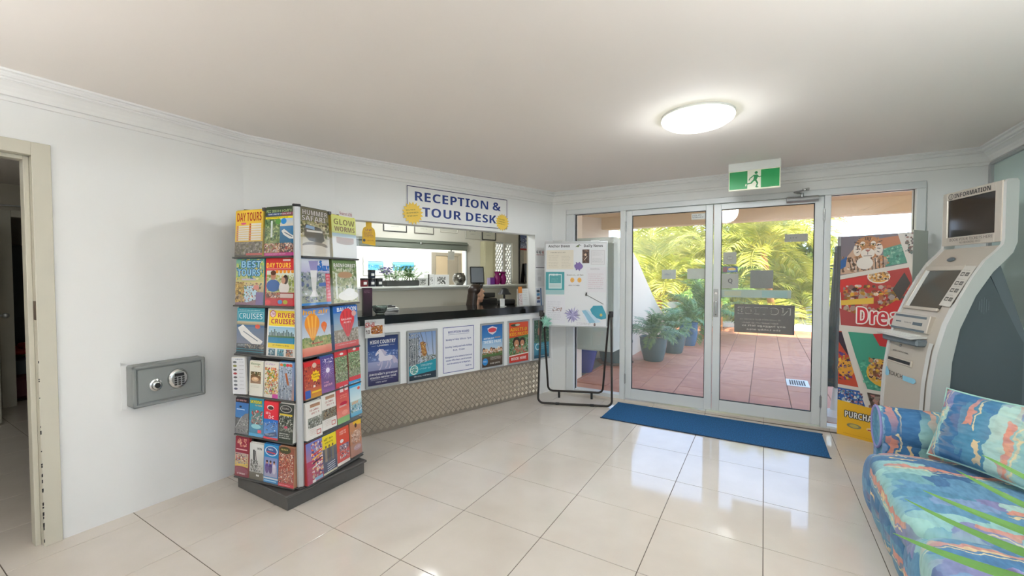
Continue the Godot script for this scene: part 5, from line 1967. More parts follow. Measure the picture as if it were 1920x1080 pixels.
	# white card boxes and phone beside the clerk
	for e in [[1.585, -0.14, 0.06, 0.085, "small white card stand on the counter in front of the clerk's desk phone"]]:
		var o := thing("card_stand", e[4], "card stand", RW * at(e[0], cy, e[1]))
		var m := MB.new()
		m.span(-0.03, 0.03, 0, e[3], -0.012, 0.0, 0.002)
		m.span(-0.03, 0.03, 0, 0.006, -0.012, 0.03, 0.002)
		put(o, "card", m, mats["paper"])
	var lp := thing("desk_lamp", "black desk phone and cap-shaped lamp on the desk behind the counter", "lamp", RW * at(1.80, cy, -0.38))
	var l1 := MB.new()
	l1.box(Vector3(0.03, 0.03, 0), Vector3(0.2, 0.06, 0.12), 0.012)
	l1.cyl(Vector3(0, 0.05, 0), Vector3(0, 0.13, 0), 0.012, 10)
	put(lp, "base", l1, mats["black plastic"])
	var l2 := MB.new()
	l2.lathe([Vector2(0.085, 0.0), Vector2(0.078, 0.012), Vector2(0.06, 0.03), Vector2(0.05, 0.06), Vector2(0.025, 0.075), Vector2(0, 0.078)], Vector3(0, 0.12, 0), 20)
	put(lp, "shade", l2, mats["black plastic"])
	var pr := thing("desk_printer", "black printer and stacked trays behind the leaflet holder at the end of the counter", "printer", RW * at(1.78, 0.85, -0.78))
	var p1 := MB.new()
	p1.span(-0.12, 0.14, 0.0, 0.24, -0.12, 0.12, 0.012)
	put(pr, "body", p1, mats["black plastic"])
	var p2 := MB.new()
	p2.span(-0.1, 0.12, 0.25, 0.31, -0.1, 0.1, 0.008)
	put(pr, "lid", p2, mats["black plastic"])
	var p3 := MB.new()
	p3.span(-0.12, 0.14, -0.85, -0.001, -0.14, 0.12, 0.004)
	put(pr, "pedestal", p3, mats["white plastic"])
	clerk()


# ---------------------------------------------------------------- brochure rack
func brochure(face: Transform3D, cx: float, y0: float, zb: float, w: float, h: float, thick: float, edge: String, label: String, group: String, draw: Callable, lean := 0.05, roll := 0.0) -> void:
	cx *= 1.14
	w *= 1.14
	zb *= 1.14
	var tr := face * Transform3D(Basis(Vector3.RIGHT, -lean) * Basis(Vector3.BACK, roll), Vector3(cx - w / 2, y0, zb)) * at(0, h, 0)
	var o := thing("brochure", label, "brochure", tr, group)
	var b := MB.new()
	b.span(0, w, -h, 0, -thick, -0.0006, 0.0015)
	for i in 3:
		b.span(0.001, w - 0.001, -h + 0.001, 0.0006 + 0.0022 * i, -thick + 0.002 + i * thick * 0.24, -thick + 0.002 + (i + 0.8) * thick * 0.24, 0.0)
	put(o, "stack", b, mats["edge " + edge])
	var I := ink(w, h, at(0, 0, 0.0))
	draw.call(I)
	put(o, "cover", I.m, mats["gloss print"])


func crowd(I: Ink, x0: float, y0: float, x1: float, y1: float, n: int, sd: int) -> void:
	I.flecks(x0, y0, x1, y1, n, ["c98f6f", "8a5a42", "e8c9ae", "4a3028", "b5483c", "d9b08c", "3d4a5c", "f0e6dc", "7a3a2c"], 0.04, 0.09, sd)


func sea(I: Ink, y0: float, y1: float, sky_: String, deep: String) -> void:
	I.rect(0, y0, 1, y0 + (y1 - y0) * 0.4, sky_, "e4ecef")
	I.rect(0, y0 + (y1 - y0) * 0.4, 1, y1, deep, "3f93b5")
	I.flecks(0, y0 + (y1 - y0) * 0.45, 1, y1, 16, ["5aa9c8", "2f6f98", "8cc4d8"], 0.03, 0.08, 3)


func boat(I: Ink, x: float, y: float, s: float, tilt: float) -> void:
	I.poly([x - s, y - s * 0.25, x - s * 0.6, y - s * 0.42, x + s * 0.2, y - s * 0.05 + tilt * 0.5, x + s, y + s * 0.2 + tilt, x + s * 0.8, y + s * 0.38 + tilt, x + s * 0.2, y + s * 0.36 + tilt, x - s * 0.7, y + s * 0.1], "f4f2ee")
	I.poly([x - s, y - s * 0.25, x - s * 0.7, y + s * 0.1, x + s * 0.2, y + s * 0.36 + tilt, x + s * 0.8, y + s * 0.38 + tilt, x + s * 0.5, y + s * 0.5 + tilt, x - s * 0.2, y + s * 0.38], "b9986f")
	I.line(x - s * 0.55, y - s * 0.1, x + s * 0.6, y + s * 0.2 + tilt, 0.025, "6d7a88")


func balloon(I: Ink, x: float, y: float, r: float, k: String, k2: String) -> void:
	var a := I.w / I.h
	I.ell(x, y, r, r * a * 1.05, k, 24)
	I.poly([x - r * 0.93, y + r * a * 0.4, x + r * 0.93, y + r * a * 0.4, x + r * 0.16, y + r * a * 1.75, x - r * 0.16, y + r * a * 1.75], k)
	for q in [-0.55, 0.0, 0.55]:
		I.line(x + r * q, y - r * a * 0.8, x + r * q * 0.4, y + r * a * 1.5, r * 0.2, k2)
	I.rect(x - r * 0.1, y + r * a * 1.85, x + r * 0.1, y + r * a * 2.1, "5a3a24")


func rack() -> void:
	for e in [["white", "e6e4de"], ["yellow", "cdb548"], ["red", "a63a3a"], ["blue", "2f6fa6"], ["dark", "4a4a50"], ["green", "7f9455"], ["tan", "b08468"], ["salmon", "d99a84"], ["teal", "3f8fa0"]]:
		mat("edge " + e[0], e[1], 0.6)
	var R := turn(-2.679, 0.0, -0.255, deg_to_rad(11.0))
	var o := thing("brochure_rack", "four-sided revolving brochure rack with aluminium corner posts on a charcoal plinth", "display rack", at(-2.65, 0, -0.24))
	var b := MB.new()
	b.span(-0.275, 0.275, 0, 0.078, -0.275, 0.275, 0.003)
	put(o, "plinth", b, mats["charcoal laminate"])
	var b2 := MB.new()
	b2.span(-0.288, 0.288, 0.078, 0.094, -0.288, 0.288, 0.004)
	put(o, "plinth_top", b2, mats["charcoal laminate"])
	var body := turn(-0.029, 0, -0.015, deg_to_rad(11.0)) * Transform3D(Basis.from_scale(Vector3(1.14, 1, 1.14)), Vector3.ZERO)
	var tb := MB.new()
	tb.x = body
	tb.cyl(Vector3(0, 0.094, 0), Vector3(0, 0.1, 0), 0.12, 24)
	tb.span(-0.245, 0.245, 0.1, 0.11, -0.245, 0.245, 0.004)
	put(o, "turntable", tb, mats["charcoal laminate"])
	var core := MB.new()
	core.x = body
	core.span(-0.165, 0.165, 0.11, 1.76, -0.165, 0.165, 0.003)
	core.span(-0.232, 0.232, 1.765, 1.785, -0.01, 0.01, 0.002)
	core.span(-0.01, 0.01, 1.765, 1.785, -0.232, 0.232, 0.002)
	for sx in [-1, 1]:
		for sz in [-1, 1]:
			core.x = body * Transform3D(Basis(Vector3.UP, atan2(sx, sz)), Vector3.ZERO)
			core.span(-0.004, 0.004, 0.11, 1.76, 0.2, 0.318 if sx == 1 and sz == 1 else 0.247, 0.001)
	put(o, "core", core, mats["charcoal laminate"])
	for sx in [-1, 1]:
		for sz in [-1, 1]:
			var p := MB.new()
			p.x = body * Transform3D(Basis(Vector3.UP, atan2(sx, sz)), Vector3.ZERO)
			var near: bool = sx == 1 and sz == 1
			if near:
				p.span(-0.017, 0.017, 0.112, 1.78, 0.316, 0.342, 0.007)
			else:
				p.span(-0.015, 0.015, 0.112, 1.78, 0.245, 0.27, 0.007)
			put(o, "post", p, mats["anodised aluminium"])
			var c := MB.new()
			c.x = p.x
			c.span(-0.02, 0.02, 1.775, 1.79, 0.2, 0.345 if near else 0.272, 0.004)
			put(o, "cap", c, mats["black plastic"])
	for k in 4:
		var f := body * Transform3D(Basis(Vector3.UP, k * PI / 2), Vector3.ZERO)
		for e in [[1.49, 0.24], [1.19, 0.24], [0.885, 0.24], [0.632, 0.245], [0.382, 0.25], [0.115, 0.255]]:
			var s := MB.new()
			s.x = f
			s.span(-0.215, 0.215, e[0] - 0.012, e[0] - 0.002, 0.16, e[1] + 0.012, 0.002)
			put(o, "shelf", s, mats["charcoal laminate"])
			var a := MB.new()
			a.x = f
			a.span(-0.213, 0.213, e[0] - 0.002, e[0] + (0.17 if e[0] > 0.8 else 0.1), e[1] + 0.008, e[1] + 0.0105, 0.0)
			put(o, "pocket_front", a, mats["clear acrylic"])
	var F0 := R
	var F1 := R * Transform3D(Basis(Vector3.UP, PI / 2), Vector3.ZERO)
	var G := "magazines in the upper pockets"
	var D := "slim leaflets in the lower pockets"
	# upper left face
	brochure(F0, -0.112, 1.49, 0.235, 0.205, 0.287, 0.03, "yellow", "yellow DAY TOURS magazine with a white list, top outer pocket of the rack", G, func(I):
		I.rect(0, 0, 1, 1, "ecc648", "e3b944")
		I.text("DAY TOURS", 0.5, 0.05, 0.185, "a83228", 0.5, 0.88)
		I.ell(0.3, 0.285, 0.1, 0.022, "d95a8a")
		for i in 7:
			I.rect(0.12, 0.33 + i * 0.048, 0.5, 0.366 + i * 0.048, "e8e4d8")
			I.rect(0.06, 0.33 + i * 0.048, 0.11, 0.366 + i * 0.048, "c97a6a")
			I.rect(0.58, 0.29 + i * 0.054, 0.94, 0.332 + i * 0.054, "e8e4d8")
			I.rect(0.52, 0.29 + i * 0.054, 0.57, 0.332 + i * 0.054, "c0504a")
		I.rect(0, 0.68, 1, 1, "77706a", "5f5a50")
		I.flecks(0, 0.68, 1, 0.96, 50, ["8f8a80", "5c5850", "a8a498", "6f6a44"], 0.04, 0.11, 101)
		I.rect(0.42, 0.93, 1, 0.975, "c9605c"))
	brochure(F0, 0.112, 1.49, 0.235, 0.215, 0.295, 0.034, "dark", "green magazine with a waterfall and a white whale boat over a magenta foot", G, func(I):
		I.rect(0, 0, 1, 0.17, "3a4a34", "2f4030")
		I.copy(0.05, 0.06, 0.95, 0.115, 1, "a9c48c", 111, 0.95)
		I.rect(0.08, 0.12, 0.5, 0.18, "35507c")
		I.rect(0.55, 0.12, 0.95, 0.18, "8a4a5c")
		I.copy(0.1, 0.135, 0.9, 0.165, 1, "e0e4ec", 112, 0.9)
		I.rect(0.02, 0.2, 0.98, 0.245, "ecdc2e")
		I.copy(0.08, 0.21, 0.9, 0.235, 1, "4a4a2a", 113, 0.8)
		I.rect(0, 0.245, 0.5, 0.96, "5c7a56", "8f9a52")
		I.flecks(0, 0.25, 0.5, 0.8, 60, ["3f5f40", "7f9a68", "2c4a30", "b9c48c"], 0.03, 0.09, 114)
		I.rect(0.2, 0.28, 0.26, 0.62, "dfe8e6")
		I.rect(0.5, 0.245, 1, 0.4, "b9d4e8", "e8dcc8")
		I.rect(0.5, 0.4, 1, 0.75, "3f7fb5", "2a6a8c")
		boat(I, 0.77, 0.55, 0.22, 0.03)
		I.ell(0.44, 0.3, 0.09, 0.06, "5f9a4c")
		I.ell(0.62, 0.3, 0.09, 0.06, "2f86c8")
		crowd(I, 0.0, 0.74, 1.0, 0.93, 80, 115)
		I.rect(0, 0.935, 1, 1, "c4418c")
		I.copy(0.05, 0.955, 0.92, 0.975, 1, "f0dce8", 116, 0.8), 0.05)
	brochure(F0, -0.112, 1.19, 0.236, 0.21, 0.285, 0.03, "teal", "BEST TOURS magazine in pale blue bubble letters over a beach scene", G, func(I):
		I.rect(0, 0, 1, 0.5, "6fae9c", "c9c47c")
		I.rect(0, 0.5, 1, 1, "d8c98a", "8a6a84")
		I.flecks(0, 0, 1, 0.45, 50, ["4f8f6a", "e0c04c", "a8c86a", "3f7fa0", "e8e0a8"], 0.05, 0.12, 121)
		I.text2("BEST", 0.54, 0.045, 0.14, "9fd0e8", "2f6a9a", 0.02, 0.5, 0.68)
		I.text2("TOURS", 0.46, 0.225, 0.14, "9fd0e8", "2f6a9a", 0.02, 0.5, 0.8)
		I.rect(0.22, 0.43, 0.72, 0.465, "c4b8d4")
		I.poly([0.3, 0.6, 0.7, 0.58, 0.85, 0.85, 0.4, 0.95, 0.3, 0.9], "bcdcec")
		I.flecks(0, 0.5, 0.32, 0.95, 50, ["a8843c", "e0c46a", "5a4a2a", "c9a04a"], 0.04, 0.1, 122)
		I.flecks(0.3, 0.52, 0.95, 0.92, 40, ["b5483c", "4f8f5a", "e8e4d0", "c9706a", "3f6a8c", "4a3a34"], 0.03, 0.07, 123)
		I.ell(0.74, 0.62, 0.1, 0.055, "d98f84")
		I.rect(0.74, 0.72, 1, 1, "7f72a0"))
	brochure(F0, 0.112, 1.19, 0.236, 0.215, 0.287, 0.032, "red", "red DAY TOURS magazine showing two smiling people, second row of the rack", G, func(I):
		I.rect(0, 0, 1, 1, "cf3a3c", "c23a44")
		I.text("DAY TOURS", 0.42, 0.1, 0.1, "f6d44a", 0.5, 0.78)
		I.rect(0.56, 0.025, 0.8, 0.065, "e8d0cc")
		I.line(0.04, 0.225, 0.82, 0.225, 0.008, "f4e4dc")
		I.rect(0.04, 0.26, 0.98, 0.72, "dfe4dc", "b9c48a")
		I.flecks(0.04, 0.35, 0.98, 0.7, 50, ["a8b45a", "7a8f4a", "d8cf8c", "8f9a6a"], 0.05, 0.12, 131)
		for i in 5:
			I.ell(0.38 + i * 0.125, 0.285, 0.05, 0.035, "e8983a")
		I.ell(0.26, 0.58, 0.22, 0.13, "2f5fa0")
		I.ell(0.26, 0.37, 0.085, 0.09, "b9806a")
		I.ell(0.26, 0.31, 0.09, 0.05, "5a3a2c")
		I.ell(0.62, 0.62, 0.17, 0.13, "e8e4e0")
		I.ell(0.6, 0.46, 0.075, 0.08, "c9967c")
		I.ell(0.66, 0.45, 0.08, 0.1, "3a2a24")
		I.ell(0.6, 0.47, 0.06, 0.065, "c9967c")
		I.rect(0.0, 0.72, 1.0, 0.86, "9a3a34", "b54440")
		crowd(I, 0.04, 0.72, 0.5, 0.84, 36, 132)
		I.rect(0.5, 0.745, 0.92, 0.83, "d8c8c4")
		I.ell(0.5, 0.92, 0.075, 0.045, "4f8fd0")
		I.ell(0.67, 0.92, 0.075, 0.045, "b9b83c")
		I.ell(0.1, 0.93, 0.09, 0.05, "dc4a54"))
	brochure(F0, -0.112, 0.885, 0.237, 0.205, 0.285, 0.028, "dark", "teal CRUISES magazine with a white motor yacht, third row of the rack", G, func(I):
		I.rect(0, 0, 1, 0.3, "4fa3b5", "3f96aa")
		I.copy(0.08, 0.04, 0.9, 0.06, 1, "d8ecf0", 141, 0.9)
		I.frame(0.04, 0.085, 0.96, 0.29, 0.006, "d8eef2")
		I.text("CRUISES", 0.5, 0.12, 0.115, "f2fafa", 0.5, 0.84, false)
		I.rect(0, 0.3, 1, 0.37, "d9c4a4", "8f8a74")
		I.rect(0, 0.37, 1, 0.8, "4f6f94", "7f8494")
		boat(I, 0.5, 0.56, 0.46, 0.06)
		I.ell(0.76, 0.4, 0.09, 0.05, "d9604c")
		I.rect(0, 0.78, 1, 1, "4a4f58", "3a4048")
		I.flecks(0.3, 0.79, 1, 0.88, 30, ["8f7f70", "c9b8a4", "5a5f68"], 0.02, 0.06, 142)
		I.copy(0.05, 0.8, 0.35, 0.86, 2, "d8dce0", 143, 0.6)
		I.line(0.0, 0.9, 1.0, 0.9, 0.012, "5aa9b8")
		I.line(0.0, 0.95, 1.0, 0.95, 0.02, "3f8fa0"))
	brochure(F0, 0.112, 0.882, 0.238, 0.205, 0.29, 0.034, "white", "yellow and white 20 RIVER CRUISES magazine with a city skyline", G, func(I):
		I.rect(0, 0, 1, 1, "eceae6")
		I.rect(0.05, 0.04, 0.95, 0.36, "f3d645")
		I.ell(0.18, 0.115, 0.105, 0.075, "b84a78")
		I.ell(0.18, 0.115, 0.085, 0.06, "f3e8ec")
		I.text("20", 0.18, 0.085, 0.06, "b84a78", 0.5, 0.12)
		I.text("RIVER", 0.64, 0.09, 0.095, "b0305c", 0.5, 0.56)
		I.text("CRUISES", 0.53, 0.215, 0.1, "b0305c", 0.5, 0.8)
		I.rect(0.05, 0.38, 0.95, 0.55, "8fc0dc", "cfe4ec")
		for i in 16:
			I.rect(0.08 + i * 0.053, 0.55 - [0.05, 0.09, 0.06, 0.12, 0.08, 0.05, 0.07, 0.04][i % 8], 0.12 + i * 0.053, 0.58, ["4f6a78", "6f8a84", "3f5a5c"][i % 3])
		I.rect(0.05, 0.565, 0.95, 0.6, "4f7a54")
		I.rect(0.05, 0.6, 0.95, 0.72, "2f7fa8", "2a88b0")
		I.rect(0.05, 0.72, 0.95, 0.82, "ecd23c")
		I.copy(0.22, 0.75, 0.9, 0.78, 1, "6a5f2a", 151, 0.9)
		for i in 3:
			I.rect(0.08 + i * 0.3, 0.84, 0.31 + i * 0.3, 0.98, ["3f7a94", "4aa0b5", "8a4a44"][i], ["2a5a70", "2f7f98", "c9906a"][i])
			I.flecks(0.08 + i * 0.3, 0.85, 0.31 + i * 0.3, 0.97, 8, ["d8e4e8", "2f4a58", "a8c4c8"], 0.03, 0.06, 152 + i), 0.07)
	# upper right face
	brochure(F1, -0.112, 1.49, 0.235, 0.21, 0.295, 0.034, "dark", "sepia HUMMER SAFARI magazine with an off-road car, top pocket beside the post", G, func(I):
		I.rect(0, 0, 1, 0.3, "6f6a58", "8f8a64")
		I.rect(0, 0.3, 1, 1, "a8a07c", "e4dccc")
		I.flecks(0, 0.25, 1, 0.62, 60, ["7f8458", "5a5f44", "b5a878", "d8cda8", "6a5a48"], 0.05, 0.13, 161)
		I.text2("HUMMER", 0.55, 0.05, 0.1, "c9c4bc", "5a5650", 0.012, 0.5, 0.82)
		I.text2("SAFARI", 0.5, 0.17, 0.1, "c9c4bc", "5a5650", 0.012, 0.5, 0.78)
		I.poly([0.16, 0.4, 0.22, 0.34, 0.7, 0.4, 0.78, 0.5, 0.82, 0.66, 0.7, 0.72, 0.3, 0.68, 0.16, 0.58], "5f5a50")
		I.poly([0.2, 0.42, 0.25, 0.36, 0.5, 0.38, 0.5, 0.45], "8fa8c4")
		I.rect(0.24, 0.46, 0.76, 0.5, "dcd8d0")
		I.ell(0.5, 0.78, 0.42, 0.08, "8a7f70")
		I.ell(0.45, 0.86, 0.5, 0.1, "d8cfc0"))
	brochure(F1, 0.115, 1.49, 0.235, 0.2, 0.28, 0.034, "yellow", "GLOW WORMS magazine, lime above and white below, top outer pocket", G, func(I):
		I.rect(0, 0, 1, 0.42, "d9dc84", "cdd48c")
		I.text("GLOW", 0.52, 0.08, 0.135, "8a7f58", 0.5, 0.86)
		I.text("WORMS", 0.52, 0.255, 0.115, "8a6f60", 0.5, 0.84)
		I.copy(0.15, 0.41, 0.9, 0.44, 1, "b5a888", 171, 0.8)
		I.rect(0, 0.42, 1, 0.5, "a8c4d4", "c4d8e0")
		I.rect(0, 0.5, 1, 1, "e9e9e4", "f2f1ea")
		I.rect(0.16, 0.51, 0.88, 0.62, "b9a498", "c9aea0")
		I.ell(0.52, 0.63, 0.36, 0.05, "b9a89c"))
	brochure(F1, -0.112, 1.19, 0.237, 0.21, 0.285, 0.03, "blue", "pale waterfall magazine with a blue title and a red strip down its side", G, func(I):
		I.rect(0, 0, 1, 0.3, "dfe6ee", "b8b4d4")
		I.rect(0, 0.3, 1, 0.95, "8f96a4", "a8ac94")
		I.flecks(0, 0.28, 1, 0.93, 80, ["6a7486", "c4c8cc", "5f7a5a", "9aa88c", "e0e2e0", "4a5a84"], 0.04, 0.12, 181)
		I.poly([0.3, 0.05, 0.62, 0.04, 0.56, 0.28, 0.36, 0.28], "9a94c4")
		I.poly([0.34, 0.25, 0.56, 0.25, 0.5, 0.7, 0.58, 0.82, 0.3, 0.82, 0.38, 0.7], "e8e6e4")
		I.text2("S", 0.7, 0.04, 0.1, "2f7fd0", "1d4f9a", 0.012, 0.5)
		I.text2("DAILY", 0.79, 0.15, 0.1, "2f7fd0", "1d4f9a", 0.012, 0.5, 0.4)
		I.rect(0.6, 0.52, 0.84, 0.6, "2f5fae")
		I.rect(0.84, 0.32, 1, 0.95, "cf4a5a")
		I.copy(0.87, 0.35, 1.0, 0.9, 8, "e8b8bc", 182, 0.6)
		I.rect(0, 0.95, 1, 1, "3f8fd8"))
	brochure(F1, 0.115, 1.19, 0.237, 0.2, 0.285, 0.034, "green", "green RAINFOREST magazine with falling water, second row, outer pocket", G, func(I):
		I.rect(0, 0, 1, 0.25, "6f8a54", "7f9a62")
		I.rect(0, 0.25, 1, 1, "8f9a6c", "b5b888")
		I.flecks(0, 0.1, 1, 0.98, 90, ["5f7a4a", "a8b47c", "4a6238", "c9cfa4", "e0e2d0"], 0.05, 0.12, 191)
		I.text2("RAINFOREST", 0.5, 0.08, 0.085, "f0f2e8", "5a6a48", 0.01, 0.5, 0.9)
		I.text("AND SAFARI", 0.48, 0.2, 0.07, "d8dcc4", 0.5, 0.7)
		I.ell(0.5, 0.35, 0.3, 0.08, "b58f6a")
		I.rect(0.1, 0.3, 0.16, 0.9, "e4e8dc")
		I.ell(0.6, 0.84, 0.42, 0.12, "ecece4")
		I.ell(0.65, 0.76, 0.22, 0.1, "f2f2ec"))
	brochure(F1, -0.112, 0.882, 0.24, 0.205, 0.29, 0.034, "salmon", "hot air magazine with two orange balloons, third row beside the post", G, func(I):
		I.rect(0, 0, 1, 0.7, "5f86c4", "dfe8ec")
		I.rect(0, 0.62, 1, 0.84, "7f9a5c", "b8b878")
		I.rect(0, 0.82, 1, 1, "e8a084", "e0705a")
		I.flecks(0, 0.6, 1, 0.82, 40, ["5f7f48", "a8b06a", "8fa058", "c9bc7c"], 0.04, 0.1, 201)
		I.text("hot air", 0.5, 0.035, 0.095, "f2a92c", 0.5, 0.86, true, false, 0.12)
		I.copy(0.1, 0.145, 0.9, 0.17, 1, "f2f4f6", 202, 0.8)
		balloon(I, 0.36, 0.33, 0.25, "e8922c", "f6b84a")
		balloon(I, 0.76, 0.4, 0.1, "e0642c", "f08a3c")
		I.rect(0.3, 0.74, 0.7, 0.76, "c95a4a"), 0.05)
	brochure(F1, 0.115, 0.885, 0.24, 0.2, 0.283, 0.034, "blue", "blue BALLOON magazine with a big red balloon, third row, outer pocket", G, func(I):
		I.rect(0, 0, 1, 0.16, "1f5fb5", "2a6abc")
		I.rect(0, 0.16, 1, 0.6, "5a86b8", "a8bcc4")
		I.rect(0, 0.56, 1, 0.86, "9a9484", "8a8070")
		I.flecks(0, 0.55, 1, 0.88, 60, ["b8b0a0", "6f6a5c", "cfc8b8", "857a68"], 0.04, 0.1, 211)
		I.rect(0, 0.86, 1, 1, "d8605a", "cf4848")
		I.text("BALLOON", 0.55, 0.035, 0.095, "f4f6f8", 0.5, 0.8)
		balloon(I, 0.55, 0.32, 0.3, "d83238", "c02830")
		I.text("BALLOON", 0.52, 0.3, 0.045, "f4dcdc", 0.5, 0.42)
		I.text("ALOFT", 0.54, 0.375, 0.045, "f4dcdc", 0.5, 0.3)
		I.ell(0.84, 0.2, 0.1, 0.07, "e0a8a4")
		I.copy(0.1, 0.9, 0.9, 0.93, 1, "f0d0cc", 212, 0.8))
	# small card in front of the top outer pocket
	var ac := sheet("pocket_card", "small clear card reading Nearest ATM, stuck above the top outer pocket of the rack", "card", 0.13, 0.04, F1 * Transform3D(Basis(Vector3.RIGHT, -0.05), Vector3(0.095, 1.81, 0.246)), mats["paper"])
	ac[1].rect(0, 0, 1, 1, "dedcd8")
	ac[1].text("Nearest ATM", 0.5, 0.25, 0.5, "8a2438", 0.5, 0.9, true, true)
	inked(ac)
	# slim leaflets: left face, three rows of four
	var X := [-0.162, -0.054, 0.054, 0.162]
	brochure(F0, X[0], 0.632, 0.262, 0.1, 0.225, 0.012, "white", "white leaflet listing emblems, curling out of its pocket on the wall side", D, func(I):
		I.rect(0, 0, 1, 1, "e6e8ec")
		I.copy(0.3, 0.03, 0.95, 0.06, 1, "4a5a7a", 301, 0.8)
		for i in 8:
			I.ell(0.24, 0.12 + i * 0.105, 0.15, 0.03, ["6f7478", "8a8a4c", "5f5f64", "a84448", "6a6468", "888c90", "707478", "5a6074"][i])
			I.copy(0.55, 0.105 + i * 0.105, 0.95, 0.125 + i * 0.105, 1, "4a4a58", 302 + i, 0.7), 0.02, 0.06)
	brochure(F0, X[1], 0.632, 0.252, 0.1, 0.212, 0.02, "white", "cream Massage leaflet with green title lettering and a brown photo", D, func(I):
		I.rect(0, 0, 1, 1, "e8e6d4", "eceae0")
		I.text("Massage", 0.42, 0.045, 0.055, "5a7a3c", 0.5, 0.72, true, true)
		I.copy(0.36, 0.13, 0.9, 0.17, 1, "b58a5a", 313, 0.9)
		I.rect(0.08, 0.3, 0.84, 0.64, "5f4a34", "8f6a48")
		I.ell(0.42, 0.52, 0.26, 0.07, "d9b48c")
		I.ell(0.45, 0.5, 0.12, 0.035, "e8d0b0")
		I.flecks(0.08, 0.3, 0.84, 0.42, 14, ["3f4a2a", "d8d0a8", "6a5a3a"], 0.05, 0.12, 311)
		I.copy(0.1, 0.7, 0.8, 0.78, 2, "a8a8a0", 312, 0.4))
	brochure(F0, X[2], 0.632, 0.252, 0.1, 0.214, 0.022, "white", "market leaflet packed with bright fruit and flowers, fourth row", D, func(I):
		I.rect(0, 0, 1, 1, "e8e4d8", "dcd8c8")
		I.copy(0.08, 0.03, 0.9, 0.08, 1, "b08ac0", 322, 0.9)
		I.flecks(0.05, 0.14, 0.98, 0.9, 120, ["cf4a34", "e8b83a", "4f8f4a", "d9703a", "5a4a54", "e8e0d0", "a83a5a", "7faa5c", "f0d04a"], 0.07, 0.15, 321)
		I.rect(0.6, 0.88, 1, 1, "c43f9a"))
	brochure(F0, X[3], 0.632, 0.252, 0.106, 0.222, 0.03, "blue", "roller coaster leaflet in blue and steel, fourth row beside the corner post", D, func(I):
		I.rect(0, 0, 1, 1, "b8c8dc", "8f9aac")
		I.flecks(0, 0.1, 0.85, 1, 70, ["5a6a80", "d8dee4", "3f4c5c", "8a96a4", "a8b4c4"], 0.05, 0.12, 331)
		for i in 6:
			I.line(0.28 + i * 0.03, 0.12, 0.06 + i * 0.13, 1.0, 0.02, ["5f6f88", "c9d0d8"][i % 2])
		I.poly([0.38, 0.3, 0.5, 0.28, 0.68, 0.6, 0.56, 0.62], "a8623c")
		for i in 4:
			I.ell(0.15 + i * 0.2, 0.075, 0.11, 0.04, ["d97a3c", "4f9a6a", "cf3f4a", "c9603c"][i])
		I.rect(0.85, 0, 1, 1, "6f94c4", "b08a7a"))
	brochure(F0, X[0], 0.382, 0.256, 0.1, 0.222, 0.022, "dark", "leaflet with a mountain helicopter above blue water, fifth row at the wall side", D, func(I):
		I.rect(0, 0, 1, 0.12, "2a2024", "3a2a2c")
		I.copy(0.08, 0.035, 0.9, 0.085, 1, "d8a0a0", 342, 0.9)
		I.rect(0, 0.12, 1, 0.55, "3f6fb0", "4a7fb8")
		I.ell(0.38, 0.24, 0.09, 0.03, "2a3040")
		I.rect(0.1, 0.3, 0.7, 0.33, "b8d0e8")
		I.poly([0, 1, 0.0, 0.85, 0.5, 0.52, 0.75, 0.42, 1, 0.4, 1, 1], "7f7f80")
		I.flecks(0.15, 0.55, 1, 0.95, 40, ["9a9a98", "5f5f62", "b8b8b4", "4a4c50"], 0.06, 0.13, 341)
		I.line(0.02, 0.85, 0.52, 0.5, 0.02, "e8e8e8"))
	brochure(F0, X[1], 0.382, 0.256, 0.104, 0.236, 0.026, "blue", "teal SKYDIVE leaflet with tumbling jumpers, fifth row", D, func(I):
		I.rect(0, 0, 1, 1, "3a94b0", "2f7fa8")
		I.text2("SKYDIVE", 0.46, 0.07, 0.075, "f2e04c", "3f6a3c", 0.02, 0.5, 0.8)
		I.copy(0.4, 0.175, 0.95, 0.215, 1, "e8c04a", 352, 0.9)
		I.ell(0.55, 0.5, 0.36, 0.2, "5f7f7c")
		I.flecks(0.15, 0.32, 0.95, 0.68, 50, ["d8dcdc", "3f4a4a", "8f6a5a", "c9484a", "5f8a84"], 0.06, 0.13, 351)
		I.ell(0.5, 0.74, 0.34, 0.06, "8fd0d8")
		I.rect(0.62, 0.82, 0.88, 0.9, "e0505c")
		I.rect(0, 0.92, 1, 1, "4fa8d8"))
	brochure(F0, X[2], 0.382, 0.258, 0.102, 0.226, 0.026, "red", "red and blue leaflet with a white parachute sketch", D, func(I):
		I.rect(0, 0, 1, 0.47, "d83844", "cf3440")
		I.rect(0, 0.47, 1, 1, "2f6fc0", "5a9ad4")
		I.ell(0.45, 0.16, 0.24, 0.07, "f0e8e4")
		I.ell(0.47, 0.17, 0.2, 0.05, "4a3a34")
		I.copy(0.14, 0.28, 0.6, 0.345, 1, "f4f0ee", 363, 0.95)
		I.copy(0.34, 0.37, 0.95, 0.46, 1, "f4f0ee", 364, 0.9)
		I.flecks(0.1, 0.52, 0.9, 0.78, 12, ["2a3a5a", "4a3a4a", "e8eef4"], 0.05, 0.1, 361)
		I.poly([0.05, 0.88, 0.9, 0.78, 0.95, 0.9, 0.1, 0.97], "26406f")
		I.copy(0.15, 0.86, 0.8, 0.92, 2, "e8eef4", 362, 0.5)
		I.rect(0, 0.95, 1, 1, "d8444c"))
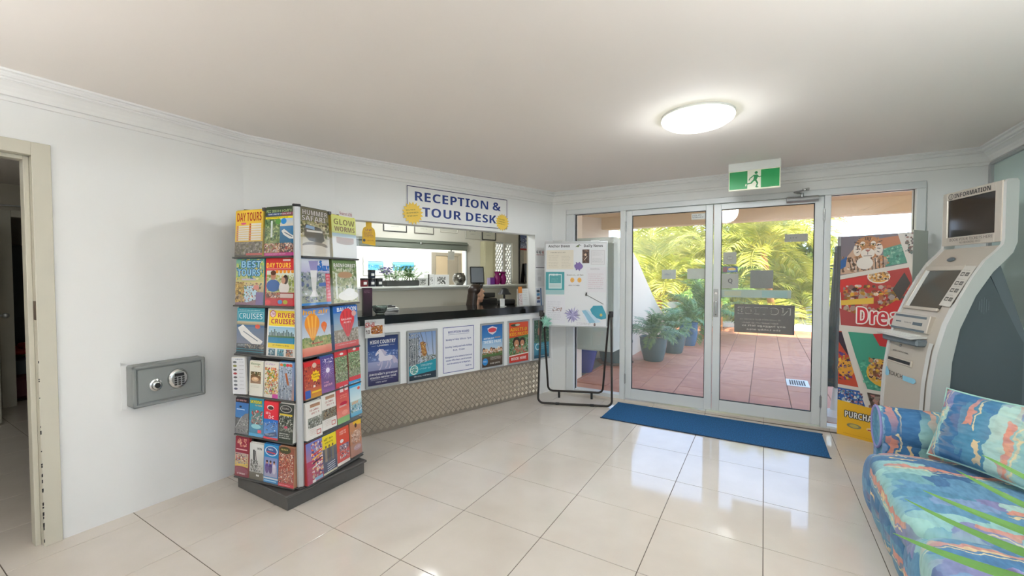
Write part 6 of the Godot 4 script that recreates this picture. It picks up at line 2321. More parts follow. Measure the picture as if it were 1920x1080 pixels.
	brochure(F0, X[3], 0.378, 0.262, 0.102, 0.228, 0.034, "white", "black off-road truck leaflet with white and yellow lettering, fifth row by the post", D, func(I):
		I.rect(0, 0, 1, 1, "3f4440", "3a403a")
		I.ell(0.46, 0.13, 0.4, 0.1, "a8a8a4")
		I.ell(0.46, 0.13, 0.34, 0.08, "3a3a38")
		I.copy(0.2, 0.1, 0.8, 0.16, 2, "d8d8d0", 371, 0.6)
		I.rect(0.05, 0.26, 0.9, 0.31, "d8c04a")
		I.flecks(0.02, 0.3, 0.96, 0.72, 60, ["6f7468", "d0d0c8", "2a2c28", "8f948a", "565a4c"], 0.05, 0.12, 372)
		I.ell(0.5, 0.6, 0.12, 0.035, "cf4a6a")
		I.copy(0.08, 0.76, 0.9, 0.92, 3, "e4e4dc", 373, 0.5), 0.07)
	brochure(F0, X[0], 0.115, 0.262, 0.1, 0.245, 0.022, "red", "maroon leaflet with a yellow crossed band, bottom row at the wall side", D, func(I):
		I.rect(0, 0, 1, 1, "8a2a3c", "7f2a38")
		I.flecks(0.15, 0.03, 0.85, 0.24, 26, ["d8a084", "c97a6a", "e8c8b0", "a84a4a"], 0.06, 0.12, 381)
		I.rect(0.08, 0.3, 0.9, 0.33, "d8b0b0")
		I.rect(0.0, 0.4, 1, 0.74, "b8a8a0", "c9b060")
		I.flecks(0.05, 0.42, 0.95, 0.7, 30, ["b5343c", "4a5a8a", "e8d8c8", "6a4a3a"], 0.06, 0.13, 382)
		I.line(0.02, 0.74, 0.98, 0.66, 0.04, "e8c43c")
		I.line(0.02, 0.66, 0.98, 0.75, 0.03, "e8c43c")
		I.ell(0.5, 0.86, 0.5, 0.1, "8f4458")
		I.copy(0.2, 0.9, 0.8, 0.94, 1, "f0e0e0", 383, 0.9))
	brochure(F0, X[1], 0.115, 0.26, 0.102, 0.22, 0.028, "white", "black and white WIN leaflet with tall figures, bottom row", D, func(I):
		I.rect(0, 0, 1, 0.8, "e4e4e0", "b8b8b4")
		I.rect(0, 0.8, 1, 1, "6f6a5c", "5f5a4c")
		I.text("WIN", 0.7, 0.1, 0.06, "2a2a2a", 0.5, 0.34)
		I.line(0.3, 0.18, 0.34, 0.55, 0.12, "3a3a3a")
		I.line(0.42, 0.2, 0.5, 0.55, 0.05, "3f3f3f")
		I.flecks(0.08, 0.45, 0.6, 0.78, 40, ["4a4a48", "8f8f8c", "2c2c2c", "c4c4c0"], 0.06, 0.14, 391)
		I.flecks(0.3, 0.6, 0.95, 0.8, 20, ["8a8a88", "5f5f5c", "d8d8d4"], 0.04, 0.09, 392)
		I.rect(0.5, 0.85, 0.72, 0.9, "e4e4e0"))
	brochure(F0, X[2], 0.115, 0.262, 0.102, 0.232, 0.03, "blue", "blue leaflet with an oval badge and purple-shirted people, bottom row", D, func(I):
		I.rect(0, 0, 1, 1, "2f8ac4", "2a7fba")
		I.ell(0.5, 0.17, 0.44, 0.13, "d8e4ee")
		I.ell(0.5, 0.17, 0.38, 0.11, "3f5f98")
		I.line(0.2, 0.2, 0.78, 0.22, 0.06, "c9484c")
		I.copy(0.28, 0.11, 0.75, 0.16, 1, "e8eef4", 401, 0.8)
		I.rect(0.04, 0.34, 0.94, 0.84, "7f8fc0", "a8a4c4")
		for i in 3:
			I.ell(0.22 + i * 0.25, 0.62, 0.13, 0.14, ["5f4a8c", "4a3a78", "c9c4d4"][i])
			I.ell(0.22 + i * 0.25, 0.47, 0.065, 0.045, "c9967c")
			I.ell(0.22 + i * 0.25, 0.445, 0.065, 0.03, "3a2a28")
		I.rect(0, 0.86, 1, 0.9, "d0d8e0")
		I.rect(0.05, 0.93, 0.9, 0.96, "9fd0ec"))
	brochure(F0, X[3], 0.112, 0.264, 0.106, 0.235, 0.034, "tan", "red-brown leaflet crammed with tiny portraits, bottom row beside the corner post", D, func(I):
		I.rect(0, 0, 1, 1, "8f5a48", "a84c48")
		I.ell(0.4, 0.08, 0.38, 0.09, "4a4a34")
		I.copy(0.15, 0.05, 0.7, 0.1, 1, "d8c878", 411, 0.7)
		crowd(I, 0.02, 0.16, 0.98, 0.9, 170, 412)
		I.rect(0, 0.92, 1, 1, "c94a54")
		I.copy(0.06, 0.95, 0.9, 0.97, 1, "f0d8d8", 413, 0.8))
	# slim leaflets: right face
	brochure(F1, X[0], 0.628, 0.258, 0.112, 0.222, 0.034, "red", "red leaflet with a big yellow starburst of lettering, fourth row beside the post", D, func(I):
		I.rect(0, 0, 1, 0.12, "cf2f34")
		I.rect(0, 0.12, 1, 0.7, "b5483c", "a8503c")
		I.rect(0, 0.7, 1, 1, "b8584a", "c9963c")
		I.flecks(0, 0.12, 1, 0.7, 40, ["8a3434", "d9784a", "c95a3c", "6f2c34"], 0.06, 0.13, 421)
		I.ell(0.62, 0.12, 0.13, 0.07, "d8b8a8")
		I.star(0.66, 0.42, 0.3, 0.72, 9, "f0c428")
		I.copy(0.5, 0.35, 0.9, 0.49, 2, "3a2a1a", 422, 0.6)
		I.rect(0.5, 0.66, 0.62, 0.72, "e8dcd0")
		I.rect(0.4, 0.82, 0.98, 0.87, "e8c03c")
		I.rect(0, 0.76, 0.32, 0.98, "3f5fae"))
	brochure(F1, X[1], 0.632, 0.254, 0.1, 0.23, 0.026, "blue", "purple fireworks leaflet with pink lettering, fourth row", D, func(I):
		I.rect(0, 0, 1, 1, "4a4a8c", "8a5a94")
		for i in 26:
			var a := TAU * i / 26.0
			I.line(0.52, 0.4, 0.52 + cos(a) * 0.44, 0.4 + sin(a) * 0.24, 0.012, ["e8dcf4", "b8a4e0", "d0b0dc"][i % 3])
		I.ell(0.52, 0.4, 0.14, 0.07, "f0e8f8")
		I.flecks(0.15, 0.06, 0.95, 0.2, 14, ["d8ccec", "f0e8f4"], 0.04, 0.1, 431)
		I.copy(0.2, 0.7, 0.7, 0.75, 1, "f0a8c8", 432, 0.9)
		I.copy(0.2, 0.77, 0.85, 0.84, 1, "f4b8d0", 433, 0.9))
	for i in 2:
		brochure(F1, X[2 + i], 0.64 + 0.012 * i, 0.254, 0.1, 0.235, 0.03, "red", ["red-topped leaflet filled with a green crowd photo, the copy nearer the post", "red-topped leaflet filled with a green crowd photo, the copy at the outer edge"][i], D, func(I):
			I.rect(0, 0, 1, 0.17, "c22f3c", "cf3a42")
			I.ell(0.55, 0.1, 0.15, 0.035, "f0e4dc")
			I.ell(0.3, 0.11, 0.04, 0.02, "5f9a6a")
			I.rect(0, 0.17, 1, 0.88, "6f8f68", "8f9a74")
			I.flecks(0, 0.18, 1, 0.88, 150, ["4a6a48", "c9cfb0", "2f3f30", "8f7f64", "a8b890", "5f4a3c"], 0.05, 0.1, 441)
			I.rect(0, 0.88, 1, 1, "cf3f48", "d84a50"))
	for i in 2:
		brochure(F1, X[i], 0.382 + 0.016 * i, 0.262, 0.106, 0.222, 0.034, "white", ["white leaflet with a jet boat photo under a red script title, beside the post", "white leaflet with a tyre photo under a red script title, second from the post"][i], D, func(I):
			I.rect(0, 0, 1, 1, "e6e2da")
			I.rect(0.28, 0.06, 0.92, 0.15, "9a7a64", "b58a6c")
			I.copy(0.25, 0.2, 0.95, 0.26, 1, "a8443c", 453, 0.8)
			I.copy(0.35, 0.29, 0.95, 0.35, 1, "a8443c", 454, 0.8)
			I.rect(0.1 if i == 0 else 0.0, 0.42, 1, 0.7, "8f9488", "6f6a5c")
			I.flecks(0.1, 0.42, 1, 0.7, 40, [["d0d0c8", "3f443c", "a8a89c"], ["4a4038", "6a5a48", "a08a6c"]][i], 0.06, 0.13, 451 + i)
			I.copy(0.2, 0.74, 0.7, 0.92, 4, "c9a8a0", 452, 0.35)
			I.frame(0.62, 0.8, 0.9, 0.93, 0.04, "c9605c"))
	brochure(F1, X[2], 0.395, 0.262, 0.1, 0.255, 0.03, "red", "salmon-red discount leaflet with two white squares at its top", D, func(I):
		I.rect(0, 0, 1, 0.84, "c4384c", "dc7a64")
		I.rect(0, 0.84, 1, 1, "7fa86c", "8fb47c")
		I.rect(0.3, 0.05, 0.58, 0.2, "e8d4d4")
		I.rect(0.68, 0.04, 0.95, 0.18, "e8d4d4")
		I.copy(0.3, 0.27, 0.9, 0.38, 2, "eca08c", 461, 0.6)
		I.ell(0.55, 0.5, 0.3, 0.05, "b82c44")
		I.copy(0.2, 0.54, 0.9, 0.585, 1, "f4e4e0", 462, 0.9)
		I.ell(0.62, 0.74, 0.24, 0.06, "e8907c"))
	brochure(F1, X[3], 0.405, 0.262, 0.1, 0.262, 0.03, "blue", "sky-blue snorkelling leaflet with a beach, fifth row at the outer edge", D, func(I):
		I.rect(0, 0, 1, 0.24, "2a9ad4", "3fa8dc")
		I.text("Snorkeling", 0.52, 0.11, 0.05, "e8f4fa", 0.5, 0.72)
		I.rect(0, 0.24, 1, 0.6, "a8d0e0", "d8e8e8")
		I.ell(0.78, 0.3, 0.12, 0.04, "d9604c")
		I.rect(0, 0.6, 1, 1, "b8d0cc", "5fa8c8")
		I.copy(0.15, 0.62, 0.8, 0.7, 1, "e8983c", 472, 0.8)
		I.flecks(0, 0.7, 1, 0.9, 26, ["e8eef0", "4f8fa8", "8a9a7c", "2f6a84"], 0.06, 0.14, 471))
	brochure(F1, X[0], 0.112, 0.264, 0.112, 0.25, 0.034, "red", "busy leaflet of racing shapes in orange and purple, bottom row beside the post", D, func(I):
		I.rect(0, 0, 1, 0.45, "6f7fc4", "a87f9c")
		I.rect(0, 0.45, 1, 1, "b5506a", "a84a64")
		I.flecks(0.3, 0.04, 1, 0.9, 60, ["e8903c", "5a3f7a", "f0d0a8", "c9402c", "3f5a9a", "d9d4dc"], 0.08, 0.16, 481)
		for i in 4:
			I.line(0.35, 0.34 + i * 0.1, 0.95, 0.27 + i * 0.1, 0.06, ["e0502c", "f0b83c", "3a3a4a", "e8e0d8"][i])
		I.rect(0.42, 0.9, 0.95, 0.98, "8ab4d0")
		I.rect(0.3, 0.93, 0.5, 1.0, "e8e4e0"))
	brochure(F1, X[1], 0.115, 0.262, 0.104, 0.245, 0.03, "blue", "leaflet with a yellow title block above dark standing figures, bottom row", D, func(I):
		I.rect(0, 0, 1, 0.34, "ecd83a", "e4cc34")
		I.copy(0.15, 0.08, 0.95, 0.145, 1, "3a3a24", 491, 0.9)
		I.copy(0.2, 0.18, 0.85, 0.23, 1, "5a5a2c", 492, 0.8)
		I.rect(0, 0.34, 1, 1, "6a6a6c", "2f3f6a")
		for i in 3:
			I.line(0.25 + i * 0.24, 0.34, 0.25 + i * 0.24, 0.68, 0.16, ["8f8474", "5f5a54", "7a7468"][i])
			I.ell(0.25 + i * 0.24, 0.3, 0.06, 0.035, "6f5a48")
		for i in 4:
			I.line(0.3, 0.76 + i * 0.055, 0.85, 0.73 + i * 0.055, 0.035, "d8dce4")
		I.rect(0, 0.95, 1, 1, "d0ccb0"))
	brochure(F1, X[2], 0.12, 0.26, 0.1, 0.24, 0.03, "salmon", "orange-red leaflet with small car photos and a white foot, bottom row", D, func(I):
		I.rect(0, 0, 1, 1, "d8583c", "cf4c48")
		I.copy(0.25, 0.08, 0.95, 0.2, 2, "f4d8cc", 501, 0.7)
		I.ell(0.4, 0.36, 0.14, 0.05, "f0e8e4")
		I.rect(0.2, 0.46, 0.95, 0.62, "7a84a0", "9a6a6c")
		I.flecks(0.2, 0.46, 0.95, 0.84, 30, ["4a4f6a", "d0a8a0", "e8dcdc", "6a4a5a"], 0.07, 0.14, 502)
		I.rect(0, 0.92, 1, 1, "e4dcd4"))
	brochure(F1, X[3], 0.125, 0.26, 0.098, 0.25, 0.03, "tan", "brown mammal-coloured leaflet with a yellow top corner, bottom row at the outer edge", D, func(I):
		I.rect(0, 0, 1, 1, "c98f64", "a8705c")
		I.poly([0.3, 0, 1, 0, 1, 0.18, 0.3, 0.12], "ecc03c")
		I.ell(0.52, 0.17, 0.1, 0.06, "4a3428")
		I.ell(0.55, 0.45, 0.38, 0.16, "c4a08c")
		I.flecks(0.1, 0.3, 0.95, 0.66, 30, ["d8b8a4", "a87f6c", "e0c8b8", "8f6a58"], 0.07, 0.14, 511)
		I.ell(0.6, 0.78, 0.34, 0.08, "b89090")
		I.copy(0.3, 0.74, 0.9, 0.82, 2, "e8d4d0", 512, 0.5))


# ---------------------------------------------------------------- safe let into the left wall
func wall_safe() -> void:
	var o := thing("wall_safe", "grey steel safe with a keypad and a knob, projecting from the white wall", "safe", LW * Transform3D(Basis.from_scale(Vector3(0.9, 1.04, 1.0)), Vector3(0.685, 0.62, 0.0)))
	var g := mat("grey hammer paint", "8b908f", 0.45, 0.15)
	var m := MB.new()
	m.prism(PackedVector2Array([Vector2(0.008, 0), Vector2(0.392, 0), Vector2(0.4, 0.008), Vector2(0.4, 0.222), Vector2(0.392, 0.23), Vector2(0.008, 0.23), Vector2(0, 0.222), Vector2(0, 0.008)]), -0.05, 0.082)
	m.span(0.0, 0.4, 0.0, 0.02, 0.07, 0.09, 0.006)
	m.span(0.0, 0.4, 0.21, 0.23, 0.07, 0.09, 0.006)
	m.span(0.0, 0.022, 0.0, 0.23, 0.07, 0.09, 0.006)
	m.span(0.378, 0.4, 0.0, 0.23, 0.07, 0.09, 0.006)
	put(o, "body", m, g)
	var d := MB.new()
	d.span(0.0245, 0.3755, 0.0225, 0.2075, 0.07, 0.0895, 0.003)
	put(o, "door", d, g)
	var k := MB.new()
	k.x = Transform3D(Basis(Vector3.RIGHT, PI / 2), Vector3(0.115, 0.112, 0.089))
	k.lathe([Vector2(0.034, 0), Vector2(0.034, 0.006), Vector2(0.026, 0.009), Vector2(0.024, 0.02), Vector2(0.019, 0.024), Vector2(0.0, 0.024)], Vector3.ZERO, 28)
	k.x = Transform3D.IDENTITY
	var kb := put(o, "knob", k, mats["chrome"])
	var kc := MB.new()
	kc.cyl(Vector3(0.115, 0.112, 0.112), Vector3(0.115, 0.112, 0.1165), 0.015, 20)
	put(kb, "knob_inset", kc, mats["black plastic"])
	var p := MB.new()
	p.x = Transform3D(Basis(Vector3.RIGHT, PI / 2), Vector3(0.235, 0.128, 0.089))
	p.lathe([Vector2(0.058, 0), Vector2(0.058, 0.008), Vector2(0.052, 0.018), Vector2(0.044, 0.021), Vector2(0.0, 0.021)], Vector3.ZERO, 36, 1.0)
	var kr := put(o, "keypad_ring", p, mats["chrome"])
	var q := MB.new()
	q.x = p.x
	q.lathe([Vector2(0.041, 0.0205), Vector2(0.04, 0.0235), Vector2(0.0, 0.0235)], Vector3.ZERO, 32)
	put(kr, "keypad", q, mats["brushed steel"])
	var s := MB.new()
	s.span(0.208, 0.262, 0.143, 0.16, 0.11, 0.1138, 0.001)
	put(kr, "display", s, mats["black plastic"])
	for r in 4:
		for c in 3:
			var b := MB.new()
			b.span(-0.007, 0.007, -0.0045, 0.0045, 0, 0.003, 0.001)
			put(kr, "key", b, mats["black plastic"], at(0.214 + c * 0.021, 0.134 - r * 0.0125, 0.112))
	var sl := MB.new()
	sl.span(0.19, 0.245, 0.064, 0.069, 0.0885, 0.0915, 0.001)
	put(o, "badge", sl, mats["brushed steel"])
	# rough plaster patch round it
	var pt := MB.new()
	pt.span(-0.028, 0.0, -0.012, 0.245, 0.0, 0.0025, 0.001)
	pt.span(-0.028, 0.40, 0.23, 0.252, 0.0, 0.0025, 0.001)
	put(o, "plaster_edge", pt, mats["white wall paint"])


func easel() -> void:
	EZ = Transform3D(Basis(Vector3(0.934, 0, -0.357), Vector3.UP, Vector3(0.357, 0, 0.934)).orthonormalized(), Vector3(-2.067, 0, -2.551))
	var steel := mat("dark bronze tube", "3a3632", 0.35, 0.5)
	var o := thing("whiteboard_easel", "white notice board headed Anchor Down Daily News on a bent black tube stand", "whiteboard", EZ)
	var W := 0.757
	for e in [[0.0, 0.012, 0.014, -0.02], [-0.27, 0.075, 0.045, 0.03]]:
		# a U of tube: down one side, along the floor, up the other
		var z: float = e[0]
		var y: float = e[1]
		var ins: float = e[2] + e[3]
		var p := []
		p.append(Vector3(0.012 + maxf(ins, 0.0) * 0.3, 0.965, -0.15))
		for k in 6:
			var a := PI + PI / 2 * k / 5.0
			p.append(Vector3(ins + 0.055 + cos(a) * 0.055, y + 0.055 + sin(a) * 0.055, z))
		for k in 6:
			var a := PI * 1.5 + PI / 2 * k / 5.0
			p.append(Vector3(W - ins - 0.055 + cos(a) * 0.055, y + 0.055 + sin(a) * 0.055, z))
		p.append(Vector3(W + 0.004 - maxf(ins, 0.0) * 0.3, 0.955, -0.15))
		var m := MB.new()
		m.tube(p, 0.0115, 10)
		var lg := put(o, "leg_frame", m, steel)
		for x in [0.2, 0.56]:
			var f := MB.new()
			if z < -0.1:
				f.cyl(Vector3(x, 0.0, z), Vector3(x, y + 0.004, z), 0.013, 10)
			else:
				f.cyl(Vector3(x - 0.02, 0.012, z), Vector3(x + 0.02, 0.012, z), 0.0135, 10)
			put(lg, "foot", f, mats["dark rubber"])
	for x in [0.012, W + 0.002]:
		var c := MB.new()
		c.span(x - 0.022, x + 0.022, 0.925, 0.99, -0.175, -0.125, 0.006)
		c.cyl(Vector3(x, 0.957, -0.125), Vector3(x, 0.957, -0.108), 0.018, 14)
		put(o, "clamp", c, mats["black plastic"])
	var bt := Transform3D(Basis(Vector3.RIGHT, -0.03) , Vector3(0.047, 0.815, -0.135))
	var bw := 0.672
	var bh := 0.925
	var b := MB.new()
	b.x = bt
	b.span(0.004, bw - 0.004, 0.004, bh - 0.004, -0.012, 0.0, 0.001)
	put(o, "board", b, mat("whiteboard enamel", "e9ebed", 0.22))
	var r := MB.new()
	r.x = bt
	r.span(0, 0.012, 0, bh, -0.016, 0.004, 0.002)
	r.span(bw - 0.012, bw, 0, bh, -0.016, 0.004, 0.002)
	r.span(0, bw, 0, 0.014, -0.016, 0.012, 0.003)
	r.span(0, bw, bh - 0.018, bh + 0.004, -0.016, 0.008, 0.003)
	put(o, "rail", r, mats["anodised aluminium"])
	for x in [0.14, 0.54]:
		var c := MB.new()
		c.x = bt
		c.span(x - 0.05, x + 0.05, bh - 0.006, bh + 0.012, -0.01, 0.012, 0.003)
		put(o, "paper_clip", c, mats["brushed steel"])
	var face := EZ * bt * at(0, bh, 0.0012)
	var I := ink(bw, bh, bt * at(0, bh, 0.0004))
	I.text("Anchor Down", 0.06, 0.037, 0.03, "2f3034", 0.0, 0.345)
	I.text("Daily News", 0.63, 0.037, 0.03, "2f3034", 0.0, 0.295)
	I.ell(0.535, 0.055, 0.022, 0.012, "8a9a6a")
	I.line(0.5, 0.065, 0.56, 0.035, 0.008, "4a4a3a")
	I.line(0.54, 0.04, 0.585, 0.045, 0.008, "3a3a34")
	I.text("Have a L.. of fun", 0.36, 0.385, 0.013, "6a5a48", 0.0, 0.26)
	put(o, "heading", I.m, mats["print"])
	var S := func(called: String, label: String, cat: String, x0: float, y0: float, x1: float, y1: float, roll := 0.0) -> Array:
		return sheet(called, label, cat, (x1 - x0) * bw, (y1 - y0) * bh, face * Transform3D(Basis(Vector3.BACK, roll), Vector3(x0 * bw, -y0 * bh, 0.0012)), mats["paper"])
	var a: Array = S.call("timetable_sheet", "cream timetable sheet under the words Anchor Down on the notice board", "notice", 0.03, 0.1, 0.465, 0.325)
	a[1].rect(0, 0, 1, 1, "e4dccb")
	a[1].copy(0.15, 0.1, 0.85, 0.17, 1, "8a8070", 601, 0.6)
	a[1].copy(0.08, 0.28, 0.5, 0.95, 8, "b0a898", 602, 0.3)
	a[1].copy(0.56, 0.3, 0.92, 0.95, 8, "b8b0a0", 603, 0.3)
	inked(a)
	a = S.call("photo_print", "small dark photo print beside the Daily News heading on the notice board", "photo", 0.605, 0.095, 0.715, 0.255)
	a[1].rect(0, 0, 1, 1, "4a3428")
	a[1].flecks(0.02, 0.02, 0.98, 0.98, 34, ["2a1c16", "6a4a38", "a87a58", "1f1512"], 0.08, 0.18, 604)
	a[1].ell(0.45, 0.38, 0.16, 0.09, "d9b898")
	a[1].line(0.3, 0.75, 0.7, 0.5, 0.08, "e0d0bc")
	inked(a)
	a = S.call("news_sheet", "white news sheet in two boxes, top corner of the notice board under Daily News", "notice", 0.735, 0.1, 0.965, 0.278)
	a[1].rect(0, 0, 1, 1, "e2e0e2")
	a[1].frame(0.05, 0.05, 0.95, 0.95, 0.012, "a8a8ac")
	a[1].copy(0.12, 0.15, 0.88, 0.42, 4, "b8b4b8", 605, 0.35)
	a[1].copy(0.12, 0.55, 0.88, 0.9, 5, "aeb0b4", 606, 0.35)
	inked(a)
	a = S.call("tide_sheet", "pale pink lined list below the two-box news sheet on the notice board", "notice", 0.67, 0.3, 0.98, 0.59)
	a[1].rect(0, 0, 1, 1, "e4e2e6")
	a[1].copy(0.2, 0.04, 0.7, 0.13, 2, "7a7a80", 607, 0.4)
	a[1].copy(0.1, 0.26, 0.92, 0.85, 7, "d4bcc4", 608, 0.45)
	a[1].copy(0.1, 0.84, 0.9, 0.88, 1, "a8a8ae", 609, 0.7)
	inked(a)
	a = S.call("teal_sheet", "teal sheet with a pale rounded panel on the notice board, under the timetable", "notice", 0.02, 0.355, 0.32, 0.62)
	a[1].rect(0, 0, 1, 0.8, "3f9aa0")
	a[1].rect(0, 0.8, 1, 1, "9fc4c6")
	a[1].rect(0.16, 0.1, 0.86, 0.74, "cfe2e2")
	a[1].rect(0.2, 0.14, 0.82, 0.5, "4a9a9e")
	a[1].copy(0.2, 0.08, 0.82, 0.2, 1, "e4f0f0", 610, 0.8)
	a[1].copy(0.3, 0.3, 0.74, 0.48, 2, "7fc0c2", 611, 0.4)
	a[1].rect(0.2, 0.54, 0.82, 0.7, "bcd2d0")
	inked(a)
	a = S.call("emoji_sheet", "white sheet with two small yellow smiling faces in the middle of the notice board", "notice", 0.355, 0.42, 0.64, 0.54)
	a[1].rect(0, 0, 1, 1, "e6e6e8")
	for k in 2:
		a[1].ell(0.32 + 0.4 * k, 0.26, 0.115, 0.24, "e8a850")
		a[1].ell(0.32 + 0.4 * k, 0.26, 0.09, 0.19, "f0bc5c")
		a[1].ell(0.285 + 0.4 * k, 0.2, 0.014, 0.03, "5a3a20")
		a[1].ell(0.355 + 0.4 * k, 0.2, 0.014, 0.03, "5a3a20")
		a[1].line(0.27 + 0.4 * k, 0.34, 0.37 + 0.4 * k, 0.34, 0.02, "7a4a24")
	a[1].copy(0.12, 0.72, 0.9, 0.86, 1, "5a5a60", 612, 0.8)
	inked(a)
	a = S.call("rules_sheet", "white typed sheet in a plastic sleeve on the notice board, under the teal sheet", "notice", 0.02, 0.64, 0.33, 0.965)
	a[1].rect(0, 0, 1, 1, "e4e4ea")
	a[1].copy(0.1, 0.2, 0.92, 0.9, 9, "b4b4c0", 613, 0.3)
	a[1].flecks(0.35, 0.4, 0.85, 0.55, 12, ["b89a94", "8a7a7c", "d4c8c8"], 0.04, 0.09, 614)
	inked(a)
	# cut-out decorations
	var cuts := [["paper_splash", "purple card splash above the smiling faces on the notice board", 0.545, 0.29, 0.085, 9, "7f6aa6", 0.78],
		["paper_splash", "spiky lilac and white card splash at the foot of the notice board", 0.45, 0.86, 0.15, 15, "a9a4cc", 0.55]]
	for e in cuts:
		var q := thing(e[0], e[1], "decoration", face * at(e[2] * bw, -e[3] * bh, 0.003))
		var m := MB.new()
		var pts := PackedVector2Array()
		for k in e[5] * 2:
			pts.append(Vector2.from_angle(PI * k / e[5]) * bw * (e[4] if k % 2 == 0 else e[4] * e[7]) * (0.85 + 0.15 * sin(k * 2.3)))
		m.prism(pts, 0.0, 0.002)
		put(q, "card", m, mat("card " + e[6], e[6], 0.6))
		if e[4] > 0.1:
			var J := ink(bw * 0.26, bw * 0.26, at(-bw * 0.13, bw * 0.13, 0.0021))
			for k in 9:
				var t := k * 0.7
				J.line(0.5 + cos(t) * 0.12, 0.5 + sin(t) * 0.12, 0.5 + cos(t) * 0.48, 0.5 + sin(t) * 0.44, 0.035, ["5a5680", "e8e6f4", "7f7aa8"][k % 3])
			put(q, "ink", J.m, mats["print"])
	var rb := thing("ribbon_card", "pale blue ribbon-shaped card strips beside the lilac splash on the notice board", "decoration", face * at(0.6 * bw, -0.8 * bh, 0.0032))
	var R := ink(0.2, 0.14, Transform3D.IDENTITY)
	R.poly([0.0, 0.05, 0.2, 0.0, 0.75, 0.95, 0.4, 1.0], "8fc0d8")
	R.poly([0.2, 0.0, 0.35, 0.02, 1.0, 0.9, 0.75, 0.97], "c4dcec")
	R.poly([0.05, 0.3, 0.12, 0.3, 0.4, 1.0, 0.28, 1.0], "dfe8f4")
	put(rb, "card", R.m, mats["print"])
	var tc := thing("teal_card", "teal leaf-shaped card with a small gold flower, lower corner of the notice board", "decoration", face * at(0.73 * bw, -0.745 * bh, 0.0036))
	R = ink(0.17, 0.15, Transform3D.IDENTITY)
	R.poly([0.0, 0.3, 0.2, 0.02, 0.75, 0.0, 0.98, 0.6, 0.99, 0.92, 0.7, 1.0, 0.4, 0.9, 0.12, 0.6], "3a9ab0")
	R.star(0.68, 0.68, 0.12, 0.55, 6, "c4b868")
	put(tc, "card", R.m, mats["print"])
	var fs := sheet("caption_strip", "narrow typed strip along the bottom edge of the notice board", "notice", 0.33 * bw, 0.05 * bh, face * Transform3D(Basis(Vector3.BACK, -0.04), Vector3(0.5 * bw, -0.935 * bh, 0.0016)), mats["paper"])
	fs[1].rect(0, 0, 1, 1, "e8e8ec")
	fs[1].copy(0.05, 0.2, 0.8, 0.8, 2, "9a9aa2", 615, 0.5)
	fs[1].ell(0.92, 0.5, 0.05, 0.4, "7a6a68")
	inked(fs)
	var pn := thing("marker_pen", "thin dark pen hanging on a wire across the middle of the notice board", "pen", face * at(0.655 * bw, -0.615 * bh, 0.006))
	var pm := MB.new()
	pm.cyl(Vector3(0, 0, 0), Vector3(0.19, -0.105, 0), 0.0022, 6)
	put(pn, "pen", pm, steel)
	var pc := MB.new()
	pc.cyl(Vector3(0.012, 0.018, 0), Vector3(0.006, -0.018, 0), 0.006, 8)
	put(pn, "clip", pc, steel)
	# spiky mint ball on the clamp
	var sb := thing("spiky_ball", "mint-green soft spiky ball stuck on the clamp of the notice board stand", "toy", EZ * at(0.065, 0.872, -0.095))
	var sm := MB.new()
	sm.ball(Vector3.ZERO, Vector3.ONE * 0.036, 14, 10)
	var rg := RandomNumberGenerator.new()
	rg.seed = 19
	for k in 60:
		var d := Vector3(rg.randfn(), rg.randfn(), rg.randfn()).normalized()
		sm.tube([d * 0.03, d * rg.randf_range(0.06, 0.078)], 0.008, 5, false, 0.001)
	put(sb, "spikes", sm, mat("mint rubber", "9fd6c4", 0.45))


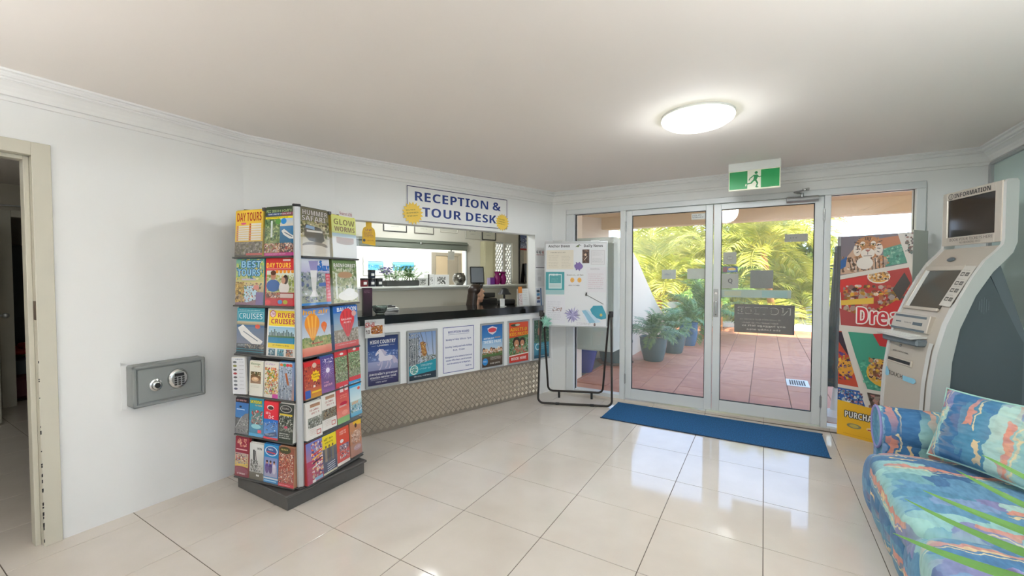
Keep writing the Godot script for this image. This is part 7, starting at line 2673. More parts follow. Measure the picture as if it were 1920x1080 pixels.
func lobby() -> void:
	# door mat
	var mt := mat("blue carpet", Color.WHITE, 0.95)
	mt.albedo_texture = toned(noise(0.09, 41, 512, 4), [[0.0, "0b3f68"], [0.5, "125688"], [1.0, "2070a6"]])
	tri_tex(mt, 1.6)
	var m := MB.new()
	m.span(-1.345, 0.43, 0.0005, 0.009, -3.02, -2.457, 0.002)
	var o := thing("door_mat", "long plain blue carpet mat on the tiles in front of the glass doors", "mat")
	put(o, "pile", m, mt)
	var e := MB.new()
	for q in [[-1.352, 0.437, -2.464, -2.45], [-1.352, 0.437, -3.027, -3.013]]:
		e.span(q[0], q[1], 0.0003, 0.0075, q[2], q[3], 0.002)
	put(o, "edge_binding", e, mat("navy rubber", "15304c", 0.7))
	# exit sign hung from the ceiling
	var x := thing("exit_sign", "green running-man exit sign in a white fitting hung from the ceiling before the doors", "exit sign", turn(-0.1, 2.33, -2.67, 0.0))
	var b := MB.new()
	b.span(-0.192, 0.192, -0.072, 0.0, -0.06, 0.004, 0.006)
	put(x, "housing", b, mats["white plastic"])
	var c := MB.new()
	c.span(-0.19, 0.19, -0.237, -0.06, -0.012, 0.0, 0.003)
	put(x, "blade", c, mat("pale sign plastic", "f1f2dc", 0.35))
	var I := ink(0.364, 0.148, at(-0.182, -0.077, 0.0004))
	I.rect(0, 0, 1, 1, "0f9a50")
	I.rect(0.37, 0, 0.64, 1, "f3f5e0")
	var g := "0c8a45"
	I.ell(0.545, 0.14, 0.032, 0.078, g)
	I.poly([0.49, 0.25, 0.565, 0.25, 0.59, 0.33, 0.545, 0.6, 0.48, 0.6, 0.5, 0.4], g)
	I.line(0.5, 0.28, 0.43, 0.42, 0.022, g)
	I.line(0.43, 0.4, 0.4, 0.55, 0.02, g)
	I.line(0.565, 0.28, 0.6, 0.4, 0.022, g)
	I.line(0.6, 0.4, 0.66, 0.36, 0.02, g)
	I.line(0.535, 0.55, 0.575, 0.74, 0.034, g)
	I.line(0.575, 0.73, 0.545, 0.96, 0.03, g)
	I.line(0.55, 0.95, 0.59, 0.95, 0.022, g)
	I.line(0.5, 0.55, 0.44, 0.72, 0.034, g)
	I.line(0.45, 0.71, 0.34, 0.74, 0.03, g)
	I.line(0.345, 0.74, 0.335, 0.86, 0.024, "f3f5e0")
	I.copy(0.82, 0.94, 0.98, 0.97, 1, "8fd0a8", 3, 0.8)
	put(x, "pictogram", I.m, mats["print"])
	# things stuck on the outer face of the door glass, seen from behind
	var zz := -0.0325
	var st := [
		["glass_sticker", "small label with two dark lines of print, in the door glass's top corner", 1.515, 1.642, 1.992, 1.932, "cfd2cc", 0],
		["glass_sticker", "small grey sticker with faint lettering, at eye level on the door nearer the easel", 1.233, 1.372, 1.432, 1.336, "b4bdb8", 1],
		["glass_sticker", "blank pale grey sticker next to the meeting stile, on the door nearer the easel", 1.48, 1.645, 1.44, 1.337, "b9c0b4", 2],
		["glass_sticker", "grey square sticker with a faint ring, uppermost by the door handle", 1.807, 1.92, 1.597, 1.481, "9fa094", 3],
		["glass_sticker", "small blue and yellow card logo sticker above the door handle", 1.804, 1.932, 1.457, 1.399, "23407f", 4],
		["glass_sticker", "grey square sticker with a black letter Q, just above the door handle", 1.795, 1.94, 1.39, 1.245, "a9aaa2", 5],
		["glass_sticker", "plain dark grey square panel in the middle of the door with the notice", 2.039, 2.226, 1.419, 1.249, "6f736e", 6],
		["glass_sticker", "long frosted strip across the door with the notice", 1.792, 2.367, 1.234, 1.159, "a4b8ac", 7],
		["glass_sticker", "slim grey sticker with three dark stars, high on the door with the notice", 2.31, 2.485, 1.748, 1.677, "97968c", 8]]
	for s in st:
		var w: float = s[3] - s[2]
		var h: float = s[4] - s[5]
		var a := sheet(s[0], s[1], "sticker", w, h, DW * at(s[2], s[4], zz), mats["paper"])
		I = a[1]
		I.rect(0, 0, 1, 1, s[6])
		match s[7]:
			0:
				I.copy(0.05, 0.2, 0.98, 0.85, 2, "4a4c4a", 21, 0.65)
			1:
				I.copy(0.2, 0.42, 0.8, 0.65, 1, "7a84a0", 22, 0.8)
			3:
				I.ell(0.5, 0.5, 0.26, 0.18, "8a8b80")
				I.ell(0.42, 0.5, 0.1, 0.1, "a8a99c")
				I.ell(0.6, 0.5, 0.1, 0.1, "a8a99c")
			4:
				I.rect(0, 0.1, 0.3, 0.9, "7a3a4a")
				I.ell(0.62, 0.45, 0.26, 0.28, "e0b83a")
				I.rect(0.3, 0.65, 0.9, 0.8, "3f8fd0")
			5:
				I.text("Q", 0.52, 0.34, 0.3, "2a2a2c", 0.5)
			7:
				I.rect(0.6, 0.1, 0.95, 0.9, "8fb8b4")
				I.rect(0.05, 0.2, 0.3, 0.8, "b5bc9c")
			8:
				for k in 3:
					I.star(0.26 + k * 0.12, 0.5, 0.045, 0.45, 5, "4a4a48")
		inked(a)
	var n := sheet("notice_sign", "dark brown notice with lettering seen from behind, low on the glass door", "sign", 0.488, 0.272, DW * at(1.909, 1.095, zz), mats["black plastic"])
	I = n[1]
	I.rect(0, 0, 1, 1, "3a302c", "463833")
	I.text("NOTICE", 0.5, 0.1, 0.24, "b0a89e", 0.5, 0.88, true, false, 0.0, true)
	I.text("NOTICE", 0.5, 0.115, 0.21, "3c322e", 0.5, 0.85, true, false, 0.0, true)
	I.copy(0.1, 0.5, 0.92, 0.56, 1, "8f867e", 25, 0.8)
	I.copy(0.14, 0.62, 0.9, 0.68, 1, "a89e96", 26, 0.8)
	I.text("any luggage left in", 0.5, 0.71, 0.06, "c9beb4", 0.5, 0.72, true, false, 0.0, true)
	I.text("the Lobby area", 0.5, 0.84, 0.06, "c9beb4", 0.5, 0.56, true, false, 0.0, true)
	inked(n)
	# closed umbrella standing outside by the door post
	var u := thing("closed_umbrella", "closed dark umbrella in a white base outside, behind the edge of the tri-fold board", "umbrella", at(0.60, -0.012, -3.62))
	var u1 := MB.new()
	u1.lathe([Vector2(0, 0), Vector2(0.16, 0), Vector2(0.16, 0.05), Vector2(0.05, 0.09), Vector2(0.03, 0.3), Vector2(0, 0.3)], Vector3.ZERO, 24)
	put(u, "base", u1, mats["white plastic"])
	var u2 := MB.new()
	u2.cyl(Vector3(0, 0.2, 0), Vector3(0, 1.75, 0), 0.018, 10)
	put(u, "pole", u2, mats["brushed steel"])
	var u3 := MB.new()
	u3.surf(func(s, t):
		var a: float = -TAU * s
		var r: float = lerpf(0.085, 0.03, t) * (1.0 + 0.25 * sin(a * 8.0)) 
		return Vector3(cos(a) * r, 0.32 + 1.34 * t, sin(a) * r), 64, 8)
	put(u, "canopy", u3, mat("dark canvas", "33382f", 0.85))


func kiosk() -> void:
	var bo := Vector3(-0.961, 0, 0.276).normalized()
	var P := Vector3(1.169, 0, -2.1) + Vector3(-0.276, 0, -0.961).normalized() * 0.5
	KI = Transform3D(Basis(Vector3.UP.cross(bo), Vector3.UP, bo), P)
	var silver := mat("pale silver paint", "dadbd8", 0.35, 0.2)
	var plate := mat("champagne brushed metal", "c6beb2", 0.36, 0.25)
	var dark := mat("slate plastic", "5a656b", 0.45)
	var slate := mat("pale slate plastic", "6c777e", 0.45)
	var glass := mat("dark screen glass", "2a2826", 0.08)
	var o := thing("information_kiosk", "tall silver and slate touch-screen kiosk headed INFORMATION, standing behind the sofa", "kiosk", KI)
	# local: x across the front, y up, z out of the front; outlines below are (z, y)
	var turned := Transform3D(Basis(Vector3(0, 0, 1), Vector3(0, 1, 0), Vector3(-1, 0, 0)), Vector3.ZERO)
	var front := [[0.33, 0.0], [0.337, 0.3], [0.335, 0.46], [0.325, 0.7], [0.3, 0.9], [0.26, 1.07], [0.2, 1.23], [0.14, 1.36], [0.085, 1.455], [0.03, 1.515], [0.004, 1.55], [0.0, 1.58], [0.0, 1.905], [-0.012, 1.922], [-0.05, 1.922], [-0.058, 1.91]]
	var back := [[-0.058, 1.56], [-0.04, 1.5], [0.0, 1.448], [0.049, 1.388], [0.125, 1.249], [0.196, 1.05], [0.229, 0.852], [0.241, 0.596], [0.243, 0.0]]
	var rim := PackedVector2Array()
	for e in front + back:
		rim.append(Vector2(e[0], e[1]))
	for s in [[-0.475, -0.5], [0.0, -0.025]]:
		var m := MB.new()
		m.x = turned
		m.prism(rim, s[0], s[1], true)
		put(o, "side_rim", m, silver)
	var body := PackedVector2Array()
	for e in back.slice(3):
		body.append(Vector2(e[0] + 0.06, e[1] - 0.01))
	for e in [[-0.12, 0.0], [-0.12, 0.98], [-0.095, 1.03], [0.06, 1.40]]:
		body.append(Vector2(e[0], e[1]))
	body[5] = Vector2(0.30, 0.0)
	var m := MB.new()
	m.x = turned
	m.prism(body, -0.472, -0.028)
	put(o, "flank_body", m, dark)
	m = MB.new()
	m.x = turned
	m.prism(PackedVector2Array([Vector2(0.062, 1.43), Vector2(0.01, 1.45), Vector2(-0.008, 1.42), Vector2(-0.1, 1.12), Vector2(-0.23, 0.72), Vector2(-0.245, 0.6), Vector2(-0.245, 0.0), Vector2(-0.1, 0.0), Vector2(-0.1, 1.0)]), -0.468, -0.032)
	put(o, "rear_cover", m, slate)
	# front skin between the rims
	m = MB.new()
	var fz := func(h: float) -> float:
		for i in range(1, 12):
			if h <= front[i][1]:
				var t: float = (h - front[i - 1][1]) / maxf(front[i][1] - front[i - 1][1], 1e-6)
				return lerpf(front[i - 1][0], front[i][0], t)
		return 0.0
	m.surf(func(u, v): return Vector3(0.02 + 0.46 * u, 1.545 * v, fz.call(1.545 * v) - 0.01), 1, 40)
	put(o, "front_skin", m, plate)
	m = MB.new()
	m.surf(func(u, v): return Vector3(0.40 + 0.035 * u, 0.95 * v, fz.call(0.95 * v) - 0.004), 1, 24)
	m.surf(func(u, v): return Vector3(0.447 + 0.02 * u, 1.2 * v, fz.call(1.2 * v) - 0.006), 1, 28)
	put(o, "front_trim", m, silver)
	# header
	m = MB.new()
	m.span(0.02, 0.48, 1.575, 1.918, -0.055, -0.004, 0.004)
	var hc := put(o, "header_case", m, plate)
	m = MB.new()
	for e in [[0.0, 0.052, 1.565, 1.92], [0.42, 0.48, 1.565, 1.92]]:
		m.span(e[0] + 0.008, e[1], e[2], e[3], -0.01, 0.004, 0.004)
	m.span(0.04, 0.43, 1.868, 1.92, -0.01, 0.0035, 0.003)
	m.span(0.04, 0.43, 1.565, 1.622, -0.01, 0.0035, 0.003)
	put(hc, "header_bezel", m, plate)
	m = MB.new()
	m.span(0.05, 0.425, 1.62, 1.87, -0.008, -0.0035, 0.0)
	put(hc, "header_screen", m, glass)
	var I := ink(0.46, 0.055, at(0.02, 1.922, 0.0046))
	I.ell(0.135, 0.55, 0.05, 0.36, "2c2a28", 24)
	I.ell(0.135, 0.55, 0.04, 0.29, "b8b1a4", 24)
	I.text("i", 0.135, 0.34, 0.36, "2c2a28", 0.5, 0.0, true, true, 0.2)
	I.text("INFORMATION", 0.2, 0.3, 0.5, "2c2a28", 0.0, 0.62)
	put(hc, "heading", I.m, mats["print"])
	I = ink(0.46, 0.05, at(0.02, 1.618, 0.0046))
	I.text("BOOK YOUR TICKETS HERE", 0.5, 0.12, 0.34, "4a4640", 0.5, 0.74, false)
	I.text("NO BOOKING FEES", 0.5, 0.6, 0.24, "5a564e", 0.5, 0.36, false)
	put(hc, "caption", I.m, mats["print"])
	# touch screen in the slope
	var sl := Transform3D(Basis(Vector3.RIGHT, -atan2(0.112, 0.24)), Vector3(0.0, 1.163, 0.2265))
	m = MB.new()
	m.x = sl
	m.span(0.04, 0.062, -0.005, 0.275, -0.01, 0.004, 0.003)
	m.span(0.04, 0.385, 0.262, 0.295, -0.01, 0.004, 0.003)
	m.span(0.04, 0.37, -0.02, 0.0, -0.01, 0.004, 0.003)
	var ss := put(o, "screen_surround", m, plate)
	m = MB.new()
	m.x = sl
	m.quad(Vector3(0.062, 0.0, 0.0035), Vector3(0.092, 0.0, -0.006), Vector3(0.088, 0.262, -0.006), Vector3(0.062, 0.268, 0.0035), Vector3(0.3, 0, 1).normalized())
	put(ss, "screen_bevel", m, silver)
	m = MB.new()
	m.x = sl
	m.span(0.088, 0.372, 0.0, 0.264, -0.012, -0.004, 0.0)
	put(ss, "touch_screen", m, mat("grey screen glass", "4c4d49", 0.06))
	m = MB.new()
	m.x = Transform3D(Basis(Vector3.RIGHT, -0.55), Vector3(0.2, 1.472, 0.067))
	m.ball(Vector3.ZERO, Vector3(0.034, 0.016, 0.006), 20, 8)
	put(o, "camera_window", m, dark)
	# strip of payment card stickers
	var st := Transform3D(Basis(Vector3.RIGHT, -atan2(0.112, 0.24)), Vector3(0.0, 1.163, 0.2295))
	I = ink(0.095, 0.27, st * Transform3D(Basis(Vector3.BACK, -0.06), Vector3(0.378, 0.293, 0.0)))
	I.rect(0, 0, 1, 1, "c8c5bd")
	for e in [0.16, 0.38, 0.56, 0.78]:
		for k in 2:
			I.rect(0.14 + k * 0.38, e, 0.44 + k * 0.38, e + 0.09, "4a4844")
			I.rect(0.2 + k * 0.38, e + 0.025, 0.4 + k * 0.38, e + 0.07, "bcb9b0" if (k + int(e * 10)) % 2 else "8a8780")
		I.copy(0.15, e - 0.06, 0.85, e - 0.03, 1, "8f8c84", int(e * 100), 0.6)
	put(o, "card_stickers", I.m, mats["print"])
	# printer unit, keyboard tray, slot
	var up := Transform3D(Basis(Vector3.RIGHT, -0.22), Vector3(0, 1.0, 0.272))
	m = MB.new()
	m.x = up
	m.span(0.008, 0.37, 0.0, 0.115, -0.02, 0.016, 0.004)
	var ru := put(o, "reader_unit", m, plate)
	m = MB.new()
	m.x = up
	m.span(0.03, 0.34, 0.088, 0.103, 0.012, 0.0175, 0.001)
	m.span(0.05, 0.105, 0.05, 0.058, 0.012, 0.0175, 0.001)
	m.span(0.225, 0.315, 0.042, 0.062, 0.012, 0.0175, 0.001)
	m.span(0.01, 0.35, 0.002, 0.016, 0.012, 0.0175, 0.001)
	put(ru, "reader_slot", m, dark)
	I = ink(0.1, 0.02, up * at(0.13, 0.06, 0.0165))
	I.copy(0.1, 0.2, 0.95, 0.7, 1, "5a564e", 66, 0.7)
	put(ru, "reader_mark", I.m, mats["print"])
	m = MB.new()
	m.x = Transform3D(Basis(Vector3.RIGHT, 0.1), Vector3(0, 0.965, 0.31))
	m.span(-0.004, 0.36, 0.0, 0.012, -0.07, 0.05, 0.003)
	var kt := put(o, "keyboard_tray", m, silver)
	m = MB.new()
	m.x = Transform3D(Basis(Vector3.RIGHT, 0.1), Vector3(0, 0.978, 0.31))
	for r in 4:
		for c in 12:
			m.box(Vector3(0.01 + c * 0.026, 0.001, -0.05 + r * 0.025), Vector3(0.021, 0.004, 0.02), 0.001)
	put(kt, "key", m, mats["white plastic"]).set_meta("kind", "stuff")
	m = MB.new()
	m.span(0.004, 0.37, 0.918, 0.962, 0.25, 0.335, 0.01)
	put(o, "tray_lip", m, slate)
	m = MB.new()
	m.cyl(Vector3(0.14, 0.895, fz.call(0.895) - 0.012), Vector3(0.14, 0.895, fz.call(0.895) - 0.004), 0.009, 14)
	put(o, "lock", m, mats["chrome"])
	m = MB.new()
	m.x = Transform3D(Basis(Vector3.RIGHT, -0.12), Vector3(0.03, 0.77, 0.309))
	m.span(0, 0.255, 0, 0.045, -0.01, 0.006, 0.004)
	var ts := put(o, "ticket_slot", m, plate)
	m = MB.new()
	m.x = Transform3D(Basis(Vector3.RIGHT, -0.12), Vector3(0.03, 0.77, 0.309))
	m.span(0.012, 0.243, 0.012, 0.033, 0.004, 0.0072, 0.001)
	put(ts, "slot_mouth", m, mats["black plastic"])
	I = ink(0.38, 0.16, Transform3D(Basis(Vector3.RIGHT, -0.06), Vector3(0.02, 0.74, 0.3145)))
	I.ell(0.06, 0.3, 0.07, 0.16, "86c2dc")
	I.ell(0.04, 0.2, 0.04, 0.14, "86c2dc")
	I.poly([0.5, 0.22, 0.82, 0.2, 0.86, 0.3, 0.8, 0.42, 0.52, 0.42], "8cc6de")
	I.text("TOUCH", 0.1, 0.2, 0.17, "3a3836", 0.0, 0.4, false)
	put(o, "logo", I.m, mats["print"])
	I = ink(0.2, 0.03, Transform3D(Basis(Vector3.RIGHT, -0.13), Vector3(0.06, 0.866, 0.298)))
	I.copy(0.05, 0.3, 0.95, 0.7, 1, "5a564e", 68, 0.7)
	put(o, "slot_caption", I.m, mats["print"])
	# vent in the flank
	m = MB.new()
	for i in 5:
		var h := 0.05 - absf(i - 2.0) * 0.012
		m.span(0.4715, 0.4735, 1.19 - h, 1.19 + h, 0.045 + i * 0.011, 0.05 + i * 0.011, 0.0)
	put(o, "vent", m, slate)


func board() -> void:
	BN = frame_of(Vector3(0.548, 0.0, -3.125), Vector3(0.897, 0, 0.443))
	var W := 0.462
	var H := 1.70
	var o := thing("tri_fold_board", "tall tri-fold display board with a tiger picture and a yellow foot, behind the kiosk", "display board", BN)
	var b := MB.new()
	b.span(0, W, 0.0, H, -0.008, 0.0, 0.001)
	put(o, "centre_panel", b, mats["paper"])
	var w := MB.new()
	w.x = Transform3D(Basis(Vector3.UP, deg_to_rad(84)), Vector3(W, 0, -0.004))
	w.span(0.0, 0.25, 0.0, H + 0.02, -0.006, 0.0, 0.001)
	put(o, "side_panel", w, mat("pale grey card", "efede4", 0.6))
	var I := ink(W, H, at(0, H, 0.0003))
	var z := I
	z.rect(0, 0, 1, 1, "d5cfc6")
	# tiger
	z.poly([0.0, 0.0, 0.8, 0.0, 0.97, 0.14, 0.0, 0.195], "7a7078")
	z.poly([0.62, 0.06, 0.88, 0.05, 0.96, 0.135, 0.6, 0.155], "4f8f7a")
	z.flecks(0.62, 0.06, 0.95, 0.145, 30, ["3f7f70", "7fb8a0", "2f6a5c", "9fc8b0"], 0.02, 0.06, 701)
	z.poly([0.0, 0.14, 0.2, 0.06, 0.5, 0.08, 0.68, 0.12, 0.62, 0.165, 0.0, 0.19], "c9a48a")
	z.poly([0.55, 0.02, 0.82, 0.01, 0.85, 0.05, 0.6, 0.07], "b5714a")
	z.flecks(0.02, 0.1, 0.7, 0.18, 40, ["c98f62", "8a6a50", "e4d4c4", "5a4638"], 0.03, 0.07, 711)
	z.ell(0.4, 0.06, 0.2, 0.056, "b87c4c")
	z.ell(0.25, 0.07, 0.06, 0.03, "e6d8ca")
	z.ell(0.55, 0.07, 0.06, 0.03, "e6d8ca")
	z.ell(0.4, 0.088, 0.1, 0.026, "e9ded2")
	z.flecks(0.24, 0.012, 0.56, 0.07, 44, ["c98a52", "a86c40", "d9a06a", "4a3628"], 0.015, 0.035, 712)
	for q in [0.325, 0.475]:
		z.ell(q, 0.04, 0.036, 0.011, "e6d8ca")
		z.ell(q, 0.046, 0.02, 0.006, "c9b04a")
		z.ell(q, 0.046, 0.01, 0.005, "241a16")
		z.line(q - 0.035, 0.043, q + 0.035, 0.041, 0.01, "2f241e")
	z.poly([0.355, 0.07, 0.445, 0.07, 0.4, 0.082], "a8685c")
	z.line(0.4, 0.08, 0.4, 0.094, 0.008, "3a2c24")
	z.line(0.34, 0.1, 0.46, 0.1, 0.008, "3a2c24")
	for i in 4:
		z.line(0.36 + i * 0.027, 0.008, 0.37 + i * 0.02, 0.024, 0.012, "30251f")
		z.line(0.2 + i * 0.012, 0.03 + i * 0.018, 0.27, 0.036 + i * 0.014, 0.012, "30251f")
		z.line(0.6 - i * 0.012, 0.03 + i * 0.018, 0.53, 0.036 + i * 0.014, 0.012, "30251f")
	for i in 10:
		z.line(0.12 + i * 0.055, 0.105 + 0.005 * (i % 3), 0.17 + i * 0.05, 0.168, 0.013, "40322a")
	z.ell(0.36, 0.135, 0.12, 0.03, "e9e0d6")
	z.poly([0.0, 0.12, 0.1, 0.1, 0.08, 0.15, 0.0, 0.165], "2f5f9a")
	# red ride
	z.poly([0.0, 0.215, 0.96, 0.155, 1.0, 0.21, 1.0, 0.45, 0.05, 0.46], "b03a34")
	z.poly([0.0, 0.22, 0.4, 0.2, 0.4, 0.26, 0.0, 0.28], "c9342f")
	z.flecks(0.05, 0.24, 0.98, 0.4, 80, ["d9a83c", "7a2c28", "e0cfc0", "3a2c28", "c95a3c", "8a6a4a", "b8a8a0"], 0.05, 0.11, 702)
	z.poly([0.02, 0.32, 0.5, 0.3, 0.5, 0.33, 0.02, 0.345], "e0b848")
	z.ell(0.56, 0.2, 0.16, 0.033, "e6dac8")
	z.ell(0.56, 0.2, 0.14, 0.027, "d9a04a")
	z.flecks(0.42, 0.18, 0.7, 0.22, 22, ["4a3424", "f0dcc0", "b5762c"], 0.02, 0.05, 703)
	z.poly([0.75, 0.26, 0.9, 0.18, 0.98, 0.23, 0.85, 0.31], "4a443e")
	z.poly([0.5, 0.38, 0.8, 0.31, 1.0, 0.31, 1.0, 0.4, 0.5, 0.43], "cf2f2f")
	z.poly([0.0, 0.36, 0.3, 0.39, 0.3, 0.45, 0.03, 0.45], "a84848")
	z.text2("Dream", 0.27, 0.35, 0.078, "c9303c", "f2ece4", 0.022, 0.0, 0.84)
	# slanting frames
	z.poly([0.0, 0.195, 1.0, 0.135, 1.0, 0.155, 0.0, 0.215], "ddd6cc")
	z.poly([0.8, 0.0, 0.87, 0.0, 1.0, 0.13, 1.0, 0.205], "ddd6cc")
	z.flecks(0.9, 0.0, 1.0, 0.1, 8, ["6a7a74", "8a5a4a", "4a4a48"], 0.03, 0.06, 709)
	z.rect(0.0, 0.445, 1.0, 0.475, "ddd6cc")
	# green water with a raft
	z.poly([0.12, 0.475, 1.0, 0.475, 1.0, 0.745, 0.44, 0.745], "3f9a80")
	z.flecks(0.3, 0.6, 1.0, 0.74, 40, ["5fb898", "2f8068", "7fc8a8"], 0.03, 0.07, 704)
	z.poly([0.5, 0.475, 1.0, 0.455, 1.0, 0.535, 0.6, 0.53], "c0282c")
	z.ell(0.68, 0.66, 0.26, 0.065, "e0b03c")
	z.ell(0.68, 0.655, 0.17, 0.04, "7a4a2c")
	z.flecks(0.45, 0.59, 0.92, 0.7, 60, ["c98a68", "3a2c28", "e8d0b8", "8a3c30", "d9a83c"], 0.03, 0.07, 705)
	z.poly([0.0, 0.475, 0.07, 0.475, 0.36, 0.745, 0.0, 0.745], "c24a34")
	z.poly([0.0, 0.48, 0.06, 0.48, 0.16, 0.6, 0.0, 0.53], "3a2c3a")
	z.ell(0.12, 0.66, 0.13, 0.045, "e0a03c")
	z.flecks(0.0, 0.58, 0.22, 0.72, 20, ["3a2a2a", "d9b03c", "5a3a7a"], 0.03, 0.07, 706)
	z.poly([0.02, 0.455, 0.12, 0.455, 0.52, 0.85, 0.42, 0.85], "ddd6cc")
	z.rect(0.0, 0.745, 1.0, 0.762, "ddd6cc")
	z.poly([0.0, 0.762, 0.33, 0.762, 0.44, 0.85, 0.0, 0.85], "2f5fa8")
	z.flecks(0.0, 0.77, 0.38, 0.84, 40, ["e8e4e0", "1f2f6a", "c98a8a", "6fb4c8", "4a3a4a"], 0.03, 0.06, 707)
	z.poly([0.44, 0.762, 1.0, 0.762, 1.0, 0.86, 0.54, 0.86], "5a4a40")
	z.flecks(0.46, 0.77, 1.0, 0.85, 30, ["8a7464", "3a2c28", "c98a80", "b0a090"], 0.05, 0.1, 708)
	# yellow foot
	z.poly([0.0, 0.825, 1.0, 0.845, 1.0, 1.0, 0.0, 1.0], "eeb92c")
	z.text2("PURCHASE YOUR", 0.12, 0.873, 0.03, "f4f2ec", "4a4438", 0.014, 0.0, 0.82)
	z.ell(0.26, 0.942, 0.11, 0.012, "8a8a6a")
	z.ell(0.26, 0.942, 0.07, 0.008, "c9b45a")
	z.ell(0.54, 0.942, 0.1, 0.01, "e8d0a0")
	z.line(0.46, 0.945, 0.62, 0.945, 0.02, "b53a2c")
	z.ell(0.76, 0.942, 0.07, 0.012, "7a3a24")
	z.copy(0.1, 0.985, 0.8, 0.99, 1, "c98f2c", 5, 0.6)
	put(o, "printed_face", I.m, mats["print"])


# watercolour upholstery: overlapping brushed patches in blues, lilac and mint, coral bands, cream strokes; bands run along u
func fabric_image(seed_: int, across: bool) -> ImageTexture:
	var n := 640
	var im := Image.create(n, n, false, Image.FORMAT_RGB8)
	var r := RandomNumberGenerator.new()
	r.seed = seed_
	var f := FastNoiseLite.new()
	f.seed = seed_
	f.frequency = 0.02
	f.fractal_octaves = 3
	var ks := ["3f76a6", "5d93b8", "8683b4", "74aab4", "9fcfca", "2f6596", "7f9dc6", "b4d8d0", "3a6f9f", "4f8cad"]
	var patches := []
	var v := 0.0
	while v < 1.0:
		var h := r.randf_range(0.05, 0.13)
		var u := 0.0
		while u < 1.0:
			var w := r.randf_range(0.25, 0.75)
			patches.append([u, v, u + w, v + h, Color.html(ks[r.randi() % ks.size()])])
			u += w
		v += h
	for i in 16:
		var u := r.randf()
		var q := r.randf()
		patches.append([u, q, u + r.randf_range(0.08, 0.25), q + r.randf_range(0.03, 0.09), Color.html(ks[r.randi() % ks.size()])])
	for i in 7:
		var u := r.randf()
		var q := (i + 0.5) / 7.0
		patches.append([u, q, u + r.randf_range(0.3, 0.55), q + 0.026, Color.html("dc9480")])
		patches.append([u, q + 0.034, u + 0.5, q + 0.041, Color.html("ecd9ac")])
	for i in 12:
		var u := r.randf()
		var q := r.randf()
		patches.append([u, q, u + r.randf_range(0.05, 0.1), q + r.randf_range(0.008, 0.02), Color.html("efcf9a")])
	# spatial rows speed the lookup
	for y in n:
		var vv := float(y) / n
		var row := []
		for p in patches:
			for s in [0.0, -1.0, 1.0]:
				if vv + s > p[1] - 0.03 and vv + s < p[3] + 0.03:
					row.append([p, s])
		for x in n:
			var uu := float(x) / n
			var e := f.get_noise_2d(x, y)
			var du := e * 0.035
			var dv := f.get_noise_2d(y + 900, x + 300) * 0.022
			var c := Color.html("5c93b8")
			for q in row:
				var p: Array = q[0]
				var b: float = vv + q[1] + dv
				if b < p[1] or b > p[3]:
					continue
				var a := uu + du
				if (a > p[0] and a < p[2]) or (a + 1.0 > p[0] and a + 1.0 < p[2]):
					c = p[4]
			var g := f.get_noise_2d(x * 3.1 + 50, y * 1.3) * 0.16
			c = c.lightened(g) if g > 0 else c.darkened(-g)
			if across:
				im.set_pixel(y, x, c)
			else:
				im.set_pixel(x, y, c)
	return ImageTexture.create_from_image(im)


func cushion(m: MB, sx: float, sy: float, sz: float, pw := 0.35) -> void:
	# a plump box: superellipsoid with softened corners
	m.surf(func(u, v):
		var a: float = -TAU * u
		var b: float = PI * (v - 0.5)
		var s := func(x: float, p: float) -> float: return signf(x) * pow(absf(x), p)
		return Vector3(s.call(cos(b), pw * 1.3) * s.call(cos(a), pw) * sx, s.call(sin(b), pw * 1.6) * sy, s.call(cos(b), pw * 1.3) * s.call(sin(a), pw) * sz), 48, 24)


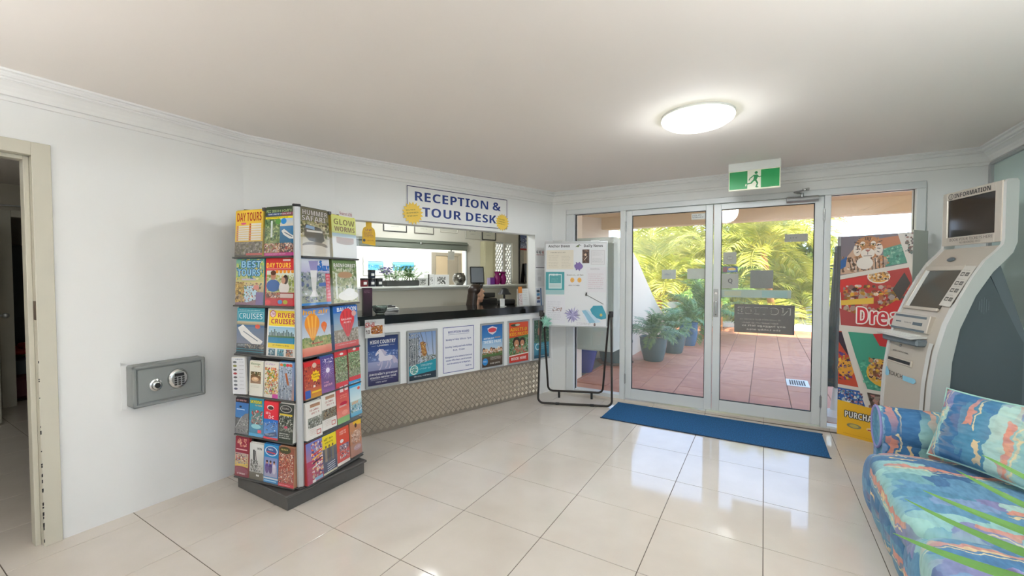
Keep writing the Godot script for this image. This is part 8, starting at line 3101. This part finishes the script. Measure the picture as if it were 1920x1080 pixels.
func sofa() -> void:
	var fb := mat("watercolour upholstery", Color.WHITE, 0.85)
	fb.albedo_texture = fabric_image(5, false)
	fb.rim_enabled = true
	fb.rim = 0.25
	tri_tex(fb, 0.8)
	fb.uv1_offset = Vector3(0.1, 0.35, 0.0)
	var fa := mat("watercolour upholstery across", Color.WHITE, 0.85)
	fa.albedo_texture = fabric_image(5, true)
	tri_tex(fa, 0.8)
	fa.uv1_offset = Vector3(0.32, 0.1, 0.2)
	var pipe := mat("lilac piping", "8f8cc0", 0.8)
	var o := thing("sofa", "low sofa upholstered in blue, lilac and mint watercolour fabric with coral bands, beside the kiosk", "sofa", at(0.95, 0, -0.9))
	# local: x towards the wall, z towards the camera; -0.95..0.95 along z
	var b := MB.new()
	b.span(-0.40, 0.42, 0.04, 0.26, -0.93, 0.90, 0.03)
	put(o, "base", b, fb)
	b = MB.new()
	for x in [-0.34, 0.36]:
		for z in [-0.86, 0.84]:
			b.cyl(Vector3(x, 0.0, z), Vector3(x, 0.06, z), 0.025, 10)
	put(o, "foot", b, mats["black plastic"])
	# gathered front valance: vertical rolls
	for i in 8:
		var m := MB.new()
		var z0 := -0.7 + i * 0.21
		m.x = at(-0.405, 0.2, z0)
		cushion(m, 0.06, 0.165, 0.118, 0.6)
		put(o, "front_roll", m, fb)
	for i in 2:
		var m := MB.new()
		m.x = Transform3D(Basis.IDENTITY, Vector3(-0.08, 0.33, -0.245 + i * 0.86))
		cushion(m, 0.395, 0.105, 0.44, 0.3)
		put(o, "seat_cushion", m, fb)
	var a := MB.new()
	for s in [-1.0, 1.0]:
		var z: float = -0.815 if s < 0 else 0.80
		# rolled arm: a cylinder along x over an upright panel
		var roll := PackedVector2Array()
		for k in 24:
			roll.append(Vector2(cos(TAU * k / 24.0) * 0.122, sin(TAU * k / 24.0) * 0.118 + 0.5))
		var m := MB.new()
		m.x = Transform3D(Basis(Vector3(0, 0, -1), Vector3.UP, Vector3(1, 0, 0)), Vector3(0, 0, z))
		m.prism(roll, -0.395, 0.42, true)
		var pan := PackedVector2Array([Vector2(-0.1, 0.05), Vector2(0.1, 0.05), Vector2(0.105, 0.48), Vector2(-0.105, 0.48)])
		m.prism(pan, -0.388, 0.42)
		var am := put(o, "arm", m, fa)
		var ring := []
		for k in 24:
			ring.append(Vector3(-0.396, sin(TAU * k / 24.0) * 0.116 + 0.5, z + cos(TAU * k / 24.0) * 0.12))
		var pm := MB.new()
		pm.tube(ring, 0.0065, 6, true)
		put(am, "arm_piping", pm, pipe)
	var bk := MB.new()
	bk.span(0.24, 0.45, 0.2, 0.60, -0.9, 0.88, 0.06)
	put(o, "back", bk, fb)
	for i in 2:
		var m := MB.new()
		m.x = Transform3D(Basis(Vector3.BACK, -0.18), Vector3(0.25, 0.54, -0.25 + i * 0.86))
		cushion(m, 0.1, 0.17, 0.42, 0.45)
		put(o, "back_cushion", m, fb)
	# scatter cushion
	var p := thing("scatter_cushion", "square scatter cushion in the same watercolour fabric, propped in the far corner of the sofa", "cushion", Transform3D(Basis(Vector3(0.57, 0.03, 0.82).normalized(), Vector3(0.345, 0.937, -0.056).normalized(), Vector3(-0.77, 0.315, 0.524).normalized()).orthonormalized(), Vector3(0.883, 0.625, -1.366)))
	var m := MB.new()
	m.surf(func(u, v):
		var x: float = 2.0 * u - 1.0
		var y: float = 2.0 * v - 1.0
		var t := pow(maxf(0.0, (1.0 - x * x) * (1.0 - y * y)), 0.42)
		var pin := 1.0 - 0.07 * (1.0 - absf(x * y))
		return Vector3(x * 0.21 * (1.0 - 0.06 * (1.0 - y * y) * absf(x)), y * 0.175 * (1.0 - 0.06 * (1.0 - x * x) * absf(y)), t * 0.06), 26, 26)
	m.surf(func(u, v):
		var x: float = 2.0 * u - 1.0
		var y: float = 2.0 * v - 1.0
		var t := pow(maxf(0.0, (1.0 - x * x) * (1.0 - y * y)), 0.42)
		return Vector3(x * 0.21 * (1.0 - 0.06 * (1.0 - y * y) * absf(x)), y * 0.175 * (1.0 - 0.06 * (1.0 - x * x) * absf(y)), -t * 0.06), 26, 26, true)
	var fc := mat("watercolour cushion", Color.WHITE, 0.85)
	fc.albedo_texture = fa.albedo_texture
	tri_tex(fc, 0.9, false)
	fc.uv1_offset = Vector3(0.55, 0.2, 0.0)
	put(p, "cover", m, fc)
	var ring := []
	for e in [[-1, -1], [1, -1], [1, 1], [-1, 1]]:
		var nx := {"-1-1": [1, -1], "1-1": [1, 1], "11": [-1, 1], "-11": [-1, -1]}
		var to: Array = nx["%d%d" % [e[0], e[1]]]
		for k in 8:
			var t := k / 8.0
			var x := lerpf(e[0], to[0], t)
			var y := lerpf(e[1], to[1], t)
			ring.append(Vector3(x * 0.211 * (1.0 - 0.06 * (1.0 - y * y) * absf(x)), y * 0.176 * (1.0 - 0.06 * (1.0 - x * x) * absf(y)), 0))
	var pm := MB.new()
	pm.tube(ring, 0.005, 6, true)
	put(p, "piping", pm, mat("mint piping", "a8d4cc", 0.8))


func palm_in_front() -> void:
	var o := thing("potted_palm", "green palm in a pot beside the camera, its long leaflets reaching in over the sofa", "potted plant", at(0.98, 0, 0.5))
	var pt := MB.new()
	pt.lathe([Vector2(0, 0), Vector2(0.13, 0), Vector2(0.17, 0.26), Vector2(0.185, 0.27), Vector2(0.185, 0.3), Vector2(0.165, 0.3), Vector2(0.16, 0.26)], Vector3.ZERO, 28)
	put(o, "pot", pt, mats["charcoal laminate"])
	var so := MB.new()
	so.lathe([Vector2(0.162, 0.26), Vector2(0.1, 0.275), Vector2(0, 0.28)], Vector3.ZERO, 20)
	put(o, "soil", so, mats["bark mulch"])
	var lm := mat("palm leaflet", "527f3c", 0.45)
	lm.backlight_enabled = true
	lm.backlight = Color(0.3, 0.42, 0.14)
	var inv := Vector3(-0.98, 0, -0.5)
	var rib := [Vector3(0, 0.27, 0), Vector3(-0.05, 0.55, -0.03), Vector3(-0.18, 0.78, -0.1), Vector3(-0.34, 0.86, -0.17), Vector3(-0.5, 0.83, -0.21)]
	var rm := MB.new()
	rm.tube(rib, 0.008, 8, false, 0.003)
	put(o, "rib", rm, lm)
	var tips := [[Vector3(0.52, 0.80, 0.29), Vector3(0.334, 0.833, 0.369), Vector3(0.19, 0.909, 0.452)], [Vector3(0.6, 0.84, 0.31), Vector3(0.391, 0.852, 0.335), Vector3(0.206, 0.971, 0.441)], [Vector3(0.66, 0.86, 0.33), Vector3(0.39, 0.9, 0.333), Vector3(0.234, 0.986, 0.424)], [Vector3(0.74, 0.83, 0.37), Vector3(0.389, 0.947, 0.332), Vector3(0.285, 1.021, 0.391)], [Vector3(0.8, 0.78, 0.4), Vector3(0.388, 1.009, 0.331), Vector3(0.324, 1.048, 0.367)],
		[Vector3(0.86, 0.66, 0.44), Vector3(0.98, 0.95, 0.15), Vector3(1.05, 1.12, 0.0)], [Vector3(0.9, 0.6, 0.46), Vector3(1.15, 0.9, 0.75), Vector3(1.25, 1.0, 0.95)], [Vector3(0.93, 0.55, 0.48), Vector3(0.9, 0.95, 0.85), Vector3(0.85, 1.1, 1.05)]]
	for e in tips:
		var A: Vector3 = e[0] + inv
		var B: Vector3 = e[1] + inv
		var C: Vector3 = e[2] + inv
		var m := MB.new()
		var prev := []
		for k in 13:
			var t := k / 12.0
			var p := A.lerp(B, t).lerp(B.lerp(C, t), t)
			var d := (A.lerp(B, t) - B.lerp(C, t)).normalized()
			var w := 0.0115 * pow(sin(PI * clampf(0.1 + 0.9 * t, 0, 1)), 0.6) * (1.0 - 0.5 * t) + 0.0006
			var side := d.cross(Vector3(0.35, 0.75, 0.55)).normalized()
			var fold := side.cross(d).normalized() * w * 0.35
			var row := [p - side * w + fold, p, p + side * w + fold]
			if prev:
				for q in 2:
					var nn: Vector3 = (row[q + 1] - row[q]).cross(prev[q] - row[q]).normalized()
					m.quad(prev[q], prev[q + 1], row[q + 1], row[q], nn)
			prev = row
		put(o, "leaflet", m, lm)
